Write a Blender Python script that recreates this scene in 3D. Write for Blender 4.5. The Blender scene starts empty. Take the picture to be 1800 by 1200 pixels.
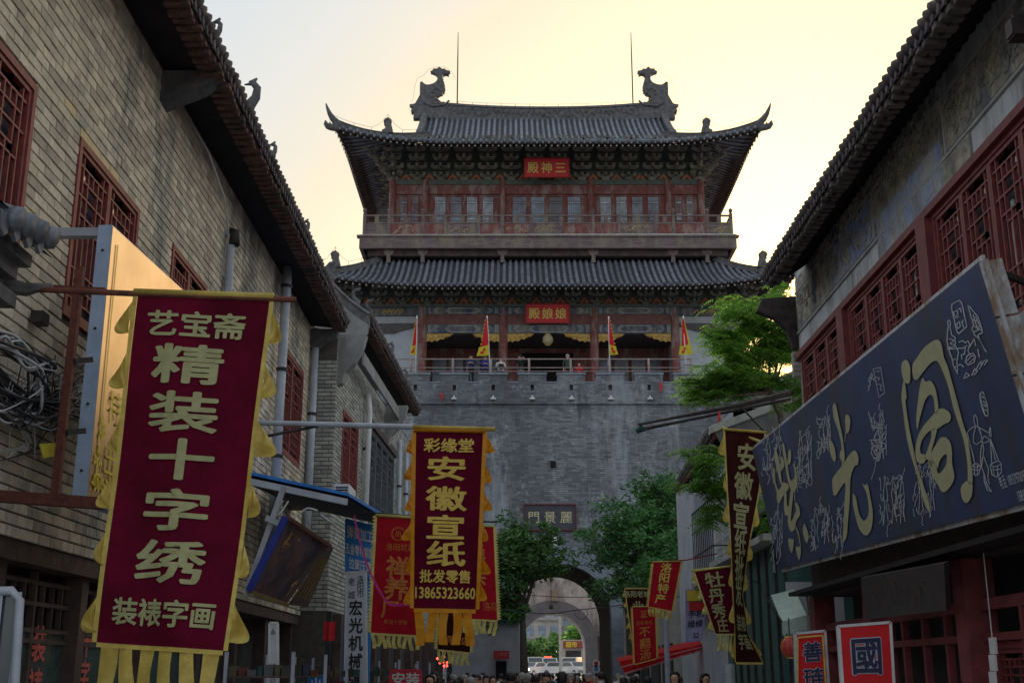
import bpy, bmesh, math, random
from mathutils import Vector, Matrix
from mathutils.noise import noise as pnoise
random.seed(7)
SC = bpy.context.scene
COL = SC.collection
R = math.radians
# ------------------------------------------------------------ camera, sky, sun, exposure
FPX = 2110.0
TH = math.atan(583 / FPX)
CZ = 1.65
cam = bpy.data.objects.new('camera', bpy.data.cameras.new('camera'))
COL.objects.link(cam)
cam.data.lens = FPX / 1800 * 36
cam.data.sensor_width = 36
cam.data.clip_start = 0.1
cam.data.clip_end = 3000
cam.location = (0, 0, CZ)
cam.rotation_euler = (R(90) + TH, 0, 0)
SC.camera = cam
SUN_EL, SUN_AZ = R(14.5), R(13.5)      # azimuth measured from +Y towards +X
w = bpy.data.worlds.new('World'); SC.world = w; w.use_nodes = True
nt = w.node_tree
bg = nt.nodes['Background']
sky = nt.nodes.new('ShaderNodeTexSky'); sky.sky_type = 'NISHITA'; sky.sun_disc = False
sky.sun_elevation = SUN_EL; sky.sun_rotation = SUN_AZ
sky.altitude = 100; sky.air_density = 1.0; sky.dust_density = 3.5; sky.ozone_density = 1.0
# thin even veil of high evening haze over the clear sky
veil = nt.nodes.new('ShaderNodeMix'); veil.data_type = 'RGBA'; veil.inputs[0].default_value = .73
veil.inputs[7].default_value = (3.68, 3.86, 3.85, 1)
warm = nt.nodes.new('ShaderNodeMix'); warm.data_type = 'RGBA'; warm.blend_type = 'MULTIPLY'; warm.inputs[0].default_value = 1
glow = nt.nodes.new('ShaderNodeMix'); glow.data_type = 'RGBA'; glow.inputs[6].default_value = (.95, 1., 1.05, 1); glow.inputs[7].default_value = (1.0, .77, .34, 1)
sep = nt.nodes.new('ShaderNodeSeparateColor'); gmr = nt.nodes.new('ShaderNodeMapRange'); gmr.inputs[1].default_value = 5.; gmr.inputs[2].default_value = 10.5
nt.links.new(sky.outputs[0], sep.inputs[0]); nt.links.new(sep.outputs[0], gmr.inputs[0]); nt.links.new(gmr.outputs[0], glow.inputs[0]); nt.links.new(glow.outputs[2], warm.inputs[7])
stc = nt.nodes.new('ShaderNodeTexCoord'); smp = nt.nodes.new('ShaderNodeMapping'); smp.inputs['Scale'].default_value = (1.2, 1.2, 4.5)
snz = nt.nodes.new('ShaderNodeTexNoise'); snz.inputs['Scale'].default_value = 1.6; snz.inputs['Detail'].default_value = 7; snz.inputs['Roughness'].default_value = .55
smr = nt.nodes.new('ShaderNodeMapRange'); smr.inputs[1].default_value = .35; smr.inputs[2].default_value = .7; smr.inputs[3].default_value = .7; smr.inputs[4].default_value = .77
nt.links.new(stc.outputs['Generated'], smp.inputs[0]); nt.links.new(smp.outputs[0], snz.inputs[0]); nt.links.new(snz.outputs[0], smr.inputs[0]); nt.links.new(smr.outputs[0], veil.inputs[0])
nt.links.new(sky.outputs[0], warm.inputs[6]); nt.links.new(warm.outputs[2], veil.inputs[6]); nt.links.new(veil.outputs[2], bg.inputs[0]); bg.inputs[1].default_value = 0.12
sl = bpy.data.lights.new('sun', 'SUN'); sl.energy = 4.0; sl.angle = R(0.5); sl.color = (1, .8, .55)
sun = bpy.data.objects.new('sun', sl); COL.objects.link(sun)
sd = Vector((math.sin(SUN_AZ) * math.cos(SUN_EL), math.cos(SUN_AZ) * math.cos(SUN_EL), math.sin(SUN_EL)))
sun.rotation_euler = sd.to_track_quat('Z', 'Y').to_euler(); sun.location = (40, 180, 60)
SC.view_settings.view_transform = 'Standard'; SC.view_settings.look = 'None'
SC.view_settings.exposure = 0.66; SC.view_settings.gamma = 1; SC.view_settings.use_curve_mapping = False

# ------------------------------------------------------------ helpers
def ray(u, v):
    a, b = (u - 900) / FPX, (600 - v) / FPX
    c, s = math.cos(TH), math.sin(TH)
    return Vector((a, c - b * s, s + b * c))
def onX(u, v, x): r = ray(u, v); return Vector((0, 0, CZ)) + r * (x / r.x)
def onY(u, v, y): r = ray(u, v); return Vector((0, 0, CZ)) + r * (y / r.y)
def onP(u, v, p, n):
    r = ray(u, v); o = Vector((0, 0, CZ)); return o + r * ((p - o).dot(n) / r.dot(n))
def V(*a): return Vector(a)

MATS = {}
def mat(name, col, col2=None, rough=.8, scale=6., bump=.0, bscale=None, metal=0., rnd=0., detail=6., emit=None, estr=1., stretch=None, spec=.4, stain=None, stain_scale=.5, transl=0., coat=0., gain=1.48, bdist=.03):
    """procedural material: two tones mixed by noise, optional stains, per-piece value change, fine bump"""
    if name in MATS: return MATS[name]
    m = bpy.data.materials.new(name); m.use_nodes = True; t = m.node_tree; N = t.nodes; L = t.links
    b = N['Principled BSDF']; b.inputs['Roughness'].default_value = rough; b.inputs['Metallic'].default_value = metal
    b.inputs['Specular IOR Level'].default_value = spec
    if coat: b.inputs['Coat Weight'].default_value = coat
    tc = N.new('ShaderNodeTexCoord'); mp = N.new('ShaderNodeMapping'); L.new(tc.outputs['Object'], mp.inputs[0])
    if stretch: mp.inputs['Scale'].default_value = stretch
    if rnd:
        oi = N.new('ShaderNodeObjectInfo'); cm = N.new('ShaderNodeCombineXYZ')
        ml = N.new('ShaderNodeMath'); ml.operation = 'MULTIPLY'; ml.inputs[1].default_value = 57.
        L.new(oi.outputs['Random'], ml.inputs[0])
        for k in range(3): L.new(ml.outputs[0], cm.inputs[k])
        L.new(cm.outputs[0], mp.inputs['Location'])
    col2 = col2 or tuple(c * .7 for c in col)
    g_ = min(gain, .85 / max(col)); col = tuple(c * g_ for c in col); col2 = tuple(c * g_ for c in col2)
    nz = N.new('ShaderNodeTexNoise'); nz.inputs['Scale'].default_value = scale; nz.inputs['Detail'].default_value = detail
    nz.inputs['Roughness'].default_value = .65
    L.new(mp.outputs[0], nz.inputs[0])
    cr = N.new('ShaderNodeValToRGB'); cr.color_ramp.elements[0].position = .35; cr.color_ramp.elements[1].position = .65
    cr.color_ramp.elements[0].color = (*col2, 1); cr.color_ramp.elements[1].color = (*col, 1)
    L.new(nz.outputs[0], cr.inputs[0]); out = cr.outputs[0]
    if stain:
        n2 = N.new('ShaderNodeTexNoise'); n2.inputs['Scale'].default_value = stain_scale; n2.inputs['Detail'].default_value = 8
        n2.inputs['Roughness'].default_value = .7
        mp2 = N.new('ShaderNodeMapping'); mp2.inputs['Scale'].default_value = (1, 1, .35); L.new(tc.outputs['Object'], mp2.inputs[0]); L.new(mp2.outputs[0], n2.inputs[0])
        r2 = N.new('ShaderNodeValToRGB'); r2.color_ramp.elements[0].position = .48; r2.color_ramp.elements[1].position = .6
        r2.color_ramp.elements[0].color = (0, 0, 0, 1); r2.color_ramp.elements[1].color = (1, 1, 1, 1)
        L.new(n2.outputs[0], r2.inputs[0])
        mx = N.new('ShaderNodeMix'); mx.data_type = 'RGBA'; L.new(r2.outputs[0], mx.inputs[0]); L.new(out, mx.inputs[6]); mx.inputs[7].default_value = (*stain, 1)
        out = mx.outputs[2]
    if rnd:
        g = N.new('ShaderNodeNewGeometry'); ad = N.new('ShaderNodeMath'); ad.operation = 'ADD'
        L.new(oi.outputs['Random'], ad.inputs[0]); L.new(g.outputs['Random Per Island'], ad.inputs[1])
        fr = N.new('ShaderNodeMath'); fr.operation = 'FRACT'; L.new(ad.outputs[0], fr.inputs[0])
        mr = N.new('ShaderNodeMapRange'); mr.inputs[3].default_value = 1 - rnd; mr.inputs[4].default_value = 1 + rnd
        L.new(fr.outputs[0], mr.inputs[0])
        hs = N.new('ShaderNodeHueSaturation'); L.new(mr.outputs[0], hs.inputs['Value']); L.new(out, hs.inputs['Color']); out = hs.outputs[0]
    L.new(out, b.inputs['Base Color'])
    if bump:
        bz = N.new('ShaderNodeTexNoise'); bz.inputs['Scale'].default_value = bscale or scale * 4; bz.inputs['Detail'].default_value = 5
        L.new(mp.outputs[0], bz.inputs[0]); bp = N.new('ShaderNodeBump'); bp.inputs['Strength'].default_value = bump; bp.inputs['Distance'].default_value = bdist
        L.new(bz.outputs[0], bp.inputs['Height']); L.new(bp.outputs[0], b.inputs['Normal'])
    if emit:
        b.inputs['Emission Color'].default_value = (*emit, 1); b.inputs['Emission Strength'].default_value = estr
    if transl:
        tr = N.new('ShaderNodeBsdfTranslucent'); L.new(out, tr.inputs[0]); ms = N.new('ShaderNodeMixShader'); ms.inputs[0].default_value = transl
        L.new(b.outputs[0], ms.inputs[1]); L.new(tr.outputs[0], ms.inputs[2]); L.new(ms.outputs[0], N['Material Output'].inputs[0])
    MATS[name] = m; return m

M = {}
M['tile'] = mat('grey roof tile', (.17, .185, .225), (.08, .09, .11), rough=.6, scale=3, bump=.5, rnd=.25)
M['tile_pan'] = mat('dark pan tile', (.06, .06, .08), (.03, .03, .04), rough=.8, scale=4, bump=.5)
M['ridge'] = mat('carved ridge brick', (.13, .125, .13), (.06, .06, .065), rough=.85, scale=4, bump=.9, bscale=9)
M['redwood'] = mat('faded red painted wood', (.2, .065, .055), (.1, .036, .034), rough=.7, scale=7, bump=.4, stain=(.3, .22, .2), stain_scale=2.6)
M['redwood2'] = mat('red brown lacquered lattice wood', (.2, .042, .038), (.12, .025, .025), rough=.55, scale=7, bump=.2)
M['oldwood'] = mat('weathered grey brown wood', (.17, .13, .135), (.09, .065, .07), rough=.85, scale=3, bump=.6, stretch=(.4, 1, 3), stain=(.26, .22, .17), stain_scale=1.6)
M['soffitL'] = mat('near black eave underside', (.022, .018, .02), (.012, .01, .012), rough=.95, scale=3, bump=.3)  # nearly black, darker than the tower soffit wood
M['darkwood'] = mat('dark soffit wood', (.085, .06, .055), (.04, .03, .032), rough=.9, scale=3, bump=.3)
M['bracket'] = mat('green blue painted bracket wood', (.19, .175, .14), (.09, .09, .09), rough=.8, scale=5, bump=.3, rnd=.2)
M['bracket_edge'] = mat('pale bracket block', (.4, .4, .34), (.2, .21, .2), rough=.8, scale=5)
M['green'] = mat('faded green beam paint', (.1, .135, .11), (.055, .065, .075), rough=.8, scale=6, stain=(.13, .13, .11), stain_scale=2)
M['beampaint'] = mat('grey painted beam', (.17, .17, .16), (.1, .09, .09), rough=.8, scale=3, stain=(.06, .08, .13), stain_scale=1.5)
M['beamline'] = mat('pale beam outline paint', (.33, .33, .31), (.2, .22, .24), rough=.8, scale=3)
M['panelred'] = mat('faded maroon panel', (.16, .075, .065), (.1, .045, .045), rough=.8, scale=4)
M['orange'] = mat('faded orange motif', (.5, .16, .08), (.32, .11, .07), rough=.8, scale=6)
M['gilt'] = mat('gilded carving', (.55, .36, .1), (.3, .18, .05), rough=.5, scale=8, bump=.8, bscale=20)
M['gold'] = mat('gold lettering', (.62, .46, .12), (.5, .35, .08), rough=.5, scale=6)
M['boardred'] = mat('vermilion plaque', (.45, .02, .025), (.36, .015, .02), rough=.5, scale=3)
M['citybrick'] = None
M['plaster'] = mat('grey white plaster', (.36, .38, .42), (.28, .3, .34), rough=.9, scale=1.5, bump=.1)
M['iron'] = mat('dark iron', (.06, .05, .05), (.03, .025, .025), rough=.6, scale=10, metal=.6)
M['railpaint'] = mat('pinkish painted railing', (.32, .24, .23), (.2, .15, .15), rough=.6, scale=6)
M['white'] = mat('white paint', (.7, .7, .7), (.55, .56, .58), rough=.5, scale=4)
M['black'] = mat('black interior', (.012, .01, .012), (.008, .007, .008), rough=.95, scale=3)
M['glass'] = mat('dusky window glass', (.05, .065, .08), (.03, .04, .05), rough=.12, scale=1, spec=.8)
M['paperglass'] = mat('pale papered pane', (.24, .33, .42), (.07, .1, .14), rough=.3, scale=1.1, spec=.6)

class MB:
    def __init__(s): s.v = []; s.f = []
    def quad(s, a, b, c, d): n = len(s.v); s.v += [tuple(a), tuple(b), tuple(c), tuple(d)]; s.f.append((n, n+1, n+2, n+3)); return s
    def poly(s, pts): n = len(s.v); s.v += [tuple(p) for p in pts]; s.f.append(tuple(range(n, n+len(pts)))); return s
    def hexa(s, p):
        n = len(s.v); s.v += [tuple(q) for q in p]
        s.f += [(n, n+3, n+2, n+1), (n+4, n+5, n+6, n+7), (n, n+1, n+5, n+4), (n+1, n+2, n+6, n+5), (n+2, n+3, n+7, n+6), (n+3, n, n+4, n+7)]; return s
    def box(s, x0, x1, y0, y1, z0, z1):
        return s.hexa([(x0, y0, z0), (x1, y0, z0), (x1, y1, z0), (x0, y1, z0), (x0, y0, z1), (x1, y0, z1), (x1, y1, z1), (x0, y1, z1)])
    def bar(s, a, b, w, h=None, up=(0, 0, 1)):
        """square bar from a to b"""
        h = h or w; a = Vector(a); b = Vector(b); d = (b - a).normalized(); up = Vector(up)
        if abs(d.dot(up)) > .98: up = Vector((0, 1, 0))
        x = d.cross(up).normalized() * w / 2; y = x.normalized().cross(d).normalized() * h / 2
        return s.hexa([a - x - y, a + x - y, a + x + y, a - x + y, b - x - y, b + x - y, b + x + y, b - x + y])
    def tube(s, pts, r, seg=6, caps=True):
        pts = [Vector(p) for p in pts]; n0 = len(s.v); rs = r if isinstance(r, (list, tuple)) else [r] * len(pts)
        prev = None
        for i, p in enumerate(pts):
            d = (pts[min(i+1, len(pts)-1)] - pts[max(i-1, 0)])
            d = d.normalized() if d.length > 1e-9 else Vector((0, 0, 1))
            if prev is None:
                a = d.orthogonal().normalized()
            else:
                a = (prev - d * prev.dot(d)); a = a.normalized() if a.length > 1e-6 else d.orthogonal().normalized()
            prev = a; b = d.cross(a)
            for k in range(seg):
                t = 2 * math.pi * k / seg; s.v.append(tuple(p + (a * math.cos(t) + b * math.sin(t)) * rs[i]))
        for i in range(len(pts) - 1):
            for k in range(seg):
                k2 = (k + 1) % seg; q = n0 + i * seg; s.f.append((q + k, q + k2, q + seg + k2, q + seg + k))
        if caps:
            s.f.append(tuple(n0 + k for k in range(seg))[::-1]); s.f.append(tuple(n0 + (len(pts)-1) * seg + k for k in range(seg)))
        return s
    def lathe(s, c, prof, seg=12):
        """prof = [(r, z)], axis Z through c"""
        n0 = len(s.v); c = Vector(c)
        for r, z in prof:
            for k in range(seg):
                t = 2 * math.pi * k / seg; s.v.append((c.x + r * math.cos(t), c.y + r * math.sin(t), c.z + z))
        for i in range(len(prof) - 1):
            for k in range(seg):
                k2 = (k + 1) % seg; q = n0 + i * seg; s.f.append((q + k, q + k2, q + seg + k2, q + seg + k))
        return s
    def grid(s, fn, nu, nv):
        n0 = len(s.v)
        for j in range(nv + 1):
            for i in range(nu + 1): s.v.append(tuple(fn(i / nu, j / nv)))
        for j in range(nv):
            for i in range(nu):
                q = n0 + j * (nu + 1) + i; s.f.append((q, q + 1, q + nu + 2, q + nu + 1))
        return s
    def prism(s, poly, o, ax, ay, depth):
        """extrude a 2D outline (in axes ax, ay at o) by the vector depth, both sides closed"""
        o = Vector(o); ax = Vector(ax); ay = Vector(ay); depth = Vector(depth); n = len(s.v); k = len(poly)
        for p in poly: s.v.append(tuple(o + ax * p[0] + ay * p[1]))
        for p in poly: s.v.append(tuple(o + ax * p[0] + ay * p[1] + depth))
        s.f.append(tuple(range(n, n + k))); s.f.append(tuple(range(n + 2*k - 1, n + k - 1, -1)))
        for i in range(k): j = (i + 1) % k; s.f.append((n + j, n + i, n + k + i, n + k + j))
        return s
    def leaf(s, c, a, b): n = len(s.v); s.v += [tuple(c - a), tuple(c + b * .5), tuple(c + a), tuple(c - b * .5)]; s.f.append((n, n+1, n+2, n+3)); return s
    def mesh(s, name, m=None, smooth=False):
        me = bpy.data.meshes.new(name); me.from_pydata(s.v, [], s.f)
        if m: me.materials.append(m)
        if smooth: me.polygons.foreach_set('use_smooth', [True] * len(me.polygons))
        me.update(); return me
    def build(s, name, m, parent=None, smooth=False, **kw):
        return obj(name, s.mesh(name, m, smooth), parent, **kw)
WL = {}   # world location of every parent
def obj(name, me, parent=None, loc=None, rotz=0., scale=None, label=None, cat=None, group=None, kind=None):
    """links one mesh object; without loc the mesh is in world coordinates"""
    o = bpy.data.objects.new(name, me); COL.objects.link(o)
    pl = WL.get(parent.as_pointer(), Vector()) if parent else Vector()
    wl = Vector(loc) if loc is not None else Vector()
    o.location = wl - pl
    if rotz: o.rotation_euler.z = rotz
    if scale: o.scale = scale
    if parent: o.parent = parent
    WL[o.as_pointer()] = wl
    tag(o, label, cat, group, kind); return o
def tag(o, label=None, cat=None, group=None, kind=None):
    if label: o['label'] = label
    if cat: o['category'] = cat
    if group: o['group'] = group
    if kind: o['kind'] = kind
def thing(name, label, cat, loc=(0, 0, 0), group=None):
    o = bpy.data.objects.new(name, None); COL.objects.link(o); o.location = loc; o.empty_display_size = .3
    WL[o.as_pointer()] = Vector(loc); tag(o, label, cat, group); return o
def local(o):
    """an Empty whose children are given in its own frame"""
    WL[o.as_pointer()] = Vector(); return o
KEEP = []
def text_mesh(s, size, bold=.02, wide=1., align='CENTER'):
    """glyph faces of the built-in font, centred on the origin"""
    cu = bpy.data.curves.new('lettering', 'FONT'); cu.body = s; cu.size = size; cu.resolution_u = 2
    cu.align_x = align
    o = bpy.data.objects.new('lettering', cu); COL.objects.link(o)
    dg = bpy.context.evaluated_depsgraph_get(); me = bpy.data.meshes.new_from_object(o.evaluated_get(dg))
    bpy.data.objects.remove(o)
    ys = [v.co.y for v in me.vertices]
    if ys:
        c = (min(ys) + max(ys)) / 2
        for v in me.vertices: v.co.x *= wide; v.co.y -= c
    return me
def lettering(items, fn, name, m, parent, cut=None, off=.012):
    """items = [(string, s, t, size, bold, wide)], placed in the (s, t) sheet and mapped to 3D by fn(s, t) -> point, normal"""
    bm = bmesh.new()
    for it in items:
        st, s0, t0, size = it[:4]; bold = it[4] if len(it) > 4 else .02; wide = it[5] if len(it) > 5 else 1.
        me = text_mesh(st, size, bold, wide)
        # bolder strokes: the glyph repeated on a small ring, each copy a hair above the last
        rad = bold * size * 1.1; shifts = [(0, 0)] if bold < .012 else [(0, 0)] + [(math.cos(k * math.pi / 4) * rad, math.sin(k * math.pi / 4) * rad) for k in range(8)]
        px = py = 0.; 
        for v in me.vertices: v.co.x += s0; v.co.y += t0
        for k, (dx, dy) in enumerate(shifts):
            for v in me.vertices: v.co.x += dx * wide - px; v.co.y += dy - py; v.co.z = k * .0002
            px, py = dx * wide, dy; bm.from_mesh(me)
        bpy.data.meshes.remove(me)
    if cut:
        xs = [v.co.x for v in bm.verts]; ys = [v.co.y for v in bm.verts]
        if xs:
            for ax, lo, hi in ((0, min(xs), max(xs)), (1, min(ys), max(ys))):
                c = math.floor(lo / cut) * cut + cut
                while c < hi:
                    p = [0, 0, 0]; p[ax] = c; n = [0, 0, 0]; n[ax] = 1
                    bmesh.ops.bisect_plane(bm, geom=bm.verts[:] + bm.edges[:] + bm.faces[:], plane_co=p, plane_no=n); c += cut
    for v in bm.verts:
        p, n = fn(v.co.x, v.co.y); v.co = p + n * (off + v.co.z)
    me = bpy.data.meshes.new(name); bm.to_mesh(me); bm.free(); me.materials.clear(); me.materials.append(m)
    return obj(name, me, parent)
def plane_fn(o, ax, ay):
    o = Vector(o); ax = Vector(ax).normalized(); ay = Vector(ay).normalized(); n = ax.cross(ay).normalized()
    return lambda s, t: (o + ax * s + ay * t, n)

def brush_marks(fn, W, H, n, seed, m, parent, off=.012):
    """worn, unreadable gold brush strokes on an old board"""
    r = random.Random(seed)
    for k in range(n):
        cx = (-.5 + (k + .5) / n) * W * .8; b = MB()
        for q in range(6):
            x, y = cx + r.uniform(-.3, .3) * W / n, r.uniform(-.28, .28) * H; a = r.choice((0, 1.57, .9, 2.2)) + r.uniform(-.2, .2); L_ = r.uniform(.1, .26) * H; w_ = H * .02
            P_ = []
            for s_, t_ in ((-1, -1), (1, -.4), (1, .4), (-1, 1)):
                px, py = x + math.cos(a) * L_ * .5 * s_ - math.sin(a) * w_ * t_, y + math.sin(a) * L_ * .5 * s_ + math.cos(a) * w_ * t_
                p, nn_ = fn(px, py); P_.append(p + nn_ * off)
            b.poly(P_)
        b.build('gold_brush_marks', m, parent, kind='stuff')
# ============================================================ ground
M['paving'] = mat('grey paving', (.2, .195, .19), (.14, .135, .13), rough=.85, scale=1.5, bump=.3)
MB().quad((-1500, -300, 0), (1500, -300, 0), (1500, 2500, 0), (-1500, 2500, 0)).build('ground', M['paving'], kind='structure')
# ============================================================ city wall with gate passage
def brick_mat():
    m = bpy.data.materials.new('grey city wall brick'); m.use_nodes = True; t = m.node_tree; N = t.nodes; L = t.links; b = N['Principled BSDF']; b.inputs['Roughness'].default_value = .9
    tc = N.new('ShaderNodeTexCoord'); mp = N.new('ShaderNodeMapping'); mp.inputs['Rotation'].default_value = (R(90), 0, 0); L.new(tc.outputs['Object'], mp.inputs[0])
    br = N.new('ShaderNodeTexBrick'); L.new(mp.outputs[0], br.inputs[0]); br.inputs['Scale'].default_value = 1.
    br.inputs['Brick Width'].default_value = .4; br.inputs['Row Height'].default_value = .115; br.inputs['Mortar Size'].default_value = .008
    br.inputs['Color1'].default_value = (.27, .285, .32, 1); br.inputs['Color2'].default_value = (.12, .13, .155, 1); br.inputs['Mortar'].default_value = (.14, .145, .165, 1); br.inputs['Bias'].default_value = -.1
    out = br.outputs[0]
    for sc, sx, col, lo, hi in ((.16, (1, 1, .35), (.1, .105, .12), .46, .64), (.3, (1.5, 1, .3), (.42, .46, .52), .52, .7), (1.3, (1, 1, .8), (.42, .45, .5), .56, .68), (.9, (1.5, 1, .4), (.07, .072, .08), .55, .66), (3.5, (1, 1, 1), (.06, .06, .07), .6, .7), (4.5, (.7, 1, 1.6), (.5, .53, .58), .63, .72)):
        n = N.new('ShaderNodeTexNoise'); n.inputs['Scale'].default_value = sc; n.inputs['Detail'].default_value = 8; n.inputs['Roughness'].default_value = .75
        m2 = N.new('ShaderNodeMapping'); m2.inputs['Scale'].default_value = sx; L.new(tc.outputs['Object'], m2.inputs[0]); L.new(m2.outputs[0], n.inputs[0])
        r = N.new('ShaderNodeMapRange'); r.inputs[1].default_value = lo; r.inputs[2].default_value = hi; r.inputs[4].default_value = .9; L.new(n.outputs[0], r.inputs[0])
        mx = N.new('ShaderNodeMix'); mx.data_type = 'RGBA'; L.new(r.outputs[0], mx.inputs[0]); L.new(out, mx.inputs[6]); mx.inputs[7].default_value = (*col, 1); out = mx.outputs[2]
    L.new(out, b.inputs['Base Color'])
    bp = N.new('ShaderNodeBump'); bp.inputs['Strength'].default_value = .8; bp.inputs['Distance'].default_value = .03; L.new(br.outputs['Fac'], bp.inputs['Height']); bp.invert = True
    L.new(bp.outputs[0], b.inputs['Normal']); return m
M['citybrick'] = brick_mat()
M['arch'] = mat('smooth grey arch stone', (.2, .23, .28), (.13, .15, .18), rough=.8, scale=2, bump=.3)
M['palewall'] = mat('pale rendered inner wall', (.5, .5, .54), (.36, .37, .4), rough=.9, scale=1.2, stain=(.25, .24, .26), stain_scale=.6)
TX = 2.05    # gate tower axis
AX = 2.3     # arch axis
def arch_block(mb, x0, x1, y0, y1, zt, ax, hw, spring, seg=16, batter=0., back=False):
    """wall block with a round arched passage through it"""
    ztop = zt
    def B(x, y, z):   # batter moves the front face in as it rises
        return (x, y + (batter * z if y == y0 else 0), z)
    arc = [(ax - hw, 0), (ax - hw, spring)] + [(ax - hw * math.cos(math.pi * k / seg), spring + hw * math.sin(math.pi * k / seg)) for k in range(1, seg)] + [(ax + hw, spring), (ax + hw, 0)]
    for y in (y0, y1):
        mb.quad(B(x0, y, 0), B(ax - hw, y, 0), B(ax - hw, y, ztop), B(x0, y, ztop))
        mb.quad(B(ax + hw, y, 0), B(x1, y, 0), B(x1, y, ztop), B(ax + hw, y, ztop))
        for a, b in zip(arc[1:-2], arc[2:-1]): mb.quad(B(a[0], y, a[1]), B(b[0], y, b[1]), B(b[0], y, ztop), B(a[0], y, ztop))
    for a, b in zip(arc[:-1], arc[1:]): mb.quad(B(a[0], y0, a[1]), B(a[0], y1, a[1]), B(b[0], y1, b[1]), B(b[0], y0, b[1]))
    mb.quad(B(x0, y0, ztop), B(x1, y0, ztop), B(x1, y1, ztop), B(x0, y1, ztop))
    mb.quad(B(x0, y0, 0), B(x0, y1, 0), B(x0, y1, ztop), B(x0, y0, ztop)); mb.quad(B(x1, y0, 0), B(x1, y1, 0), B(x1, y1, ztop), B(x1, y0, ztop))
def arch_ring(mb, y, ax, r0, r1, spring, proud, seg=20, z0=0):
    p = [(ax - r0 * math.cos(math.pi * k / seg), spring + r0 * math.sin(math.pi * k / seg)) for k in range(seg + 1)]
    q = [(ax - r1 * math.cos(math.pi * k / seg), spring + r1 * math.sin(math.pi * k / seg)) for k in range(seg + 1)]
    p = [(ax - r0, z0)] + p + [(ax + r0, z0)]; q = [(ax - r1, z0)] + q + [(ax + r1, z0)]
    for a, b, c, d in zip(p[:-1], p[1:], q[1:], q[:-1]):
        mb.hexa([(a[0], y - proud, a[1]), (b[0], y - proud, b[1]), (b[0], y + .05, b[1]), (a[0], y + .05, a[1]),
                 (d[0], y - proud, d[1]), (c[0], y - proud, c[1]), (c[0], y + .05, c[1]), (d[0], y + .05, d[1])])
gate = thing('city_gate', 'massive grey brick city gate wall with battlements and one arched passage below the tower', 'city gate', (TX, 60, 0))
mb = MB(); arch_block(mb, -60, 60, 58.6, 67, 14.94, AX, 2.45, 4.3, batter=.094); mb.build('wall', M['citybrick'], gate)
mb = MB(); arch_block(mb, -60, 60, 67.003, 76, 14.94, AX, 3.9, 5.2); mb.build('inner_vault', M['citybrick'], gate)
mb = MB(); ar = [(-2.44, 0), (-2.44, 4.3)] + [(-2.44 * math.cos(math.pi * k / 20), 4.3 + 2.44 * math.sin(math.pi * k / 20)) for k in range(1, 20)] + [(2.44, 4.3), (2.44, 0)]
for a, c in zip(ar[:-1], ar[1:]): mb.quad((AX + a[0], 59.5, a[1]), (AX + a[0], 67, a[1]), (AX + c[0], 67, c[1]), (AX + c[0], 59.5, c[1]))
mb.build('vault_shade_lining', mat('painted vault shade', (.05, .05, .055), (.03, .03, .033), rough=.95, scale=1.5, bump=.3), gate)  # added lining; the shade of the passage is put into its dark colour
mb = MB(); arch_ring(mb, 59.0, AX, 2.45, 3.35, 4.3, .25); mb.build('arch_ring', M['arch'], gate)
# corbel course and parapet with merlons, crenels and loopholes
YP = 60.0
MB().box(-60, 60, YP - .14, YP + .3, 14.9, 15.02).build('string_course', M['citybrick'], gate)
mb = MB(); gx0 = -60
gaps = [TX + .02 + (k + .5) * 2.0 - 1.03 for k in range(-31, 31)]
zb = 16.02
lo = []
for g in gaps:
    c = g + 1.0; lo.append(c)
edges = []
for i, g in enumerate(gaps[:-1]):
    g2 = gaps[i + 1]; c = (g + g2) / 2; a, b = g - .28 + .56, g2 - .28
    # lower course split around the loophole
    mb.box(g + .28 - .56, c - .09, YP, YP + .45, 15.02, zb)
    mb.box(c + .09, g2 - .28, YP, YP + .45, 15.02, zb)
    mb.box(c - .09, c + .09, YP, YP + .45, 15.02, 15.63); mb.box(c - .09, c + .09, YP, YP + .45, 15.93, zb)
    mb.box(c - .09, c + .09, YP + .3, YP + .45, 15.63, 15.93)
mb.build('parapet', M['citybrick'], gate)
for i, g in enumerate(gaps[:-1]):
    g2 = gaps[i + 1]
    if g < -16 or g > 20: continue
    m1 = MB().box(g + .28, g2 - .28, YP + .003, YP + .447, zb + .002, 16.46)
    o = m1.build('merlon', M['citybrick'], gate)
    MB().box(g + .24, g2 - .24, YP - .05, YP + .5, 16.462, 16.56).build('coping', M['arch'], o)
    MB().box(g - .28, g + .28, YP - .03, YP + .47, zb + .002, zb + .07).build('sill', M['arch'], gate)
    c = (g + g2) / 2
    MB().box(c - .13, c + .13, YP - .35, YP - .02, 15.1, 15.17).tube([(c, YP - .2, 15.17), (c, YP - .24, 15.3)], .05).build('floodlight', M['white'], gate)
mb = MB()
mb.box(-60, 60, YP + .5, 76, 15.2, 15.9).build('terrace_floor', M['arch'], gate)
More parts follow.
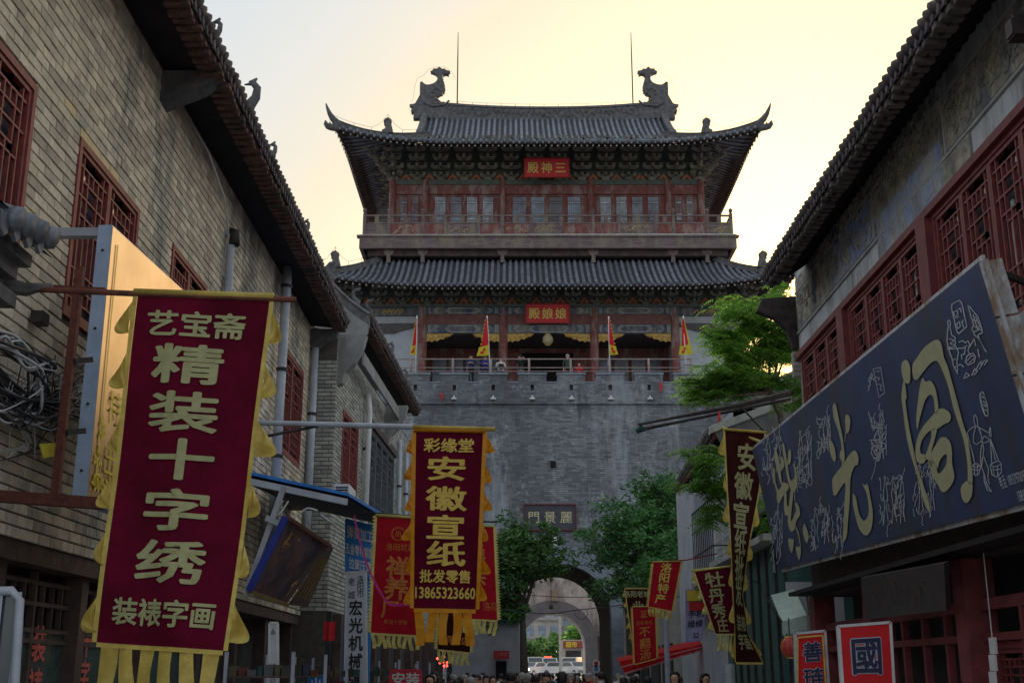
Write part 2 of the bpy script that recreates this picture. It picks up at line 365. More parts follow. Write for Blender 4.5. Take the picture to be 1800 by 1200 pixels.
# stone name plaque over the arch
pl = thing('gate_plaque', 'dark stone plaque over the arch with three gold characters 麗景門 read from the right', 'plaque', (1.87, 59.2, 9.05))
yb = 58.6 + .094 * 9.05 - .18
MB().box(.62, 3.12, yb, yb + .4, 8.45, 9.66).build('board', mat('dark slate', (.06, .06, .075), (.04, .04, .05), rough=.6, scale=3), pl)
mb = MB()
for a in ((.57, 3.17, 9.66, 9.71), (.57, 3.17, 8.4, 8.45)): mb.box(a[0], a[1], yb - .06, yb + .4, a[2], a[3])
mb.box(.57, .62, yb - .06, yb + .4, 8.45, 9.66); mb.box(3.12, 3.17, yb - .06, yb + .4, 8.45, 9.66)
mb.build('frame', mat('dark red frame', (.14, .025, .025), rough=.6), pl)
lettering([('門', -.8, 0, .62, .01), ('景', 0, 0, .62, .01), ('麗', .8, 0, .62, .01)], plane_fn((1.87, yb, 9.05), (1, 0, 0), (0, 0, 1)), 'lettering', mat('pale gold characters', (.7, .6, .38), rough=.5), pl)
# vertical drain slits / patches on the face
mb = MB(); zf = 11.7
MB().box(.38 + TX - .5, .44 + TX - .3, 59.55, 59.75, 11.6, 11.9).build('drain_hole', M['black'], gate)

wl = thing('arch_floodlight', 'white floodlight box fixed just below the stone plaque over the arch', 'floodlight', (2.0, 58.9, 7.9))
a_ = onY(973, 948, 58.9)
MB().hexa([a_ + V(-.28, 0, -.2), a_ + V(.2, -.1, -.3), a_ + V(.2, .3, -.3), a_ + V(-.28, .3, -.2), a_ + V(-.2, 0, .12), a_ + V(.26, -.1, .14), a_ + V(.26, .3, .14), a_ + V(-.2, .3, .12)]).build('housing', M['white'], wl)
MB().bar(a_ + V(0, .25, 0), a_ + V(0, .75, 0), .06).build('bracket', M['iron'], wl)
# ============================================================ gate tower
tower = thing('gate_tower', 'two tier wooden gate tower with sweeping grey tiled roofs above the city wall', 'gate tower', (TX, 70, 15.9))
def hip_roof(name, hx, ye, yr, ze, prof, D, k, xg, lift, fl, step, eave_in, wall_hx, zs_wall, front_only=False):
    """curved hip (xg = 0..: with gable at xg) roof: pan surface, barrel tile rows, soffit, rafters. Returns surface function"""
    yc = (ye + yr) / 2; hy = (yr - ye) / 2
    def L(x, y):
        fx = max(0, (abs(x) / hx - .42) / .58); fy = max(0, (abs(y - yc) / hy - .25) / .75)
        return lift * min(fx, 1.1) ** 2.4 * min(fy, 1.1) ** 2.0, fl * min(fx, 1.1) ** 3 * min(fy, 1.1) ** 3
    def S(x, y, d):
        l, f = L(x, y)
        fade = max(0, 1 - d / (D * 1.3))
        sx = 1 if x > 0 else -1; sy = -1 if y < yc else 1
        return Vector((TX + x + sx * f * fade, y + sy * f * fade, ze + prof(d) + l * fade))
    rf = MB().box(TX - .1, TX + .1, yc - .1, yc + .1, ze + prof(D) - .4, ze + prof(D) - .2).build(name, M['darkwood'], tower)
    pan = MB()
    def hip_d(x, cap):   # how far a front row runs in
        return cap if abs(x) < xg else min(cap, k * (hx - abs(x)))
    # front and rear pans
    for sgn, y0 in ((1, ye), (-1, yr)):
        n = 72
        for i in range(n):
            xa, xb = -hx + 2 * hx * i / n, -hx + 2 * hx * (i + 1) / n
            for j in range(7):
                q = []
                for (x, jj) in ((xa, j), (xb, j), (xb, j + 1), (xa, j + 1)):
                    mid = (xa + xb) / 2
                    dm = D if abs(mid) < xg else min(D, k * (hx - abs(x)))
                    d = dm * jj / 7; q.append(S(x, y0 + sgn * d, d))
                pan.quad(*q)
    for sx in (-1, 1):
        n = 40
        for i in range(n):
            ya, yb_ = ye + 2 * hy * i / n, ye + 2 * hy * (i + 1) / n
            for j in range(6):
                q = []
                for (y, jj) in ((ya, j), (yb_, j), (yb_, j + 1), (ya, j + 1)):
                    dm = min(hy - abs(y - yc), D, k * (hx - xg)) if xg > 0 else min(hy - abs(y - yc), D)
                    d = dm * jj / 6; x = sx * (hx - d / k); q.append(S(x, y, d))
                pan.quad(*q)
    pan.build('pan_tiles', M['tile_pan'], rf)
    def barrel(pts, r=.1):
        b = MB(); b.tube(pts, r, 6); e = pts[0] - (pts[1] - pts[0]).normalized() * .03
        b.tube([e - (pts[1] - pts[0]).normalized() * .05, e], r * 1.18, 8)
        return b
    x = -hx + step * .4
    while x < hx - .2:
        dm = D if abs(x) < xg else min(D, k * (hx - abs(x)))
        if dm > .25:
            pts = [S(x, ye + dm * t / 8, dm * t / 8) + Vector((0, 0, .04)) for t in range(9)]
            barrel(pts).build('tile_row', M['tile'], rf, smooth=True)
        x += step
    for sx in (-1, 1):
        y = ye + .5
        while y < yr - .5:
            dm = min(hy - abs(y - yc), D, k * (hx - xg) if xg > 0 else D)
            if dm > .25:
                pts = [S(sx * (hx - dm * t / 6 / k), y, dm * t / 6) + Vector((0, 0, .04)) for t in range(7)]
                barrel(pts).build('tile_row', M['tile'], rf, smooth=True)
            y += step * 1.05
    # eave drip tiles between rows: small pointed plates
    dr = MB(); x = -hx + step * .9
    while x < hx - .3:
        p = S(x, ye, 0); dr.prism([(-.1, .03), (.1, .03), (.06, -.1), (0, -.15), (-.06, -.1)], p + V(0, -.02, 0), (1, 0, 0), (0, 0, 1), (0, .03, 0)); x += step
    for sx in (-1, 1):
        y = ye + .7
        while y < yr - .5:
            p = S(sx * hx, y, 0); dr.prism([(-.1, .03), (.1, .03), (.06, -.1), (0, -.15), (-.06, -.1)], p, (0, 1, 0), (0, 0, 1), (.03, 0, 0)); y += step * 1.05
    dr.build('drip_tiles', M['tile'], rf, kind='stuff')
    # soffit boards and rafters
    so = MB(); ra = MB(); ti = MB()
    wy0 = eave_in
    def inner(x, y):   # where the soffit meets the wall head
        return V(TX + max(-wall_hx, min(wall_hx, x)), max(wy0, min(yr - (wy0 - ye), y)), zs_wall)
    n = 60
    for i in range(n):
        xa, xb = -hx + 2 * hx * i / n, -hx + 2 * hx * (i + 1) / n
        for y0, sg in ((ye, 1), (yr, -1)):
            q = [S(xa, y0, 0) + V(0, sg * .06, -.12), S(xb, y0, 0) + V(0, sg * .06, -.12), inner(xb, y0), inner(xa, y0)]
            so.quad(*q)
            fa = MB
            so.quad(S(xa, y0, 0) + V(0, sg * .03, -.0), S(xb, y0, 0) + V(0, sg * .03, 0), S(xb, y0, 0) + V(0, sg * .06, -.14), S(xa, y0, 0) + V(0, sg * .06, -.14))
    n = 34
    for i in range(n):
        ya, yb_ = ye + 2 * hy * i / n, ye + 2 * hy * (i + 1) / n
        for sx in (-1, 1):
            so.quad(S(sx * hx, ya, 0) + V(-sx * .06, 0, -.12), S(sx * hx, yb_, 0) + V(-sx * .06, 0, -.12), inner(sx * 99, yb_), inner(sx * 99, ya))
            so.quad(S(sx * hx, ya, 0) + V(-sx * .03, 0, 0), S(sx * hx, yb_, 0) + V(-sx * .03, 0, 0), S(sx * hx, yb_, 0) + V(-sx * .06, 0, -.14), S(sx * hx, ya, 0) + V(-sx * .06, 0, -.14))
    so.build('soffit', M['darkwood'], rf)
    x = -hx + step * .4
    while x < hx - .1:
        a = S(x, ye, 0) + V(0, .12, -.22); b = inner(x * .93, ye) + V(0, 0, -.08); ra.bar(a, b, .09)
        ti.bar(a - (b - a).normalized() * .012, a + (b - a).normalized() * .01, .085); x += step
    for sx in (-1, 1):
        y = ye + .4
        while y < yr - .3:
            a = S(sx * hx, y, 0) + V(-sx * .12, 0, -.22); b = inner(sx * 99, y) + V(0, 0, -.08); ra.bar(a, b, .09)
            ti.bar(a - (b - a).normalized() * .012, a + (b - a).normalized() * .01, .085); y += step * 1.05
    ra.build('rafters', M['darkwood'], rf, kind='stuff'); ti.build('rafter_tips', M['bracket_edge'], rf, kind='stuff')
    return S, rf
# upper roof (hip and gable)
D1 = 7.4
def prof1(d): return .4 * d + .037 * d * d
S1, roof1 = hip_roof('upper_roof', 11.65, 62.6, 77.4, 30.72, prof1, D1, .7, 7.7, .72, .5, .335, 66.0, 9.15, 32.2)
def prof2(d): return .55 * d + .05 * d * d
S2, roof2 = hip_roof('lower_roof', 13.0, 61.8, 78.2, 21.95, prof2, 3.7, 1., 0, .65, .45, .335, 64.6, 10.9, 23.4)
# ridges
def ridge_path(pts, w, h, name, rf, m=None):
    b = MB(); pts = [Vector(p) for p in pts]
    for a, c in zip(pts[:-1], pts[1:]):
        up = V(0, 0, 1); d = (c - a).normalized(); x = d.cross(up).normalized() * w / 2
        hh = V(0, 0, h)
        b.hexa([a - x, a + x, c + x, c - x, a - x + hh, a + x + hh, c + x + hh, c - x + hh])
        x2 = x * 1.35
        b.hexa([a - x2 + hh, a + x2 + hh, c + x2 + hh, c - x2 + hh, a - x2 * .8 + hh * 1.14, a + x2 * .8 + hh * 1.14, c + x2 * .8 + hh * 1.14, c - x2 * .8 + hh * 1.14])
    return b.build(name, m or M['ridge'], rf)
zr = 30.72 + prof1(D1)
YR = 70.0
def ridge_z(x): return zr + .0 + .35 * (abs(x) / 7.0) ** 2.2
ridge_path([(TX + x, YR, ridge_z(x) - .5) for x in [-7.0 + 14.0 * i / 14 for i in range(15)]], .35, 1.12, 'main_ridge', roof1)
# carved relief on the ridge face: a chain of low scrolls
rb = MB()
for i in range(46):
    x = -6.2 + i * .275; z = ridge_z(x) + .3 + .1 * math.sin(i * 1.3)
    rb.tube([V(TX + x + .13 * math.cos(t), YR - .2, z + .16 * math.sin(t + i)) for t in [k * .8 for k in range(6)]], .035, 4)
rb.build('ridge_scrolls', M['ridge'], roof1, kind='stuff')
for sx in (-1, 1):
    # descending ridge along the gable edge
    pts = []
    for t in range(10):
        d = 3.2 + (D1 - 3.2) * (1 - t / 9); pts.append(S1(sx * 7.62, 62.6 + d, d) + V(0, 0, .0))
    ridge_path(pts, .3, .42, 'gable_ridge', roof1)
    # gable triangle (sheer boards) and its rear twin slope edge
    g = MB(); prev = None
    for t in range(9):
        d = 3.4 + (D1 - 3.4) * t / 8
        a = S1(sx * 7.5, 62.6 + d, d) + V(0, 0, -.05); b = V(a.x, 140 - a.y, a.z)
        if prev: g.quad(prev[0], prev[1], b, a)
        prev = (a, b)
    g.build('gable_board', M['redwood'], roof1)
    # hip ridges, front and rear, upper and lower roof
    for (S, rf, hx, kk, ye, xin, din, top) in ((S1, roof1, 11.65, .7, 62.6, 7.7, 3.33, 1), (S2, roof2, 13.0, 1., 61.8, 9.3, 3.7, 0)):
        for rear in (0, 1):
            pts = []
            for t in range(13):
                d = din * (1 - t / 12); x = sx * (hx - d / kk); p = S(x, ye + d, d)
                if rear: p = V(p.x, 140 - p.y, p.z)
                pts.append(p + V(0, 0, .02))
            end = pts[-1]; out = (pts[-1] - pts[-3]).normalized()
            ridge_path(pts, .26, .34, 'hip_ridge', rf)
            if not rear:
                # upturned horn tip and the beast head below it
                hz = MB(); o2 = V(out.x, out.y, 0).normalized()
                c0 = end + V(0, 0, .2)
                hz.tube([c0 - o2 * .9 + V(0, 0, -.12), c0 - o2 * .3, c0 + o2 * .05 + V(0, 0, .2), c0 + o2 * .26 + V(0, 0, .45), c0 + o2 * .42 + V(0, 0, .75), c0 + o2 * .52 + V(0, 0, 1.0)], [.17, .2, .18, .13, .08, .03], 8)
                hz.build('corner_horn', M['ridge'], rf, smooth=True)
                tz = MB(); b0 = end + V(0, 0, -.15)
                tz.tube([b0 - o2 * .3, b0 + o2 * .1, b0 + o2 * .33, b0 + o2 * .48 + V(0, 0, .12), b0 + o2 * .5 + V(0, 0, .3)], [.16, .2, .18, .13, .04], 8)
                tz.tube([b0 + o2 * .15 + V(0, 0, .15), b0 + o2 * .25 + V(0, 0, .3)], [.07, .02], 5)
                tz.build('beast_head', M['ridge'], rf, smooth=True)
                # seated beast on the hip
                i = 6 if top else 8
                c = pts[i] + V(0, 0, .36)
                be = MB(); bo = -sx
                prof = [(-.42, 0), (-.36, .35), (-.25, .75), (-.28, 1.0), (-.05, 1.2), (.16, 1.12), (.3, .95), (.28, .82), (.12, .78), (.26, .66), (.12, .6), (.2, .3), (.38, .22), (.42, 0)]
                be.prism([(p[0] * -bo * .8, p[1] * .8) for p in prof], c + V(0, -.14, 0), (1, 0, 0), (0, 0, 1), (0, .28, 0))
                be.build('roof_beast', M['ridge'], rf)
                # drooping wire guard over it
                wz = MB(); ww = []
                for t in range(13):
                    p = pts[t] + V(0, 0, .62 + (.0)); dd = abs(t - i)
                    if dd == 0: p = p + V(0, 0, .95)
                    elif dd == 1: p = p + V(0, 0, .3)
                    ww.append(p)
                wz.tube(ww, .01, 3)
                for t in range(0, 13, 2): wz.tube([pts[t] + V(0, 0, .3), ww[t]], .012, 3)
                wz.build('lightning_wire', M['iron'], rf)
# dragon fish finials on the ridge ends
def chiwen(sx):
    x0 = TX + sx * 7.05; z0 = ridge_z(7.0) + .3; SCL = 1.24
    raw = [(1000, 640), (1000, 575), (985, 562), (998, 545), (978, 540), (960, 530), (945, 532), (930, 518), (912, 508), (912, 492), (925, 486), (935, 478), (950, 474), (955, 464), (964, 458), (960, 448), (968, 440), (962, 430), (967, 420), (960, 410), (962, 400), (954, 392), (956, 380), (948, 372), (948, 355), (958, 342), (972, 338), (990, 346), (988, 330), (998, 324), (972, 318), (962, 308), (945, 310), (928, 295), (912, 308), (890, 308), (882, 320), (870, 326), (888, 332), (905, 340), (915, 355), (917, 378), (908, 395), (893, 406), (870, 414), (845, 416), (830, 408), (818, 396), (804, 398), (803, 440), (804, 485), (790, 512), (775, 540), (762, 545), (738, 548), (752, 560), (768, 566), (748, 585), (752, 598), (768, 596), (765, 640)]
    body = [((X - 895) / 4.286 * .0364, (572 - Y) / 4.286 * .0364) for X, Y in raw]
    b = MB()
    b.prism([(p[0] * -sx * 1.16, p[1] * SCL) for p in body], (x0, YR - .22, z0), (1, 0, 0), (0, 0, 1), (0, .44, 0))
    o = b.build('ridge_finial', M['ridge'], roof1)
    s = MB()
    # sword hilt, scales, eye and lip relief standing off both faces
    s.tube([(x0 + .38 * sx, YR, z0 + 1.25), (x0 + .38 * sx, YR, z0 + 1.5)], [.05, .08], 6)
    s.prism([(-.22, .2), (-.1, .12), (0, .26), (.1, .12), (.22, .2), (.08, -.04), (-.08, -.04)], (x0 + .38 * sx, YR - .05, z0 + 1.45), (1, 0, 0), (0, 0, 1), (0, .1, 0))
    s.tube([(x0 - .6 * sx * -1, YR - .24, z0 + .4), (x0 + .1 * sx, YR - .28, z0 + .1), (x0 - .7 * sx, YR - .26, z0 + .2), (x0 - 1.0 * sx, YR - .24, z0 + .5)], .07, 5)
    for k in range(8):
        a = .7 * k; s.lathe((x0 - sx * .2 + .3 * math.cos(a), YR - .24, z0 + .95 + .4 * math.sin(a)), [(0, -.08), (.09, 0), (0, .08)], 6)
    s.build('relief', M['ridge'], o, smooth=True, kind='stuff')
    wv = MB(); wp = []
    for (px, pz) in [(-1.2, -.5), (-1.5, -.3), (-1.55, .2), (-1.35, .6), (-1.25, 1.6), (-1.1, 2.2), (-.7, 2.4), (-.4, 2.8), (0, 3.0), (.6, 3.0), (1.1, 2.7), (1.35, 2.2)]: wp.append((x0 - sx * px, YR, z0 + pz))
    wv.tube(wp, .009, 3); wv.build('guard_wire', M['iron'], roof1)
for sx in (-1, 1):
    chiwen(sx)
    xr = TX + sx * 5.62 + (.05 if sx < 0 else .1)
    rod = thing('lightning_rod', 'thin %s lightning rod beside the %s dragon finial' % (('left', 'left') if sx < 0 else ('right', 'right')), 'lightning rod', (xr, YR + .4, ridge_z(5.6)))
    MB().tube([(xr, YR + .25, ridge_z(5.6) - .4), (xr, YR + .25, 40), (xr, YR + .25, 42.0)], [.045, .04, .02], 6).build('rod', M['iron'], rod)
    MB().tube([(xr, YR + .25, ridge_z(5.6) - .3), (xr, YR + .25, ridge_z(5.6) + .5)], .08, 8).build('base_sleeve', M['iron'], rod)
wm = MB(); pts = [V(TX + x, YR, ridge_z(x) + 1.02) for x in [-5.5 + 11 * i / 12 for i in range(13)]]; wm.tube(pts, .01, 3)
for p in pts: wm.tube([p, p - V(0, 0, .28)], .014, 3)
wm.build('ridge_wire', M['iron'], roof1)

# ---- dougong bracket sets
def bracket_mesh(tiers, s):
    b = MB(); z = 0
    b.box(-.17 * s, .17 * s, -.17 * s, .17 * s, 0, .16 * s)
    for i in range(tiers):
        y = -i * .33 * s; zz = .16 * s + i * .3 * s; hw = (.34 + .1 * (i % 2)) * s
        b.prism([(-hw, .14 * s), (-hw, .07 * s), (-hw * .7, 0), (hw * .7, 0), (hw, .07 * s), (hw, .14 * s)], (0, y - .05 * s, zz), (1, 0, 0), (0, 0, 1), (0, .1 * s, 0))
        b.prism([(-.5 * s, .1 * s), (-.42 * s, .0), (.15 * s, 0), (.15 * s, .16 * s), (-.3 * s, .16 * s)], (-.05 * s, y, zz), (0, 1, 0), (0, 0, 1), (.1 * s, 0, 0))
        for k in (-1, 0, 1):
            b.hexa([(k * hw * .85 - .06 * s, y - .07 * s, zz + .14 * s), (k * hw * .85 + .06 * s, y - .07 * s, zz + .14 * s), (k * hw * .85 + .06 * s, y + .07 * s, zz + .14 * s), (k * hw * .85 - .06 * s, y + .07 * s, zz + .14 * s),
                    (k * hw * .85 - .09 * s, y - .09 * s, zz + .27 * s), (k * hw * .85 + .09 * s, y - .09 * s, zz + .27 * s), (k * hw * .85 + .09 * s, y + .09 * s, zz + .27 * s), (k * hw * .85 - .09 * s, y + .09 * s, zz + .27 * s)])
    return b.mesh('bracket_set', M['bracket'])
BM1 = bracket_mesh(5, 1.3); BM2 = bracket_mesh(4, 1.05)
def edge_mesh(tiers, s):
    b = MB()
    for i in range(tiers):
        y = -i * .33 * s; zz = .16 * s + i * .3 * s; hw = (.34 + .1 * (i % 2)) * s
        b.box(-hw - .02, hw + .02, y - .055 * s - .006, y - .055 * s, zz + .115 * s, zz + .14 * s)
    return b.mesh('bracket_edge', M['bracket_edge'])
EM1 = edge_mesh(5, 1.3); EM2 = edge_mesh(4, 1.05)
def bracket_row(me, em, hx, yf, yb_, z, step, parent):
    x = -hx
    n = round(2 * hx / step); st = 2 * hx / n
    for i in range(n + 1):
        o = obj('bracket_set', me, parent, loc=(TX - hx + i * st, yf, z)); obj('edge_paint', em, o, loc=(TX - hx + i * st, yf, z))
    ny = round((yb_ - yf) / step)
    for sx in (-1, 1):
        for j in range(1, ny):
            o = bpy.data.objects.new('bracket_set', me); COL.objects.link(o); o.parent = parent
            o.location = V(TX + sx * hx, yf + (yb_ - yf) * j / ny, z) - WL[parent.as_pointer()]; o.rotation_euler.z = sx * math.pi / 2
        o = bpy.data.objects.new('bracket_set', me); COL.objects.link(o); o.parent = parent
        o.location = V(TX + sx * (hx - .05), yf + .05, z) - WL[parent.as_pointer()]; o.rotation_euler.z = sx * math.pi / 4; o.scale = (1.15, 1.4, 1)
    return [TX - hx + (i + .5) * st for i in range(n)]
def motif_panels(xs, y, z0, z1, parent, w=.42):
    for i, x in enumerate(xs):
        p = MB(); h = z1 - z0
        p.prism([(-w, 0), (-w * .82, h * .2), (-w * .6, h * .3), (-w * .5, h * .6), (-w * .2, h * .8), (0, h), (w * .2, h * .8), (w * .5, h * .6), (w * .6, h * .3), (w * .82, h * .2), (w, 0)], (x, y - .03, z0), (1, 0, 0), (0, 0, 1), (0, .03, 0))
        o = p.build('painted_motif', M['orange'], parent)
        MB().prism([(-w * .5, 0), (0, h * .6), (w * .5, 0)], (x, y - .045, z0 + .02), (1, 0, 0), (0, 0, 1), (0, .014, 0)).build('motif_centre', M['green'], o)
# ---- upper storey
up = MB(); up.box(TX - 9.0, TX + 9.0, 66.1, 73.9, 24.6, 29.74).build('upper_body', M['redwood'], tower)
MB().box(TX - 9.1, TX + 9.1, 65.95, 74.05, 29.5, 29.78).build('head_beam', M['green'], tower)
MB().box(TX - 9.02, TX + 9.02, 66.25, 73.8, 29.78, 32.2).build('bracket_wall', M['green'], tower)
mx = bracket_row(BM1, EM1, 9.05, 66.15, 73.9, 29.78, 1.38, tower)
motif_panels(mx, 66.25, 29.8, 30.3, tower)
MB().box(TX - 9.3, TX + 9.3, 64.2, 64.4, 31.45, 31.65).build('eave_purlin', M['green'], tower)
ucols = [-9.1, -7.15, -2.6, 2.6, 7.15, 9.1]
for x in ucols: MB().lathe((TX + x, 66.0, 25.7), [(.2, 0), (.2, 3.95), (.17, 4.05)], 12).build('column', M['redwood'], tower, smooth=True)
MB().box(TX - 8.9, TX + 8.9, 65.98, 66.12, 28.9, 29.48).build('transom_beam', M['redwood'], tower)
def lattice_sash(x0, x1, y, z0, z1, parent, style=0, wood=None, glass=None, t=.05):
    """one sash: frame, pane, lattice of thin bars"""
    wd = wood or M['redwood']; w_ = MB(); d = .06
    w_.box(x0, x0 + t, y - d, y, z0, z1); w_.box(x1 - t, x1, y - d, y, z0, z1); w_.box(x0 + t, x1 - t, y - d, y, z0, z0 + t); w_.box(x0 + t, x1 - t, y - d, y, z1 - t, z1)
    o = w_.build('window', wd, parent)
    MB().quad((x0 + t, y - .012, z0 + t), (x1 - t, y - .012, z0 + t), (x1 - t, y - .012, z1 - t), (x0 + t, y - .012, z1 - t)).build('pane', glass or M['paperglass'], o)
    l = MB(); H = z1 - z0; W = x1 - x0; b = .022
    def hb(z): l.box(x0 + t, x1 - t, y - .045, y - .015, z - b / 2, z + b / 2)
    for f in (.13, .18, .42, .47, .53, .58, .82, .87): hb(z0 + H * f)
    n = 7
    for i in range(1, n):
        xx = x0 + t + (W - 2 * t) * i / n
        for a, c in ((.18, .42), (.58, .82), (0.03, .13), (.87, .97)): l.box(xx - b / 2, xx + b / 2, y - .045, y - .015, z0 + H * a, z0 + H * c)
    l.build('lattice', wd, o); return o
glassmats = [M['paperglass'], mat('painted sky light pane', (.55, .66, .75), (.2, .27, .32), rough=.25, scale=1.7), M['glass']]  # second pane is a paler copy with sky light put into its colour
for x0, x1, n in ((-8.75, -7.45, 2), (-6.75, -3.0, 4), (-2.15, 2.15, 4), (3.0, 6.75, 4), (7.45, 8.75, 2)):
    wd = (x1 - x0) / n
    for i in range(n):
        gm = glassmats[random.choice((0, 0, 0, 1, 2))]
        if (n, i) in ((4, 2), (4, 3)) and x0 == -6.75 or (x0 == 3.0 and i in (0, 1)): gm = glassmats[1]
        z0 = 26.2
        lattice_sash(TX + x0 + i * wd + .12, TX + x0 + (i + 1) * wd - .12, 66.08, z0, 28.8, tower, glass=gm)
# balcony deck, fascia, brackets below, balustrade
MB().box(TX - 10.6, TX + 10.6, 64.6, 75.4, 25.45, 25.7).build('balcony_deck', M['oldwood'], tower)
MB().box(TX - 10.75, TX + 10.75, 64.38, 64.6, 24.95, 25.62).build('fascia', M['oldwood'], tower)
for sx in (-1, 1): MB().box(TX + sx * 10.65 - .1, TX + sx * 10.65 + .1, 64.602, 75.4, 24.95, 25.62).build('fascia', M['oldwood'], tower)
MB().box(TX - 10.9, TX + 10.9, 64.3, 64.7, 25.62, 25.72).build('deck_edge', M['oldwood'], tower)
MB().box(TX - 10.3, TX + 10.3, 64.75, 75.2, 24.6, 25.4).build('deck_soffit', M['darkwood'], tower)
mb = MB().tube([(TX - 10.75, 64.33, 25.72), (TX + 10.75, 64.33, 25.76)], .03, 6)
for i in range(44): mb.box(TX - 10.7 + i * .497, TX - 10.68 + i * .497, 64.3, 64.33, 25.6, 25.73)
mb.build('light_strip', M['white'], tower)
for x in (-9.1, -7.15, -2.6, 2.6, 7.15, 9.1):
    b = MB(); b.prism([(-.32, .75), (-.26, .5), (-.1, .42), (-.12, 0), (.12, 0), (.1, .42), (.26, .5), (.32, .75)], (TX + x, 64.7, 24.2), (1, 0, 0), (0, 0, 1), (0, .3, 0)); b.build('deck_bracket', M['oldwood'], tower)
bal = MB()
posts = [-10.5, -9.1, -7.15, -5.6, -3.3, -2.35 + .0, -.85, .95, 2.6, 4.0, 6.0, 7.4, 9.1, 10.5]
posts = [-10.5, -9.1, -7.15, -5.85, -3.95, -2.6, -.95, .75, 2.6, 4.1, 6.2, 7.2, 9.15, 10.5]
for k, x in enumerate(posts):
    tall = k in (0, 1, 2, 5, 8, 11, 12, 13); p = MB(); h = 1.55 if tall else 1.28
    p.box(TX + x - .09, TX + x + .09, 64.42, 64.58, 25.72, 25.72 + h - (.25 if tall else 0))
    if tall: p.lathe((TX + x, 64.5, 25.72 + h - .25), [(.06, 0), (.1, .06), (.06, .1), (.12, .2), (.11, .3), (.04, .38), (0, .4)], 10)
    p.build('baluster_post', M['oldwood'], tower)
for k, (a, b) in enumerate(zip(posts[:-1], posts[1:])):
    x0, x1 = TX + a + .09, TX + b - .09
    MB().box(x0, x1, 64.45, 64.55, 26.9, 27.0).build('handrail', M['oldwood'], tower)
    MB().box(x0, x1, 64.46, 64.54, 26.45, 26.54).build('mid_rail', M['oldwood'], tower)
    MB().box(x0, x1, 64.48, 64.52, 25.74, 26.44).build('rail_panel', M['redwood'] if k % 3 else M['oldwood'], tower)
    xm = (x0 + x1) / 2
    MB().box(xm - .12, xm + .12, 64.47, 64.53, 26.545, 26.895).build('rail_block', M['oldwood'], tower)
    if k in (1, 3, 5, 6, 9, 12):
        g = MB()
        for j in range(9):
            gx = x0 + .2 + (x1 - x0 - .4) * random.random(); gz = 26.05 + random.uniform(-.16, .22)
            g.tube([V(gx + .1 * math.cos(t), 64.47, gz + .09 * math.sin(t * 1.3)) for t in (0, 1, 2, 3, 4)], .025, 4)
        g.build('gilt_scroll', mat('worn gilt', (.42, .34, .2), (.2, .15, .1), rough=.7), tower)
    for yy in (-1, 1):
        pass
for sx in (-1, 1):
    x = TX + sx * 10.5
    for j in range(1, 6): MB().box(x - .08, x + .08, 64.5 + j * 2.1 - .08, 64.5 + j * 2.1 + .08, 25.72, 27.02).build('baluster_post', M['oldwood'], tower)
    MB().box(x - .05, x + .05, 64.6, 75.3, 26.9, 27.0).build('handrail', M['oldwood'], tower)
    MB().box(x - .04, x + .04, 64.6, 75.3, 26.45, 26.54).build('mid_rail', M['oldwood'], tower)
    MB().box(x - .02, x + .02, 64.6, 75.3, 25.74, 26.44).build('rail_panel', M['oldwood'], tower)
# ---- lower storey
Z0 = 15.9
MB().box(TX - 7.2, TX + 7.2, 67.6, 74.2, Z0, 22.4).build('lower_body', M['redwood'], tower)
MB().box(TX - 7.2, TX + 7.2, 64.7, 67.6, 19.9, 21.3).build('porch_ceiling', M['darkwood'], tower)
for sx in (-1, 1):
    a, b = sorted((TX + sx * 7.2, TX + sx * 10.9))
    MB().box(a, b, 64.75, 74.2, Z0, 21.4).build('side_wall', M['plaster'], tower)
    MB().box(a - .02, b + .05, 64.6, 64.78, 21.0, 21.46).build('side_beam', M['beampaint'], tower)
    p = MB(); xo = TX + sx * 10.9; xi = TX + sx * 7.2
    p.prism([(0, 0), (2.3, 0), (2.5, .1), (3.3, .32), (3.7, .42), (3.7, .58), (0, .52)], (xo, 64.6, 20.0), (-sx, 0, 0), (0, 0, 1), (0, .12, 0)); p.build('corbel_beam', mat('grey brown beam', (.1, .09, .09), rough=.8), tower)
    p = MB()
    for j in range(5): p.tube([V(TX + sx * 8.75 + (j - 2) * .24 + .12 * math.cos(t), 64.58, 21.22 + .1 * math.sin(t * 1.6)) for t in (0, .8, 1.6, 2.4, 3.2)], .04, 4)
    p.build('gilt_scroll', M['gilt'], tower)
    MB().box(TX + sx * 7.2 - .12 - (.0), TX + sx * 7.2 + .12, 64.74, 67.7, Z0, 19.9).build('porch_side_wall', M['plaster'], tower)
lcols = [-7.05, -2.54, 2.54, 7.05]
for x in lcols:
    MB().lathe((TX + x, 64.5, Z0), [(.33, 0), (.33, .12), (.25, .2), (.25, 4.1), (.23, 5.5)], 14).build('column', M['redwood'], tower, smooth=True)
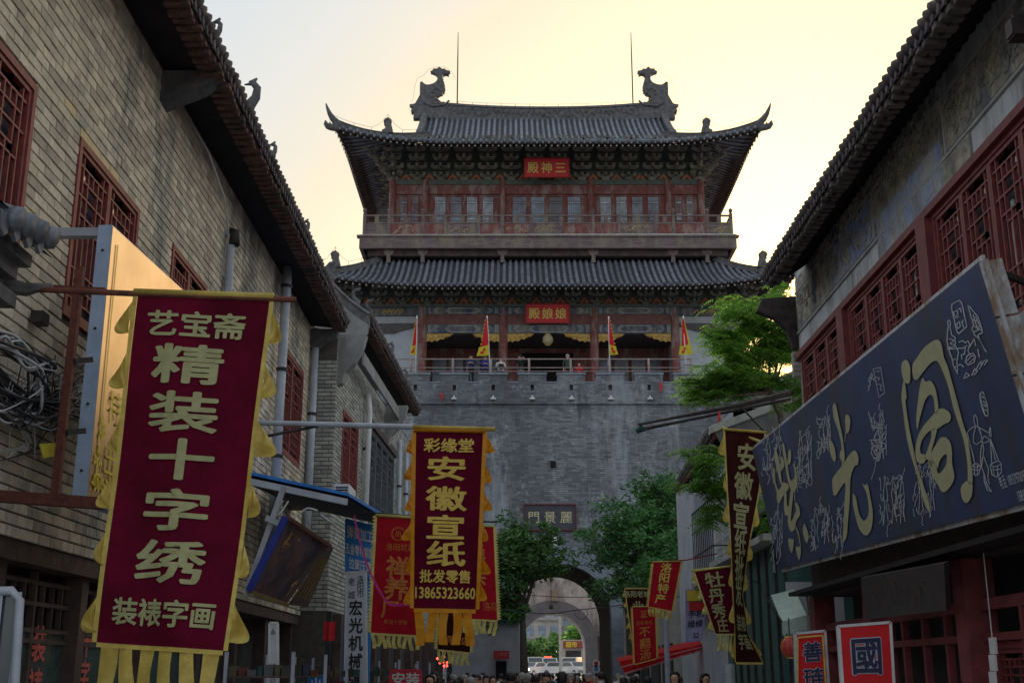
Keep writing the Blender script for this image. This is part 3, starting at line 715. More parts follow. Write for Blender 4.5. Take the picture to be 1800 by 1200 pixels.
# beams: painted upper beam, maroon panel, painted lower beam with outlined cartouches
def painted_beam(x0, x1, y, z0, z1, parent):
    o = MB().box(x0, x1, y, y + .28, z0, z1).build('painted_beam', M['beampaint'], parent)
    l = MB(); h = z1 - z0; zc = (z0 + z1) / 2; W = x1 - x0; xc = (x0 + x1) / 2; yy = y - .006; t = .035
    def ln(a, b): l.bar((a[0], yy, a[1]), (b[0], yy, b[1]), .012, t, up=(0, 0, 1)) if abs(a[0] - b[0]) > abs(a[1] - b[1]) else l.bar((a[0], yy, a[1]), (b[0], yy, b[1]), t, .012, up=(0, 1, 0))
    for sx in (-1, 1):
        e = xc + sx * W / 2
        for off in (.12, .2): ln((e - sx * off, z0 + .04), (e - sx * off, z1 - .04))
        for off in (.38, .5): ln((e - sx * (off + .18), z1 - .05), (e - sx * off, zc)); ln((e - sx * off, zc), (e - sx * (off + .18), z0 + .05))
        c = xc + sx * W * .22
        for off in (0, .12): ln((c - sx * (.15 + off), z1 - .06), (c + sx * (.08 - off), zc)); ln((c + sx * (.08 - off), zc), (c - sx * (.15 + off), z0 + .06))
    ln((xc - W * .18, z1 - .07), (xc + W * .18, z1 - .07)); ln((xc - W * .18, z0 + .07), (xc + W * .18, z0 + .07))
    l.build('outline_paint', M['beamline'], o); return o
for a, b in zip(lcols[:-1], lcols[1:]):
    x0, x1 = TX + a + .22, TX + b - .22
    painted_beam(x0, x1, 64.36, 21.02, 21.44, tower)
    MB().box(x0, x1, 64.42, 64.56, 20.42, 21.02).build('between_panel', M['panelred'], tower)
    painted_beam(x0, x1, 64.36, 19.92, 20.42, tower)
    for sx in (-1, 1):
        e = x0 if sx < 0 else x1; g = MB(); L_ = 1.5
        g.prism([(0, 0), (0, -.5), (.15, -.42), (.3, -.5), (.45, -.4), (.62, -.45), (.75, -.33), (.95, -.34), (1.1, -.2), (1.3, -.16), (1.5, -.02), (1.5, 0)], (e, 64.44, 19.92), (-sx, 0, 0), (0, 0, 1), (0, .08, 0))
        o = g.build('gilt_bracket', M['gilt'], tower)
        s = MB()
        for j in range(9):
            cx = e - sx * (.12 + j * .15); cz = 19.8 - .14 * (1 - j / 9) * (1 + (j % 2))
            s.tube([V(cx + .07 * math.cos(t), 64.42, cz + .07 * math.sin(t)) for t in (0, 1.2, 2.4, 3.6, 4.8)], .022, 4)
        s.build('gilt_scrolls', M['gilt'], o)
for x in lcols: MB().box(TX + x - .24, TX + x + .24, 64.3, 64.5, 20.9, 21.44).build('column_head', M['beampaint'], tower)
MB().box(TX - 11.0, TX + 11.0, 64.28, 64.8, 21.46, 21.58).build('head_beam', M['green'], tower)
MB().box(TX - 10.95, TX + 10.95, 64.72, 74.2, 21.58, 23.4).build('bracket_wall', M['green'], tower)
mx = bracket_row(BM2, EM2, 10.9, 64.62, 74.2, 21.58, 1.36, tower)
motif_panels(mx, 64.72, 21.6, 22.12, tower, .4)
MB().box(TX - 11.0, TX + 11.0, 63.35, 63.5, 22.72, 22.86).build('eave_purlin', M['green'], tower)
# porch: doors at the back
for bi, (a, b) in enumerate(zip(lcols[:-1], lcols[1:])):
    if bi == 1:
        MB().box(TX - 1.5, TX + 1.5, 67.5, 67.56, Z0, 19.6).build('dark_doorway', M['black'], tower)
        for k in (-1, 1): MB().box(TX + k * 2.0 - .5, TX + k * 2.0 + .5, 67.4, 67.55, Z0, 19.6).build('door_leaf', M['redwood'], tower)
        continue
    x0, x1 = TX + a + .3, TX + b - .3; n = 4; wd = (x1 - x0) / n
    for i in range(n): lattice_sash(x0 + i * wd + .06, x0 + (i + 1) * wd - .06, 67.5, 16.9, 19.3, tower, glass=M['paperglass'])
MB().box(TX - 10.0, TX + 10.0, 65.2, 73, 22.9, 24.7).build('mid_core', M['redwood'], tower)
MB().box(TX - 9.6, TX + 9.6, 65.35, 65.6, 24.1, 24.62).build('under_deck_beam', M['darkwood'], tower)
# top ridge of the lower roof against the wall
ridge_path([(TX - 9.45, 65.35, 24.35), (TX + 9.45, 65.35, 24.35)], .3, .3, 'wall_ridge', roof2)
for sx in (-1, 1): ridge_path([(TX + sx * 9.5, 65.4, 24.35), (TX + sx * 9.5, 74.6, 24.35)], .3, .3, 'wall_ridge', roof2)
# name boards on the tower
def name_board(txt, xc, y, zc, w_, h, label, tilt=.25):
    t = thing('name_board', label, 'name board', (xc, y, zc - h / 2))
    ay = V(0, -tilt, 1).normalized(); n = V(1, 0, 0).cross(ay)
    o = V(xc, y, zc)
    b = MB(); b.prism([(-w_ / 2, -h / 2), (w_ / 2, -h / 2), (w_ / 2, h / 2), (-w_ / 2, h / 2)], o, (1, 0, 0), ay, -n * .1); b.build('board', M['boardred'], t)
    fr = MB()
    for p, q in (((-w_/2, -h/2), (w_/2, -h/2)), ((w_/2, -h/2), (w_/2, h/2)), ((w_/2, h/2), (-w_/2, h/2)), ((-w_/2, h/2), (-w_/2, -h/2))):
        fr.bar(o + V(1, 0, 0) * p[0] + ay * p[1], o + V(1, 0, 0) * q[0] + ay * q[1], .06, .06, up=(0, 1, 0))
    fr.build('frame', mat('dark red lacquer', (.3, .015, .015), rough=.5), t)
    st = w_ / 3.25
    lettering([(c, (i - 1) * st, 0, h * .62, .015) for i, c in enumerate(txt)], plane_fn(o, (1, 0, 0), ay), 'lettering', M['gold'], t)
name_board('殿神三', 2.03, 64.9, 30.1, 2.6, 1.1, 'dull red board with gold characters 三神殿 under the upper eave')
name_board('殿娘娘', 1.98, 64.0, 20.95, 2.4, 1.05, 'bright red board with gold characters 娘娘殿 under the lower eave', .15)
# ============================================================ left side of the street
M['brickL'] = mat('buff grey facing brick', (.54, .46, .35), (.385, .34, .27), rough=.9, scale=5, bump=.5, bscale=40, rnd=.26, stain=(.3, .29, .26), stain_scale=1.0)
M['brickN'] = mat('pale buff brick', (.85, .68, .38), (.7, .56, .34), rough=.9, scale=5, bump=.4, bscale=40)
M['brickG'] = mat('grey facing brick', (.34, .335, .3), (.24, .24, .225), rough=.9, scale=5, bump=.5, bscale=40, rnd=.25)
M['mortar'] = mat('dark mortar', (.1, .09, .075), (.065, .06, .055), rough=.95, scale=9, bump=.3)
M['pipe'] = mat('grey plastic pipe', (.36, .39, .45), (.26, .28, .33), rough=.45, scale=3)
M['fascia'] = mat('red brown eave board', (.19, .095, .08), (.08, .05, .05), rough=.85, scale=7, bump=1., bdist=.08, stain=(.1, .08, .07), stain_scale=2)
M['eavetile'] = mat('old eave tile', (.12, .1, .1), (.055, .045, .05), rough=.8, scale=6, bump=.6, rnd=.3)
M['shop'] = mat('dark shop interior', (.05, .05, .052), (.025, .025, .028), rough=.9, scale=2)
M['shopwood'] = mat('dark shopfront wood', (.09, .06, .05), (.045, .03, .028), rough=.7, scale=4, bump=.2)
M['wplaster'] = mat('pale lime plaster', (.25, .25, .25), (.16, .165, .17), rough=.9, scale=2, bump=.2, stain=(.25, .24, .22), stain_scale=1.5)

def brick_wall(parent, o, d, n, L_, z0, z1, holes, m_b, bl=.31, bh=.108, single=300, prefer=None, proud=.014, special=None):
    """courses of separate bricks on the face o + d*s, facing n. holes = [(s0, s1, z0, z1)]"""
    o = Vector(o); d = Vector(d).normalized(); n = Vector(n).normalized()
    rnd = random.Random(3); bricks = []
    rows = int((z1 - z0) / bh)
    for r in range(rows):
        za, zc = z0 + r * bh + .005, z0 + (r + 1) * bh - .009
        s = -(bl / 2 if r % 2 else 0) + rnd.uniform(-.01, .01)
        while s < L_:
            a, b = max(0, s + .005), min(L_, s + bl - .008); s += bl
            if b - a < .03: continue
            segs = [(a, b)]
            for (h0, h1, hz0, hz1) in holes:
                if zc > hz0 + .01 and za < hz1 - .01:
                    ns = []
                    for (p, q) in segs:
                        if q <= h0 or p >= h1: ns.append((p, q))
                        else:
                            if p < h0 - .03: ns.append((p, h0 - .004))
                            if q > h1 + .03: ns.append((h1 + .004, q))
                    segs = ns
            for p, q in segs: bricks.append((p, q, za, zc))
    def mk(b, p, q, za, zc, base=None):
        pr = proud + rnd.uniform(-.004, .005); w0 = o + d * p; w1 = o + d * q; e = n * pr
        c = .004
        pts = []
        for zz in (za, zc):
            pts += [w0 + V(0, 0, zz), w1 + V(0, 0, zz)]
        dz = V(0, 0, c); ds = d * c
        k = len(b.v)
        b.v += [tuple(x) for x in (w0 + V(0, 0, za), w1 + V(0, 0, za), w1 + V(0, 0, zc), w0 + V(0, 0, zc),
                w0 + V(0, 0, za) + e + dz + ds, w1 + V(0, 0, za) + e + dz - ds, w1 + V(0, 0, zc) + e - dz - ds, w0 + V(0, 0, zc) + e - dz + ds)]
        b.f += [(k+4, k+5, k+6, k+7), (k, k+1, k+5, k+4), (k+1, k+2, k+6, k+5), (k+2, k+3, k+7, k+6), (k+3, k, k+4, k+7)]
    key = prefer or (lambda c: (c - V(0, 0, CZ)).length)
    cen = [(key(o + d * ((p + q) / 2) + V(0, 0, (za + zc) / 2)), i) for i, (p, q, za, zc) in enumerate(bricks)]
    cen.sort(); near = set(i for _, i in cen[:single])
    rest = MB()
    share = {}
    for i, (p, q, za, zc) in enumerate(bricks):
        sp = special and special(p, q, za, zc)
        if i in near or sp:
            key2 = (round(q - p, 3), round(zc - za, 3), bool(sp)) if abs((q - p) - (bl - .013)) < .002 else None
            if key2 and key2 in share: me = share[key2]
            else:
                b = MB(); w_ = q - p; h_ = zc - za; e = n * proud; c = .004; dz = V(0, 0, c); ds = d * c
                A = [V(0, 0, 0), d * w_, d * w_ + V(0, 0, h_), V(0, 0, h_)]
                B = [e + dz + ds, d * w_ + e + dz - ds, d * w_ + V(0, 0, h_) + e - dz - ds, V(0, 0, h_) + e - dz + ds]
                b.v = [tuple(x) for x in A + B]; b.f = [(4, 5, 6, 7), (0, 1, 5, 4), (1, 2, 6, 5), (2, 3, 7, 6), (3, 0, 4, 7)]
                me = b.mesh('brick', M['brickN'] if sp else m_b)
                if key2: share[key2] = me
            obj('brick', me, parent, loc=o + d * p + V(0, 0, za) + n * rnd.uniform(-.004, .005))
        else: mk(rest, p, q, za, zc)
    if rest.v: rest.build('far_bricks', m_b, parent, kind='stuff')

def pierced_wall(parent, o, d, n, L_, z0, z1, holes, m, depth=.14, name='wall'):
    """flat wall face with real openings and their reveals"""
    o = Vector(o); d = Vector(d).normalized(); n = Vector(n).normalized(); b = MB()
    ss = sorted({0., L_} | {h[0] for h in holes} | {h[1] for h in holes}); zs = sorted({z0, z1} | {h[2] for h in holes} | {h[3] for h in holes})
    P = lambda s, z, q=0.: o + d * s + V(0, 0, z) + n * q
    for a, c in zip(ss[:-1], ss[1:]):
        for e, f in zip(zs[:-1], zs[1:]):
            if any(h[0] <= (a + c) / 2 <= h[1] and h[2] <= (e + f) / 2 <= h[3] for h in holes): continue
            b.quad(P(a, e), P(c, e), P(c, f), P(a, f))
    for h0, h1, e, f in holes:
        b.quad(P(h0, e), P(h1, e), P(h1, e, -depth), P(h0, e, -depth)).quad(P(h0, f), P(h1, f), P(h1, f, -depth), P(h0, f, -depth))
        b.quad(P(h0, e), P(h0, f), P(h0, f, -depth), P(h0, e, -depth)).quad(P(h1, e), P(h1, f), P(h1, f, -depth), P(h1, e, -depth))
    k = 4.
    b.quad(P(0, z0), P(0, z1), P(0, z1, -k), P(0, z0, -k)).quad(P(L_, z0), P(L_, z1), P(L_, z1, -k), P(L_, z0, -k)).quad(P(0, z1), P(L_, z1), P(L_, z1, -k), P(0, z1, -k)).quad(P(0, z0), P(L_, z0), P(L_, z0, -k), P(0, z0, -k))
    b.quad(P(0, z0, -k), P(L_, z0, -k), P(L_, z1, -k), P(0, z1, -k))
    return b.build(name, m, parent)
def lattice_window(parent, o, d, n, w_, h, panels, wood, glass, pat=0, name='window', depth=.1, shutters=False, t=.07):
    """timber window on face o (lower corner) + d*s, up z, facing n; panels = number of leaves"""
    o = Vector(o); d = Vector(d).normalized(); n = Vector(n).normalized(); up = V(0, 0, 1)
    def bx(b, s0, s1, z0, z1, n0, n1):
        p = [o + d * s0 + n * n0 + up * z0, o + d * s1 + n * n0 + up * z0, o + d * s1 + n * n1 + up * z0, o + d * s0 + n * n1 + up * z0]
        b.hexa(p + [q + up * (z1 - z0) for q in p])
    f = MB(); bx(f, 0, w_, 0, t, -depth, .03); bx(f, 0, w_, h - t, h, -depth, .03); bx(f, 0, t, t, h - t, -depth, .03); bx(f, w_ - t, w_, t, h - t, -depth, .03)
    win = f.build(name, wood, parent)
    g = MB(); g.quad(o + n * -.085 + up * t + d * t, o + d * (w_ - t) - n * .085 + up * t, o + d * (w_ - t) - n * .085 + up * (h - t), o - n * .085 + d * t + up * (h - t)); g.build('pane', glass, win)
    pw = (w_ - 2 * t) / panels
    for k in range(panels):
        a = t + k * pw; b0 = a + pw; s = .05
        l = MB(); bx(l, a + .003, a + s, t, h - t, -.05, .012); bx(l, b0 - s, b0 - .003, t, h - t, -.05, .012); bx(l, a + s, b0 - s, t, t + s, -.05, .012); bx(l, a + s, b0 - s, h - t - s, h - t, -.05, .012)
        l.build('sash', wood, win)
        l = MB(); ia, ib, iz0, iz1 = a + s, b0 - s, t + s, h - t - s; W = ib - ia; H = iz1 - iz0; q = .022
        def vb(f, z_a, z_b): c = ia + W * f; bx(l, c - q / 2, c + q / 2, iz0 + H * z_a, iz0 + H * z_b, -.035, .0)
        def hb(f, x_a, x_b): c = iz0 + H * f; bx(l, ia + W * x_a, ia + W * x_b, c - q / 2, c + q / 2, -.0345, -.0005)
        for f_ in (.14, .86): vb(f_, 0, 1)
        for f_ in (.07, .93, .74): hb(f_, 0, 1)
        hb(.26, 0, 1)
        for f_ in (.32, .5, .68): vb(f_, .07, .62)
        vb(.5, .84, 1); vb(.32, .74, .93); vb(.68, .74, .93); hb(.84, .14, .86); hb(.62, .14, .68); hb(.56, .32, .86); vb(.68, .56, .74); vb(.32, .62, .74)
        hb(.16, .14, .86); vb(.5, 0, .07); vb(.5, .93, 1)
        l.build('lattice', wood, win)
    return win
def tiled_eave(parent, p0, p1, outw, zrise, run, step, r, m, wood, drop=.12, soff=.9, fascia=.2, soffit_dz=0., name='roof', gap=0., raf=True):
    """roof edge from p0 to p1 (street side), outw = unit vector to the street; roof climbs away from it"""
    p0 = Vector(p0); p1 = Vector(p1); d = (p1 - p0); Ln = d.length; d = d.normalized(); ow = Vector(outw).normalized(); back = -ow * run + V(0, 0, zrise)
    rf = MB().quad(p0, p1, p1 + back, p0 + back).quad(p0 - V(0, 0, .1), p1 - V(0, 0, .1), p1 + back - V(0, 0, .12), p0 + back - V(0, 0, .12)).quad(p0, p1, p1 - V(0, 0, .1), p0 - V(0, 0, .1)).build(name, M['tile_pan'], parent)
    bd = back.normalized(); b = MB()
    b.tube([V(0, 0, 0), bd * (back.length * .33), bd * (back.length * .66), bd * back.length], r, 7); b.tube([-bd * .05, bd * .01], r * 1.15, 8)
    me = b.mesh('tile_row', m, True)
    dm = MB().prism([(-step * .36, .02), (step * .36, .02), (step * .25, -.07), (0, -.12), (-step * .25, -.07)], V(0, 0, 0), d, (0, 0, 1), ow * -.03).mesh('drip_tile', m)
    n = int(Ln / step)
    for i in range(n + 1):
        p = p0 + d * (i * step) + V(0, 0, r * .5) + V(random.uniform(-.008, .008), 0, random.uniform(-.015, .015))
        obj('tile_row', me, rf, loc=p)
        if i < n: obj('drip_tile', dm, rf, loc=p0 + d * ((i + .5) * step) + ow * .015)
    # fascia, soffit and rafters, slightly below the tiles
    lo = V(0, 0, -.13)
    f = MB()
    q0 = p0 - ow * .04 + lo; q1 = p1 - ow * .04 + lo
    f.hexa([q0, q1, q1 - ow * fascia, q0 - ow * fascia, q0 + V(0, 0, .09), q1 + V(0, 0, .09), q1 - ow * fascia + V(0, 0, .09), q0 - ow * fascia + V(0, 0, .09)])
    f.build('fascia_board', wood, parent)
    e = MB(); a = step * .5; rj = random.Random(4)
    while a < Ln:
        c0 = q0 + d * a - V(0, 0, .004); wj = step * rj.uniform(.22, .34); hj = rj.uniform(.03, .07); l0 = rj.uniform(-.01, .05)
        e.hexa([c0 - d * wj - ow * (fascia + .03) - V(0, 0, hj), c0 + d * wj - ow * (fascia + .03) - V(0, 0, hj), c0 + d * wj + ow * l0 - V(0, 0, hj), c0 - d * wj + ow * l0 - V(0, 0, hj),
                c0 - d * wj - ow * (fascia + .03), c0 + d * wj - ow * (fascia + .03), c0 + d * wj + ow * l0, c0 - d * wj + ow * l0]); a += step
    e.build('rafter_ends', wood, parent, kind='stuff')
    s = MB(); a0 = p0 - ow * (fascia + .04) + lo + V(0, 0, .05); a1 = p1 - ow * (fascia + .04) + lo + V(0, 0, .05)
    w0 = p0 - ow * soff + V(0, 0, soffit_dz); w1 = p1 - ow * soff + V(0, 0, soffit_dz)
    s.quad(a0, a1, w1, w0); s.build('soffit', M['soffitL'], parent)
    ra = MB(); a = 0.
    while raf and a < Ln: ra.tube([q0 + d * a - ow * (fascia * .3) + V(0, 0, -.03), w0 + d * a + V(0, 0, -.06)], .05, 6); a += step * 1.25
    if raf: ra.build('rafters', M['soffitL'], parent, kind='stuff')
    return rf
def corbel(parent, x, y, z, sx, w_=.3, m=None, L_=.75, h=.55, name='brick_corbel'):
    b = MB(); b.prism([(0, 0), (.2, .02), (.3, .12), (.45, .16), (L_, h - .2), (L_, h), (0, h)], (x, y, z), (sx, 0, 0), (0, 0, 1), (0, w_, 0)); return b.build(name, m or M['wplaster'], parent)

b1 = thing('brick_shop_building', 'buff brick two storey building on the left with red lattice windows and long eave', 'building', (-4.4, 15, 0))
XL = -4.4
wins = [(8.3, 10.05, 5.03, 6.86), (11.2, 13.2, 5.03, 6.9), (14.62, 16.4, 5.05, 7.0), (17.6, 19.2, 5.1, 7.1), (22.15, 24.5, 5.7, 7.72)]
holes = [(a - 5, b - 5, c, e) for a, b, c, e in wins]
pierced_wall(b1, (XL, 5, 0), (0, 1, 0), (1, 0, 0), 20.45, 2.8, 9.0, holes, M['mortar'])
def sp1(p, q, za, zc): return (11.05 - 5 < p < 12.3 - 5 and abs((za + zc) / 2 - 6.97) < .056) or (10.7 - 5 < p < 10.95 - 5 and abs(za - 6.98) < .06)
def vis(c):
    d = c.y * math.cos(TH) + (c.z - CZ) * math.sin(TH); u = 900 + FPX * c.x / d
    return 1e6 if u < -10 or c.z < 3.3 else d
brick_wall(b1, (XL, 5, 0), (0, 1, 0), (1, 0, 0), 20.45, 2.8, 9.0, holes, M['brickL'], special=sp1, prefer=vis)
for a, b, c, e in wins:
    lattice_window(b1, (XL + .0, a, c), (0, 1, 0), (1, 0, 0), b - a, e - c, 2, M['redwood2'], M['glass'])
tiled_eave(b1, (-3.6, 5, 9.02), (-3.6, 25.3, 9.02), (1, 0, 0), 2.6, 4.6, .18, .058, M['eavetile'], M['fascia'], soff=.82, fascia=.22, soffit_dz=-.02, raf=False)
corb = MB(); corb.hexa([(-4.4, 13.6, 8.5), (-3.9, 13.6, 8.72), (-3.9, 13.92, 8.72), (-4.4, 13.92, 8.5), (-4.4, 13.6, 8.93), (-3.62, 13.6, 8.93), (-3.62, 13.92, 8.93), (-4.4, 13.92, 8.93)]); corb.build('brick_corbel', M['ridge'], b1)
corbel(b1, -4.4, 25.1, 8.45, 1, .25, M['ridge'], L_=.6, h=.42)
# horn shaped eave ornaments
def eave_horn(parent, x, y, z, s, flip=1):
    b = MB(); b.tube([(x, y, z - .1), (x + .02, y, z + .08 * s), (x + .1 * s * flip, y, z + .2 * s), (x + .11 * s * flip, y, z + .33 * s), (x + .04 * s * flip, y, z + .42 * s), (x + .1 * s, y, z + .47 * s)], [.09 * s, .08 * s, .06 * s, .05 * s, .05 * s, .015], 7)
    b.tube([(x + .06 * s * flip, y, z + .4 * s), (x - .06 * s * flip, y, z + .38 * s)], [.035, .01], 5)
    return b.build('eave_horn', M['ridge'], parent, smooth=True)
eave_horn(b1, -3.72, 15.4, 9.25, 1.1); eave_horn(b1, -3.66, 16.8, 9.16, .6); eave_horn(b1, -3.68, 20.0, 9.15, .6); eave_horn(b1, -3.68, 13.3, 9.2, .6)
def drain(parent, pts, r=.06, m=None, clips=True):
    o = MB().tube(pts, r, 10).build('drainpipe', m or M['pipe'], parent, smooth=True)
    a = Vector(pts[0]); b = Vector(pts[-1]); k = 1.2
    zz = b.z + .6
    if clips:
        while zz < a.z - .3:
            t = (a.z - zz) / (a.z - b.z); p = a.lerp(b, t); MB().tube([p + V(0, 0, -.03), p + V(0, 0, .03)], r * 1.25, 10).build('pipe_clip', M['iron'], o); zz += 1.6
    return o
drain(b1, [(-4.5, 17.3, 8.15), (-4.32, 17.3, 8.15), (-4.3, 17.3, 8.0), (-4.3, 17.3, 2.9)], .065)
drain(b1, [(-4.32, 17.3, 8.16), (-4.26, 17.3, 8.16), (-4.24, 17.28, 7.95)], .085, M['iron'], False)
drain(b1, [(-4.2, 21.3, 9.0), (-4.22, 21.3, 6.2), (-4.22, 21.3, 3.2)], .085)
drain(b1, [(-4.28, 25.2, 8.9), (-4.28, 25.2, 3.2)], .08)
drain(b1, [(-4.3, 18.3, 7.0), (-4.3, 18.3, 3.2)], .04)
MB().tube([(-4.38, 15.0, 8.9), (-4.2, 15.3, 8.6), (-4.1, 15.9, 8.2), (-4.12, 16.4, 7.8), (-4.3, 16.8, 7.2)], .012, 4).build('loose_wire', M['pipe'], b1)
# ground floor shopfront
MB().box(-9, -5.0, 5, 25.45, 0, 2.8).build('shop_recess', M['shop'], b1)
sf = MB()
MB().box(-4.99, -4.42, 5, 25.45, 2.62, 2.797).build('shop_lintel', M['shopwood'], b1)
for y in (5.2, 7.9, 10.75, 12.9, 15.2, 17.8, 20.2, 22.6, 25.2): MB().box(-4.72, -4.5, y - .1, y + .1, 0, 2.617).build('shop_post', M['shopwood'], b1)
for a, b in ((8.0, 10.65), (10.85, 12.8), (13.0, 15.1), (15.3, 17.7)):
    f = MB()
    for z in (1.0, 1.95, 2.05, 2.3, 2.5): f.box(-4.66, -4.6, a + .003, b - .003, z - .02, z + .02)
    for k in range(1, 8): yy = a + (b - a) * k / 8; f.box(-4.655, -4.605, yy - .012, yy + .012, 2.05, 2.5)
    for k in (0.005, .5, .995): yy = a + (b - a) * k; f.box(-4.665, -4.595, yy - .025, yy + .025, 0, 2.6)
    o = f.build('shop_window', M['shopwood'], b1)
    MB().quad((-4.63, a, 0), (-4.63, b, 0), (-4.63, b, 2.05), (-4.63, a, 2.05)).build('pane', mat('dim shop glass', (.05, .085, .075), (.03, .05, .045), rough=.15, spec=.7), o)
fn = plane_fn((-4.615, 12.05, 1.93), (0, 1, 0), (0, 0, 1))
for it_ in [('装', 0, 0, .36, .02), ('裱', 0, -.4, .36, .02), ('十', 1.35, .05, .34, .02), ('字', 1.35, -.3, .34, .02), ('画', 2.2, -.1, .34, .02)]: lettering([it_], fn, 'window_character', mat('faded red vinyl', (.5, .1, .08), (.4, .08, .06), rough=.5), b1)
# pale metal frame standing at the left edge
fr = thing('metal_door_frame', 'pale tubular metal frame at the lower left corner beside the shop window', 'frame', (-3.0, 7.0, 0))
p = [onY(-60, 1040, 7.2), onY(36, 1038, 7.2), onY(50, 1200, 7.2)]
MB().tube([(p[0].x, 7.2, p[0].z), (p[1].x - .05, 7.2, p[1].z), (p[1].x, 7.2, p[1].z - .05), (p[2].x, 7.2, 0)], .028, 8).build('tube_frame', M['pipe'], fr, smooth=True)
for k in range(3): MB().tube([(p[0].x + .1 + k * .11, 7.2, p[0].z), (p[0].x + .1 + k * .11, 7.2, 0)], .012, 6).build('bar', M['pipe'], fr)
MB().quad((p[0].x, 7.22, 0), (p[1].x, 7.22, 0), (p[1].x, 7.22, p[0].z), (p[0].x, 7.22, p[0].z)).build('pane', M['glass'], fr)

# little gateway roof at the left edge
gw = thing('gateway_roof', 'end of a small grey tiled gateway roof on a brick pier at the left edge', 'gateway roof', (-3.7, 8.0, 0))
T0 = onY(84, 415, 8.1)
for k in range(4):
    y = 8.1 - k * .2
    a = V(T0.x - .0, y, T0.z - k * .03)
    MB().tube([a, a + V(-.35, 0, .13), a + V(-.8, 0, .42), a + V(-1.3, 0, .8)], .075, 8).tube([a + V(.05, 0, -.02), a], .085, 8).build('tile_row', M['tile'], gw, smooth=True)
    MB().prism([(-.08, .02), (.08, .02), (.05, -.1), (0, -.14), (-.05, -.1)], a + V(0, -.1, -.03), (0, 1, 0), (0, 0, 1), (-.03, 0, 0)).build('drip_tile', M['tile'], gw)
MB().quad(T0 + V(0, .15, -.05), T0 + V(0, -.9, -.05), T0 + V(-1.3, -.9, .7), T0 + V(-1.3, .15, .7)).quad(T0 + V(0, .15, -.12), T0 + V(0, -.9, -.12), T0 + V(-1.3, -.9, .6), T0 + V(-1.3, .15, .6)).build('pan_tiles', M['tile_pan'], gw)
for k, (dx, dz, hh) in enumerate(((-.12, -.22, .09), (-.2, -.32, .1), (-.28, -.43, .1), (-.16, -.55, .1))):
    MB().box(T0.x - 1.2, T0.x + dx, 7.25, 8.16 - .03 * k, T0.z + dz, T0.z + dz + hh).build('corbel_course', M['ridge'], gw)
MB().tube([T0 + V(-.35, .1, -.33), T0 + V(-.15, .1, -.37), T0 + V(.03, .1, -.34)], [.06, .05, .015], 6).build('carved_beak', M['ridge'], gw)
pier = MB().box(T0.x - 1.2, T0.x - .3, 7.4, 8.05, 3.4, T0.z - .55).build('pier', M['mortar'], gw)
z = T0.z - .64
r = 0
while z > T0.z - 1.3:
    for k in range(4):
        x = T0.x - .3 - k * .27 - (.13 if r % 2 else 0); MB().box(max(x - .26, T0.x - 1.19), x if k or not r % 2 else T0.x - .3, 7.39, 7.4, z, z + .075).build('brick', M['brickL'], gw)
    for k in range(2): MB().box(T0.x - .3, T0.x - .289, 7.41 + k * .32 + (.1 if r % 2 else 0), 7.41 + k * .32 + .3, z, z + .075).build('brick', M['brickL'], gw)
    z -= .085; r += 1

# second left building
DL = V(.041, 1, 0).normalized(); NL = V(1, -.041, 0).normalized()
O2 = V(-3.86, 25.6, 0)
def P2(s, z, out=0.): return O2 + DL * s + NL * out + V(0, 0, z)
b2 = thing('grey_brick_house', 'second left building of grey brick with a sagging tiled eave and tall dark window', 'building', (O2.x, 32, 0))
w2 = [(.9, 3.0, 5.4, 7.4), (4.7, 9.3, 5.3, 7.75)]
pierced_wall(b2, P2(0, 0), DL, NL, 19, 0, 8.9, w2, M['mortar'])
brick_wall(b2, P2(0, 0), DL, NL, 19, 2.9, 8.9, [(a, c, e, f) for a, c, e, f in w2], M['brickG'], single=0, bl=.32, bh=.09)
brick_wall(b2, P2(0, 0, -.55), NL, -DL, .55, 2.9, 8.3, [], M['brickG'], single=0, bl=.3, bh=.09)
lattice_window(b2, P2(w2[0][0], w2[0][2]), DL, NL, 2.1, 2.0, 2, M['redwood2'], M['glass'])
dw = mat('dark grey painted wood', (.11, .12, .14), (.06, .07, .08), rough=.6, scale=4)
lattice_window(b2, P2(w2[1][0], w2[1][2]), DL, NL, 4.6, 2.45, 4, dw, M['glass'])
b = MB(); a = P2(w2[1][0], 7.76); b.hexa([P2(4.6, 7.76, 0), P2(9.4, 7.76, 0), P2(9.4, 7.76, .1), P2(4.6, 7.76, .1), P2(4.6, 7.95, 0), P2(9.4, 7.95, 0), P2(9.4, 7.95, .1), P2(4.6, 7.95, .1)]); b.build('lintel', M['shopwood'], b2)
E0 = onY(652, 560, 27.0); 
E1 = onY(738, 722, 44.5)
ez = (E0.z + E1.z) / 2
print('b2 eave', E0, E1)
tiled_eave(b2, (E0.x, 27.0, E0.z), (E1.x, 44.5, E1.z), NL, 2.4, 4.2, .22, .07, M['eavetile'], M['fascia'], soff=.75, fascia=.2, soffit_dz=-.1, raf=False)
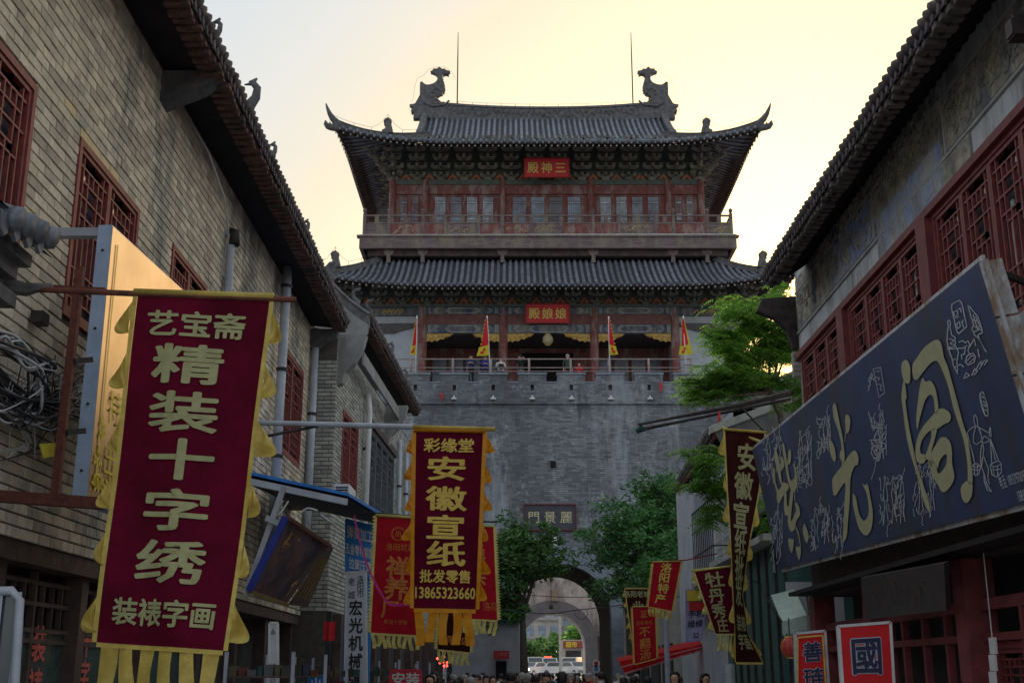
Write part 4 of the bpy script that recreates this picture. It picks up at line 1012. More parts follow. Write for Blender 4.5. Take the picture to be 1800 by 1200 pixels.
# verge ridge down the near gable with its beasts
g0 = onY(560, 466, 26.6); g1 = onY(650, 552, 26.6)
ridge = [g0.lerp(g1, t / 8) + V(0, 0, -.12 * math.sin(math.pi * t / 8)) for t in range(9)]
def verge(parent, pts, w_=.22, h=.3):
    b = MB()
    for a, c in zip(pts[:-1], pts[1:]):
        y = V(0, w_ / 2, 0); u = V(0, 0, h); b.hexa([a - y, c - y, c + y, a + y, a - y + u, c - y + u, c + y + u, a + y + u])
        b.hexa([a - y * 1.4 + u, c - y * 1.4 + u, c + y * 1.4 + u, a + y * 1.4 + u, a - y + u * 1.25, c - y + u * 1.25, c + y + u * 1.25, a + y + u * 1.25])
    return b.build('verge_ridge', M['ridge'], parent)
verge(b2, [p - V(0, 0, .35) for p in ridge])
b = MB(); b.poly([(ridge[0].x, 26.45, 8.2)] + [(p.x, 26.45, p.z - .3) for p in ridge] + [(ridge[-1].x, 26.45, ridge[-1].z - .5), (-3.72, 26.45, 8.55), (-3.78, 26.45, 8.2)]); b.poly([(ridge[0].x, 26.75, 8.2)] + [(p.x, 26.75, p.z - .3) for p in ridge] + [(-3.72, 26.75, 8.55)]); b.build('gable_plaster', M['wplaster'], b2)
for i, s in ((2, .8), (6, .7), (8, .6)): eave_horn(b2, ridge[i].x, 26.6, ridge[i].z + .02, s * 1.2, -1)
for y, s in ((33, .9), (38, 1.0), (40, .8)):
    t = (y - 27) / 17.5; eave_horn(b2, E0.x + (E1.x - E0.x) * t - .12, y, E0.z + (E1.z - E0.z) * t + .14, s, 1)
# pale plaster corbels and boards under the eave
b = MB()
c0 = P2(1.2, 8.5, .35); c1 = P2(7.5, 8.5, .35)
b.hexa([c0, c1, c1 + NL * .05, c0 + NL * .05, c0 + V(0, 0, .3), c1 + V(0, 0, .3), c1 + NL * .05 + V(0, 0, .3), c0 + NL * .05 + V(0, 0, .3)]); b.build('soffit_board', M['wplaster'], b2)
for s in (.05, 7.4, 14.5):
    b = MB(); b.prism([(0, 0), (.12, .05), (.18, .3), (.38, .5), (.55, .85), (.62, 1.15), (0, 1.15)], P2(s, 7.75), NL, (0, 0, 1), DL * .28); b.build('plaster_corbel', M['wplaster'], b2)
drain(b2, [P2(3.75, 8.4, .1), P2(3.7, 7.9, .16), P2(3.7, 3.2, .12)], .07, M['white'])
drain(b2, [P2(9.9, 8.4, .1), P2(9.9, 3.2, .12)], .06)
drain(b2, [P2(11.5, 8.4, .1), P2(11.5, 3.2, .12)], .06)
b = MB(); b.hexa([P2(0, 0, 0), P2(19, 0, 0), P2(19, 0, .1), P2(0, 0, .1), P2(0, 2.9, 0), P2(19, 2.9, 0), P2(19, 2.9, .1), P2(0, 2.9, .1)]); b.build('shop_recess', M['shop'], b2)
for s in (0.2, 2.6, 5, 7.4, 9.8, 12.2, 14.6, 17, 18.8):
    b = MB(); b.hexa([P2(s, 0, .11), P2(s + .22, 0, .11), P2(s + .22, 0, .28), P2(s, 0, .28), P2(s, 2.85, .11), P2(s + .22, 2.85, .11), P2(s + .22, 2.85, .28), P2(s, 2.85, .28)]); b.build('shop_post', M['shopwood'], b2)
# iron balcony grille below the dark window
b = MB()
for k in range(16): s = 9.6 + k * .42; b.bar(P2(s, 4.7, .35), P2(s, 5.6, .35), .03)
b.bar(P2(9.5, 5.6, .35), P2(16, 5.6, .35), .05); b.bar(P2(9.5, 4.7, .35), P2(16, 4.7, .35), .05); b.build('iron_grille', M['iron'], b2)
# third, lower house beside the gate wall
b3 = thing('low_tiled_house', 'low dark house with tiled roof at the foot of the city wall on the left', 'building', (-3.6, 50, 0))
MB().box(-9, -3.2, 45.5, 57.5, 0, 8.2).build('wall', M['brickG'], b3)
tiled_eave(b3, (-2.75, 45.3, 8.3), (-2.75, 57.3, 8.3), (1, 0, 0), 2.2, 4.4, .3, .09, M['eavetile'], M['fascia'], soff=.45, fascia=.2)
for y in (47, 50, 53): 
    w = MB().box(-3.19, -3.1, y, y + 1.6, 4.5, 6.3).build('window', M['shopwood'], b3)
    MB().box(-3.095, -3.09, y + .1, y + 1.5, 4.6, 6.2).build('pane', M['glass'], w)
    MB().box(-3.19, -3.12, y - .6, y + 1.9, 0, 2.6).build('shopfront', M['shop'], b3)
# blue roofed house block between gate and trees on the left
kb = thing('grey_gate_kiosk', 'grey rendered kiosk with blue fascia and small red sign left of the arch', 'kiosk', (-.9, 56, 0))
a = onY(868, 1090, 56); c = onY(912, 1090, 56)
MB().box(-2.7, c.x, 56, 58.4, 0, 4.3).build('wall', mat('grey render', (.36, .37, .42), rough=.9, scale=1, bump=.2), kb)
s0 = onY(868, 1092, 55.9); s1 = onY(912, 1142, 55.9)
MB().box(s0.x, c.x + .05, 55.86, 55.99, s0.z - .1, 4.35).build('blue_fascia', mat('dull blue board', (.05, .1, .22), (.03, .06, .14), rough=.6), kb)
r0 = onY(868, 1143, 55.8); r1 = onY(895, 1157, 55.8)
o = MB().box(r0.x, r1.x, 55.74, 55.86, r1.z, r0.z).build('red_sign', M['boardred'], kb)
brush_marks(lambda s, t: (V((r0.x + r1.x) / 2 + s, 55.73, (r0.z + r1.z) / 2 + t), V(0, -1, 0)), .7, .35, 3, 2, M['white'], o)
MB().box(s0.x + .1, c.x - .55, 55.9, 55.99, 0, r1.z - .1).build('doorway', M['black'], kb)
# ============================================================ right side of the street
XR = 5.0
M['relief'] = mat('weathered carved plaster', (.42, .39, .32), (.2, .185, .16), rough=.95, scale=3.5, bump=1.0, bscale=9, bdist=.12, detail=10, stain=(.2, .22, .25), stain_scale=1.4)
M['smoothplaster'] = mat('smooth grey wall plaster', (.46, .47, .5), (.36, .37, .39), rough=.9, scale=1.3, bump=.25, bscale=5, stain=(.3, .29, .28), stain_scale=1.8)
M['mural'] = mat('faded blue cloud mural', (.16, .26, .55), (.38, .365, .33), rough=.9, scale=1.5, bump=1., bscale=9, bdist=.12, detail=12, stain=(.34, .33, .32), stain_scale=3.5)
M['redcol'] = mat('dull red post paint', (.19, .04, .042), (.11, .025, .03), rough=.6, scale=4, bump=.2)
M['ledge'] = mat('concrete ledge', (.34, .34, .33), (.24, .24, .24), rough=.9, scale=3)
b4 = thing('relief_wall_shop', 'right hand shop building with carved plaster frieze and a row of red lattice windows', 'building', (XR, 13, 0))
WZ0, WZ1 = 5.0, 6.88
bays = [(17.5, 20.0, 3), (13.78, 17.02, 4), (9.95, 13.33, 4), (5.9, 9.5, 4)]
holes4 = [(a - 5, b - 5, WZ0, WZ1) for a, b, k in bays]
pierced_wall(b4, (XR, 5, 0), (0, 1, 0), (-1, 0, 0), 15.15, 3.0, 8.5, holes4, M['smoothplaster'])
for a, b, k in bays:
    lattice_window(b4, (XR, b, WZ0), (0, -1, 0), (-1, 0, 0), b - a, WZ1 - WZ0, k, M['redwood2'], M['glass'], t=.06)
    # pale strips: glimpses of sky light in the panes, painted as colour
    r = random.Random(int(a * 10))
    for q in range(3):
        y = r.uniform(a + .3, b - .3); MB().box(XR + .06, XR + .08, y, y + .06, r.uniform(5.1, 5.5), r.uniform(6.0, 6.5)).build('pane_glint_strip', mat('painted pane glint', (.55, .68, .64), rough=.7), b4)
for y in (5.6, 9.72, 13.55, 17.26): MB().box(XR - .1, XR - .002, y - .17, y + .17, 4.9, WZ1 + .0).build('window_post', M['redcol'], b4)
MB().box(XR - .09, XR - .003, 5, 20.15, WZ1 + .003, WZ1 + .1).build('window_head', M['redcol'], b4)
MB().box(XR - .2, XR - .001, 5, 20.15, 4.74, 4.93).build('ledge', M['ledge'], b4)
MB().box(XR - .32, XR - .001, 5, 20.15, 4.3, 4.42).build('ledge', M['ledge'], b4)
# carved frieze: a chain of relief panels, each its own slab with swirls
MB().box(XR - .03, XR - .001, 5, 20.15, 7.34, 7.38).build('frieze_moulding', M['ledge'], b4)
MB().box(XR - .03, XR - .001, 5, 20.15, 8.06, 8.1).build('frieze_moulding', M['ledge'], b4)
rr = random.Random(5)
def relief_panel(y0, y1, z0, z1, m, n, rad=.16, t=.014, name='carved_panel'):
    o = MB().box(XR - .022, XR - .0005, y0, y1, z0, z1).build(name, m, b4)
    s = MB()
    for k in range(n):
        cy, cz = rr.uniform(y0 + .15, y1 - .15), rr.uniform(z0 + .12, z1 - .12); a0 = rr.uniform(0, 6); R0 = rad * rr.uniform(.5, 1.1); sg = rr.choice((-1, 1))
        s.tube([V(XR - .03, cy + R0 * (1 - q / 13) * math.cos(a0 + sg * q * .6), cz + R0 * (1 - q / 13) * math.sin(a0 + sg * q * .6)) for q in range(10)], t, 4)
    s.build('carving', m, o, kind='stuff')
for y0, y1 in ((5.2, 7.6), (7.7, 10.1), (10.2, 12.7)): relief_panel(y0, y1, 7.4, 8.04, M['relief'], 30, .17, .012)
relief_panel(12.8, 15.4, 7.64, 8.3, M['relief'], 60, .11, .01)
MB().box(XR - .022, XR - .0005, 12.8, 15.4, 6.99, 7.639).build('carved_panel', M['relief'], b4)
relief_panel(15.45, 20.1, 7.4, 8.3, M['relief'], 90, .12, .01)
o = MB().box(XR - .026, XR - .0225, 12.85, 15.35, 6.995, 7.63).build('blue_mural', M['mural'], b4)
MB().box(XR - .0225, XR - .0006, 12.0, 12.79, 6.99, 7.33).build('carved_panel', M['relief'], b4)
MB().box(XR - .026, XR - .0225, 15.5, 17.6, 7.41, 8.0).build('blue_mural', M['mural'], b4)
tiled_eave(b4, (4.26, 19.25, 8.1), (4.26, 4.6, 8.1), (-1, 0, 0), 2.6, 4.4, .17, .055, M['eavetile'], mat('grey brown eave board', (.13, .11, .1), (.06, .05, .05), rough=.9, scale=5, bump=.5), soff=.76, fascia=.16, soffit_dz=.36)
# eave end corbel at the far corner
b = MB(); b.prism([(0, 0), (.1, .02), (.2, .35), (.4, .55), (.7, .68), (.6, .9), (0, .95)], (XR, 20.16, 7.1), (-1, 0, 0), (0, 0, 1), (0, .16, 0)); b.build('end_corbel', M['iron'], b4)
for k in range(5): MB().box(XR - .12 - .0 * k, XR + .3, 20.153, 20.3, 6.6 + k * .09, 6.675 + k * .09).build('corbel_course', M['brickG'], b4)
z = 3.05; r = 0
while z < 6.5:
    for k in range(2): MB().box(XR - .012 + k * .001, XR + .25 - (.1 if r % 2 else 0), 20.151, 20.16, z, z + .075).build('brick', M['brickG'], b4) if k == 0 else None
    z += .085; r += 1
lamp = thing('eave_floodlight', 'black floodlight under the right eave at the upper right edge', 'floodlight', (4.6, 9.55, 7.9))
L0 = onX(1797, 55, 4.62)
MB().box(L0.x - .12, L0.x + .1, L0.y - .12, L0.y + .06, L0.z - .09, L0.z + .1).build('housing', M['iron'], lamp)
MB().bar(L0, L0 + V(.38, .05, .0), .04).build('bracket', M['iron'], lamp)
MB().box(L0.x - .135, L0.x - .12, L0.y - .1, L0.y + .04, L0.z - .07, L0.z + .08).build('lens', M['iron'], lamp)
# ground floor under the sign
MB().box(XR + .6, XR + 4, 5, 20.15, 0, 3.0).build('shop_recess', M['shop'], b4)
MB().box(XR - .05, XR - .002, 5, 20.15, 2.999, 3.95).build('under_sign_shade_strip', M['shopwood'], b4)  # added dark strip on the wall, painting the shade below the sign
MB().box(XR - .45, XR - .05, 8.5, 20.15, 2.87, 2.93).build('under_sign_shade_sheet', M['soffitL'], b4)  # added near-black sheet standing in for shade under the sign
MB().box(XR - .0, XR + .6, 5, 20.15, 2.86, 2.998).build('porch_ceiling', M['darkwood'], b4)
for y in (6.0, 9.0, 13.35, 16.9, 19.95): MB().box(XR - .13, XR + .2, y - .17, y + .17, 0, 2.855).build('red_column', M['redcol'], b4)
for y0, y1 in ((9.2, 13.15), (13.55, 16.7), (17.1, 19.75)):
    MB().box(XR + .02, XR + .12, y0, y1, 2.3, 2.42).build('transom', M['redcol'], b4)
    MB().box(XR + .02, XR + .12, y0, y1, 1.98, 2.06).build('transom', M['redcol'], b4)
    n = 4; wd = (y1 - y0) / n
    for k in range(1, n): MB().box(XR + .03, XR + .11, y0 + k * wd - .04, y0 + k * wd + .04, 0, 2.299).build('door_post', M['redcol'], b4)
lattice_window(b4, (XR + .1, 13.1, .9), (0, -1, 0), (-1, 0, 0), .95, 1.07, 1, M['redcol'], M['glass'], name='door_lattice')
lattice_window(b4, (XR + .1, 12.1, .9), (0, -1, 0), (-1, 0, 0), .95, 1.07, 1, M['redcol'], M['glass'], name='door_lattice')
lattice_window(b4, (XR + .1, 11.1, .9), (0, -1, 0), (-1, 0, 0), .95, 1.07, 1, M['redcol'], M['glass'], name='door_lattice')
pc = MB()
for k in range(3): p_ = onX(1744, 1134 + k * 30, XR - .15); pc.box(p_.x, p_.x + .02, p_.y - .06, p_.y + .06, p_.z - .09, p_.z + .09)
wc = thing('hanging_price_cards', 'string of small white cards hanging in front of the red lattice door', 'card string', (XR - .14, p_.y, 1.2))
q0 = onX(1744, 1120, XR - .14)
for k in range(3): p_ = onX(1744, 1134 + k * 30, XR - .15); MB().box(p_.x, p_.x + .02, p_.y - .08, p_.y + .08, p_.z - .08, p_.z + .08).build('card', M['white'], wc)
MB().tube([(XR - .14, q0.y, 2.85), (XR - .14, q0.y, 1.3)], .006, 4).build('string', M['white'], wc)

# dark carved name plaque hanging tilted over the shop door
pq = thing('dark_shop_plaque', 'dark tilted wooden plaque with faint gold characters under the big blue sign', 'plaque', (4.7, 15, 2.4))
A = [onX(1530, 1085, 4.72), onX(1672, 1068, 4.72), onX(1668, 985, 4.5), onX(1520, 1012, 4.5)]
n_ = (A[1] - A[0]).cross(A[3] - A[0]).normalized()
if n_.x > 0: n_ = -n_
MB().hexa([p for p in A] + [p + n_ * .06 for p in A]).build('board', mat('black lacquer board', (.05, .045, .05), (.03, .028, .03), rough=.35, spec=.6), pq)
def quad_fn(A, n, W, H, off=0.):
    """sheet coordinates (s right, t up, centred) over corners BL, BR, TR, TL"""
    def f(s, t):
        u = s / W + .5; v = t / H + .5
        return (A[0] * (1 - u) + A[1] * u) * (1 - v) + (A[3] * (1 - u) + A[2] * u) * v + n * off, n
    return f
Wq = (A[1] - A[0]).length; Hq = (A[3] - A[0]).length
brush_marks(quad_fn(A, n_, Wq, Hq, .06), Wq, Hq, 3, 5, mat('faint old gold', (.16, .11, .05), (.08, .06, .035), rough=.7), pq)

# ---------------- the big blue shop sign
sg = thing('blue_shop_sign', 'long dark blue shop sign with large gold characters 紫光阁 leaning out over the street', 'shop sign', (4.2, 15, 2.9))
TLs, TRs, BLs = onX(1322, 790, 4.08), onX(1720, 460, 4.08), onX(1370, 1000, 4.45)
BRs = onX(1843, 872, 4.45)
TRs = V(4.08, 10.0, (TRs.z)); BRs.y = 10.0
nS = (TRs - TLs).cross(BLs - TLs).normalized()
if nS.x > 0: nS = -nS
print('sign', TLs, TRs, BLs, BRs)
def SP(u, v, off=.01): return onP(u, v, TLs + nS * off, nS)
W1 = MB(); cor = [BLs, onP(1843, 872, TLs, nS), onP(1720, 460, TLs, nS), TLs]
bk = -nS * .1
W1.hexa([c + bk for c in cor] + cor)
M['signblue'] = mat('dark blue printed sign cloth', (.04, .062, .15), (.025, .04, .1), rough=.36, scale=1.2, bump=.06, bscale=3, stain=(.06, .07, .11), stain_scale=1.5)
W1.build('sign_face', M['signblue'], sg)
tr = MB(); e = MB()
for a, c in ((cor[3], cor[2]), (cor[0], cor[1]), (cor[0], cor[3]), (cor[1], cor[2])): tr.bar(a + bk * .5, c + bk * .5, .03, .11)
tr.build('edge_trim', mat('grey aluminium trim', (.42, .43, .45), (.3, .3, .32), rough=.5, scale=6, stain=(.3, .2, .12), stain_scale=3), sg)
pe = (cor[2] - cor[1]).normalized(); ll = (cor[2] - cor[1]).length
for k in range(4):
    a = cor[1] + pe * (ll * k / 4 + .01); c = cor[1] + pe * (ll * (k + 1) / 4 - .01); dd = V(0, -1, 0)
    MB().hexa([a + dd * .0, a + dd * .02, c + dd * .02, c, a + dd * .0 - nS * .2, a + dd * .02 - nS * .2, c + dd * .02 - nS * .2, c - nS * .2]).build('end_panel', mat('weathered pale panel', (.4, .42, .45), (.3, .31, .34), rough=.6, scale=5, stain=(.3, .2, .14), stain_scale=4), sg)
MB().tube([cor[2] + V(.05, 0, -.05), V(XR, 10.2, 4.85)], .035, 6).tube([cor[3] + V(.05, 0, -.05), V(XR, 20.1, 4.8)], .03, 6).tube([V(4.3, 15, 4.4), V(XR, 15, 4.5)], .03, 6).build('stay_bar', M['iron'], sg)
def glyph(polys, m, name, z=56, off=.012):
    """painted strokes on the sign face; outlines follow the brushwork (bezier smoothed)"""
    b = MB()
    for po in polys:
        pts = []
        n = len(po)
        for i in range(n):   # Catmull-Rom rounding
            p0, p1, p2, p3 = [Vector(po[(i + k) % n]) for k in (-1, 0, 1, 2)]
            for t in (0, .34, .67):
                pts.append(.5 * ((2 * p1) + (p2 - p0) * t + (2 * p0 - 5 * p1 + 4 * p2 - p3) * t * t + (3 * p1 - p0 - 3 * p2 + p3) * t ** 3))
        b.prism([(0, 0)] * 0 or [(0, 0)], (0, 0, 0), (1, 0, 0), (0, 0, 1), (0, 0, 0)) if False else None
        P_ = [SP(p[0], p[1], off) for p in pts]; b.poly(P_)
    o = b.build(name, m, sg); bm = bmesh.new(); bm.from_mesh(o.data); bmesh.ops.triangulate(bm, faces=bm.faces[:]); bm.to_mesh(o.data); bm.free(); return o
def sc(pts, ox, oy, k): return [(ox + x / k, oy + y / k) for x, y in pts]
K = 3.87
ge = [  # 阁
 sc([(95, 200), (110, 170), (130, 165), (148, 190), (155, 240), (150, 318), (120, 318), (100, 270)], 1560, 590, K),
 sc([(106, 318), (118, 318), (130, 420), (122, 450), (150, 640), (175, 760), (200, 880), (260, 1060), (288, 1170), (280, 1192), (245, 1120), (215, 1000), (180, 880), (150, 780), (122, 640), (105, 500), (95, 420)], 1560, 590, K),
 sc([(170, 200), (200, 150), (250, 80), (310, 35), (345, 28), (368, 60), (385, 150), (410, 210), (440, 320), (470, 430), (510, 580), (545, 700), (565, 850), (580, 990), (548, 1000), (545, 880), (520, 720), (480, 590), (445, 480), (415, 350), (375, 240), (335, 170), (290, 190), (240, 250), (200, 298), (175, 280)], 1560, 590, K),
 sc([(498, 1040), (520, 1000), (550, 985), (578, 1010), (572, 1090), (540, 1135), (510, 1110)], 1560, 590, K),
 sc([(238, 285), (258, 312), (290, 305), (318, 340), (335, 400), (346, 500), (325, 530), (318, 450), (305, 405), (280, 405), (255, 440), (240, 490), (220, 560), (203, 635), (195, 560), (205, 460), (218, 360)], 1560, 590, K),
 sc([(346, 500), (380, 495), (415, 515), (432, 550), (420, 585), (385, 600), (340, 632), (290, 645), (262, 670), (235, 710), (222, 760), (228, 800), (250, 805), (262, 830), (250, 862), (220, 868), (195, 840), (190, 770), (205, 690), (240, 620), (290, 560)], 1560, 590, K),
 sc([(300, 635), (335, 632), (325, 690), (305, 760), (298, 820), (310, 880), (290, 890), (275, 840), (262, 840), (245, 830), (262, 800), (280, 750), (298, 690)], 1560, 590, K),
 sc([(298, 800), (330, 740), (360, 695), (395, 690), (425, 720), (438, 780), (440, 870), (455, 960), (430, 1020), (395, 1058), (365, 1055), (345, 1015), (310, 960), (290, 900), (275, 850), (300, 850), (330, 890), (345, 935), (375, 915), (400, 870), (404, 810), (385, 810), (355, 850), (342, 900), (330, 880), (305, 840)], 1560, 590, K)]
K = 4.444
gu = [  # 光
 sc([(105, 110), (118, 82), (132, 100), (145, 160), (160, 240), (180, 330), (192, 420), (200, 510), (185, 560), (172, 585), (178, 540), (160, 500), (165, 455), (175, 440), (165, 360), (140, 270), (115, 200)], 1440, 690, K),
 sc([(203, 195), (215, 170), (232, 180), (243, 220), (238, 280), (225, 315), (210, 318), (200, 385), (197, 375), (206, 310), (204, 250)], 1440, 690, K),
 sc([(75, 360), (95, 375), (115, 410), (128, 470), (130, 525), (115, 535), (95, 500), (80, 440)], 1440, 690, K),
 sc([(102, 680), (130, 630), (175, 575), (230, 490), (275, 450), (300, 480), (308, 530), (298, 562), (275, 575), (250, 640), (242, 720), (238, 850), (225, 1000), (215, 1120), (190, 1160), (183, 1140), (190, 1020), (198, 850), (205, 705), (170, 740), (130, 800), (112, 795), (104, 740)], 1440, 690, K),
 sc([(262, 800), (272, 790), (290, 830), (300, 890), (318, 960), (348, 998), (375, 975), (388, 920), (380, 830), (365, 770), (335, 705), (355, 722), (372, 710), (385, 735), (400, 820), (418, 920), (415, 1020), (400, 1080), (370, 1112), (335, 1095), (300, 1030), (280, 950), (265, 880)], 1440, 690, K)]
K = 4.8
zi = [  # 紫
 sc([(102, 210), (110, 185), (125, 215), (140, 290), (155, 380), (165, 480), (150, 470), (135, 400), (118, 330), (105, 270)], 1340, 750, K),
 sc([(155, 265), (165, 250), (180, 280), (185, 330), (165, 362), (155, 350), (160, 310)], 1340, 750, K),
 sc([(85, 360), (95, 345), (108, 400), (112, 460), (130, 520), (150, 520), (172, 465), (190, 470), (215, 480), (222, 520), (190, 560), (160, 610), (138, 648), (122, 610), (120, 550), (105, 490), (92, 430)], 1340, 750, K),
 sc([(168, 150), (176, 132), (190, 170), (200, 240), (215, 330), (225, 400), (240, 450), (262, 440), (275, 410), (265, 340), (255, 315), (275, 320), (288, 380), (298, 440), (290, 510), (265, 550), (240, 530), (222, 480), (205, 400), (190, 310), (175, 220)], 1340, 750, K),
 sc([(222, 205), (235, 192), (243, 220), (240, 290), (220, 320), (210, 295), (218, 250)], 1340, 750, K),
 sc([(188, 560), (205, 560), (205, 620), (210, 660), (222, 665), (232, 600), (240, 540), (262, 545), (255, 620), (245, 720), (242, 780), (250, 790), (270, 740), (285, 700), (275, 640), (290, 640), (312, 680), (318, 740), (300, 770), (285, 800), (278, 850), (250, 882), (230, 865), (215, 800), (215, 745), (192, 745), (182, 660)], 1340, 750, K),
 sc([(272, 830), (285, 840), (305, 890), (318, 950), (325, 1040), (320, 1100), (308, 1120), (295, 1080), (282, 1020), (295, 1005), (315, 1010), (310, 950), (295, 890)], 1340, 750, K),
 sc([(218, 945), (235, 940), (255, 950), (265, 945), (262, 1010), (250, 1058), (235, 1040), (222, 990)], 1340, 750, K),
 sc([(345, 840), (355, 815), (372, 850), (388, 900), (385, 960), (372, 975), (355, 940), (342, 890)], 1340, 750, K)]
M['signgold'] = mat('dull gold sign paint', (.4, .385, .23), (.34, .33, .21), rough=.55, scale=4)
for nm, g in (('character_ge', ge), ('character_guang', gu), ('character_zi', zi)): glyph(g, M['signgold'], 'gold_character')
M['signline'] = mat('pale printed line art', (.5, .52, .56), (.32, .34, .38), rough=.6, scale=8)
def strokes(lines, w_=1.0, name='line_drawing', k=None):
    b = MB()
    for ln in lines:
        for a, c in zip(ln[:-1], ln[1:]):
            a = Vector(a); c = Vector(c); d = (c - a)
            if d.length < .1: continue
            n = Vector((-d.y, d.x)).normalized() * w_ * .52; d = d.normalized() * .3
            b.poly([SP(*(a - n - d), .008), SP(*(c - n + d), .008), SP(*(c + n + d), .008), SP(*(a + n - d), .008)])
    return b.build(name, M['signline'], sg, kind='stuff')
def porter():   # figure carrying baskets on a yoke
    f = lambda pts: sc(pts, 1640, 520, 3.333)
    L_ = [f([(200, 800), (222, 775), (250, 762), (280, 775), (320, 798), (338, 800)]), f([(240, 705), (248, 695), (258, 715), (262, 760), (250, 765), (240, 735), (240, 705)]),
          f([(250, 765), (238, 810), (236, 855), (255, 870), (285, 850), (300, 820), (322, 830), (330, 850), (300, 860), (280, 850)]), f([(265, 765), (280, 800), (290, 860), (298, 900), (290, 950), (285, 1000), (300, 1040), (315, 1100), (345, 1145), (320, 1135), (300, 1085), (298, 1040), (280, 990), (278, 930), (285, 870)]),
          f([(298, 940), (312, 980), (325, 1010), (322, 1060), (330, 1100)]), f([(336, 770), (342, 820), (330, 818), (332, 775)]),
          f([(200, 800), (225, 985)]), f([(203, 805), (245, 980)]), f([(200, 800), (238, 940)]), f([(335, 830), (345, 985)]), f([(335, 830), (385, 965)]), f([(335, 830), (365, 960)]),
          f([(228, 990), (255, 980), (278, 995), (272, 1040), (250, 1052), (230, 1035), (228, 990)]), f([(228, 990), (250, 1000), (278, 995)]), f([(232, 1015), (274, 1018)]), f([(240, 990), (245, 1048)]), f([(262, 990), (260, 1050)]),
          f([(335, 990), (350, 978), (385, 962), (400, 985), (402, 1030), (375, 1060), (345, 1045), (335, 990)]), f([(335, 990), (365, 1000), (400, 985)]), f([(342, 1020), (402, 1012)]), f([(352, 1000), (358, 1050)]), f([(378, 1000), (380, 1055)]),
          f([(275, 570), (288, 560), (305, 590), (322, 660), (322, 705), (305, 700), (285, 650), (275, 600), (275, 570)]), f([(288, 590), (302, 600)]), f([(290, 615), (308, 620)]), f([(296, 640), (314, 650)]), f([(302, 665), (318, 672)])]
    strokes(L_, 1.3)
def grinder():
    f = lambda pts: sc(pts, 1640, 520, 3.333)
    L_ = [f([(110, 50), (155, 25), (170, 45), (198, 180), (150, 222), (138, 200), (110, 80), (110, 50)]), f([(120, 95), (142, 85), (146, 110), (128, 120), (120, 95)]), f([(148, 78), (162, 72), (165, 95)]), f([(130, 130), (152, 120)]), f([(138, 165), (155, 150), (160, 180), (145, 192), (138, 165)]), f([(168, 150), (180, 185)]), f([(176, 140), (172, 165)]),
          f([(85, 150), (95, 140), (103, 160), (100, 185), (110, 230), (128, 240), (132, 290), (90, 310), (82, 260), (85, 210), (90, 180), (85, 150)]), f([(90, 310), (110, 360), (120, 410), (145, 455)]), f([(132, 290), (150, 330), (140, 380), (145, 440)]), f([(85, 312), (180, 305), (200, 290)]), f([(85, 300), (130, 298)]), f([(95, 250), (125, 260), (100, 280), (128, 285)]),
          f([(205, 55), (215, 90), (225, 130), (240, 170), (228, 190), (245, 230), (270, 250), (290, 290), (315, 330), (305, 320), (280, 270), (262, 230), (290, 215), (280, 170), (262, 120), (240, 95), (215, 60)]), f([(235, 110), (250, 160), (265, 200), (240, 210)]), f([(250, 120), (275, 180), (255, 190)]), f([(230, 140), (262, 150)]), f([(245, 180), (280, 200)]),
          f([(150, 270), (175, 262), (190, 275), (205, 262), (215, 285), (205, 320), (212, 340), (235, 335)]), f([(190, 300), (185, 340), (165, 345), (170, 370)]), f([(190, 385), (200, 350), (235, 335), (250, 355), (240, 390), (205, 405), (190, 385)]), f([(200, 380), (225, 350), (245, 352)]), f([(210, 395), (240, 365)]), f([(215, 300), (240, 250), (250, 290)]),
          f([(180, 480), (195, 450), (215, 465), (185, 482)]), f([(228, 465), (245, 425), (262, 440), (240, 462)]), f([(250, 440), (268, 400), (285, 380), (280, 415)]), f([(270, 430), (300, 380), (322, 375), (300, 405)]), f([(262, 310), (272, 360)]), f([(110, 375), (135, 370)]), f([(100, 345), (110, 360)]), f([(125, 420), (160, 400), (180, 415)])]
    strokes(L_, 1.7)
porter(); grinder()
def scribble(cx, cy, w_, h, n, seed, skew=0.3, wd=1.0):
    """small genre figure groups: loose line clusters drawn on the sign"""
    r = random.Random(seed); L_ = []
    for k in range(n):
        x = cx + r.uniform(-w_ / 2, w_ / 2); y = cy + r.uniform(-h / 2, h / 2) ; pts = [(x, y + (x - cx) * -.5)]
        a = r.uniform(0, 6.28)
        for q in range(r.randint(4, 8)):
            a += r.uniform(-1.3, 1.3); s = r.uniform(2, 6); x += math.cos(a) * s * .6; y += math.sin(a) * s * 1.3
            x = min(max(x, cx - w_ / 2), cx + w_ / 2); pts.append((x, y + (x - cx) * -.5))
        L_.append(pts)
    # standing outline gives the cluster a head, a back and legs
    for s in range(max(1, int(w_ / 14))):
        x = cx - w_ / 2 + (s + .5) * w_ / max(1, int(w_ / 14)); t = cy - h / 2
        L_ += [[(x, t), (x + 2, t - 4), (x + 4, t), (x + 2, t + 4), (x, t)], [(x + 2, t + 4), (x - 1, t + h * .35), (x + 2, t + h * .6), (x, t + h)], [(x + 4, t + 6), (x + 7, t + h * .4), (x + 5, t + h * .65), (x + 8, t + h * .95)]]
    strokes(L_, wd)
for a in ((1545, 770, 26, 80, 34, 1), (1448, 765, 24, 60, 26, 2), (1412, 805, 30, 90, 34, 3), (1356, 800, 34, 60, 24, 4), (1568, 880, 44, 80, 26, 5), (1625, 860, 40, 80, 26, 6), (1365, 940, 20, 80, 26, 7), (1440, 925, 36, 60, 22, 8), (1472, 930, 22, 70, 16, 9), (1530, 665, 6, 10, 2, 10)): scribble(*a)
f = lambda pts: sc(pts, 1300, 650, 3.244)
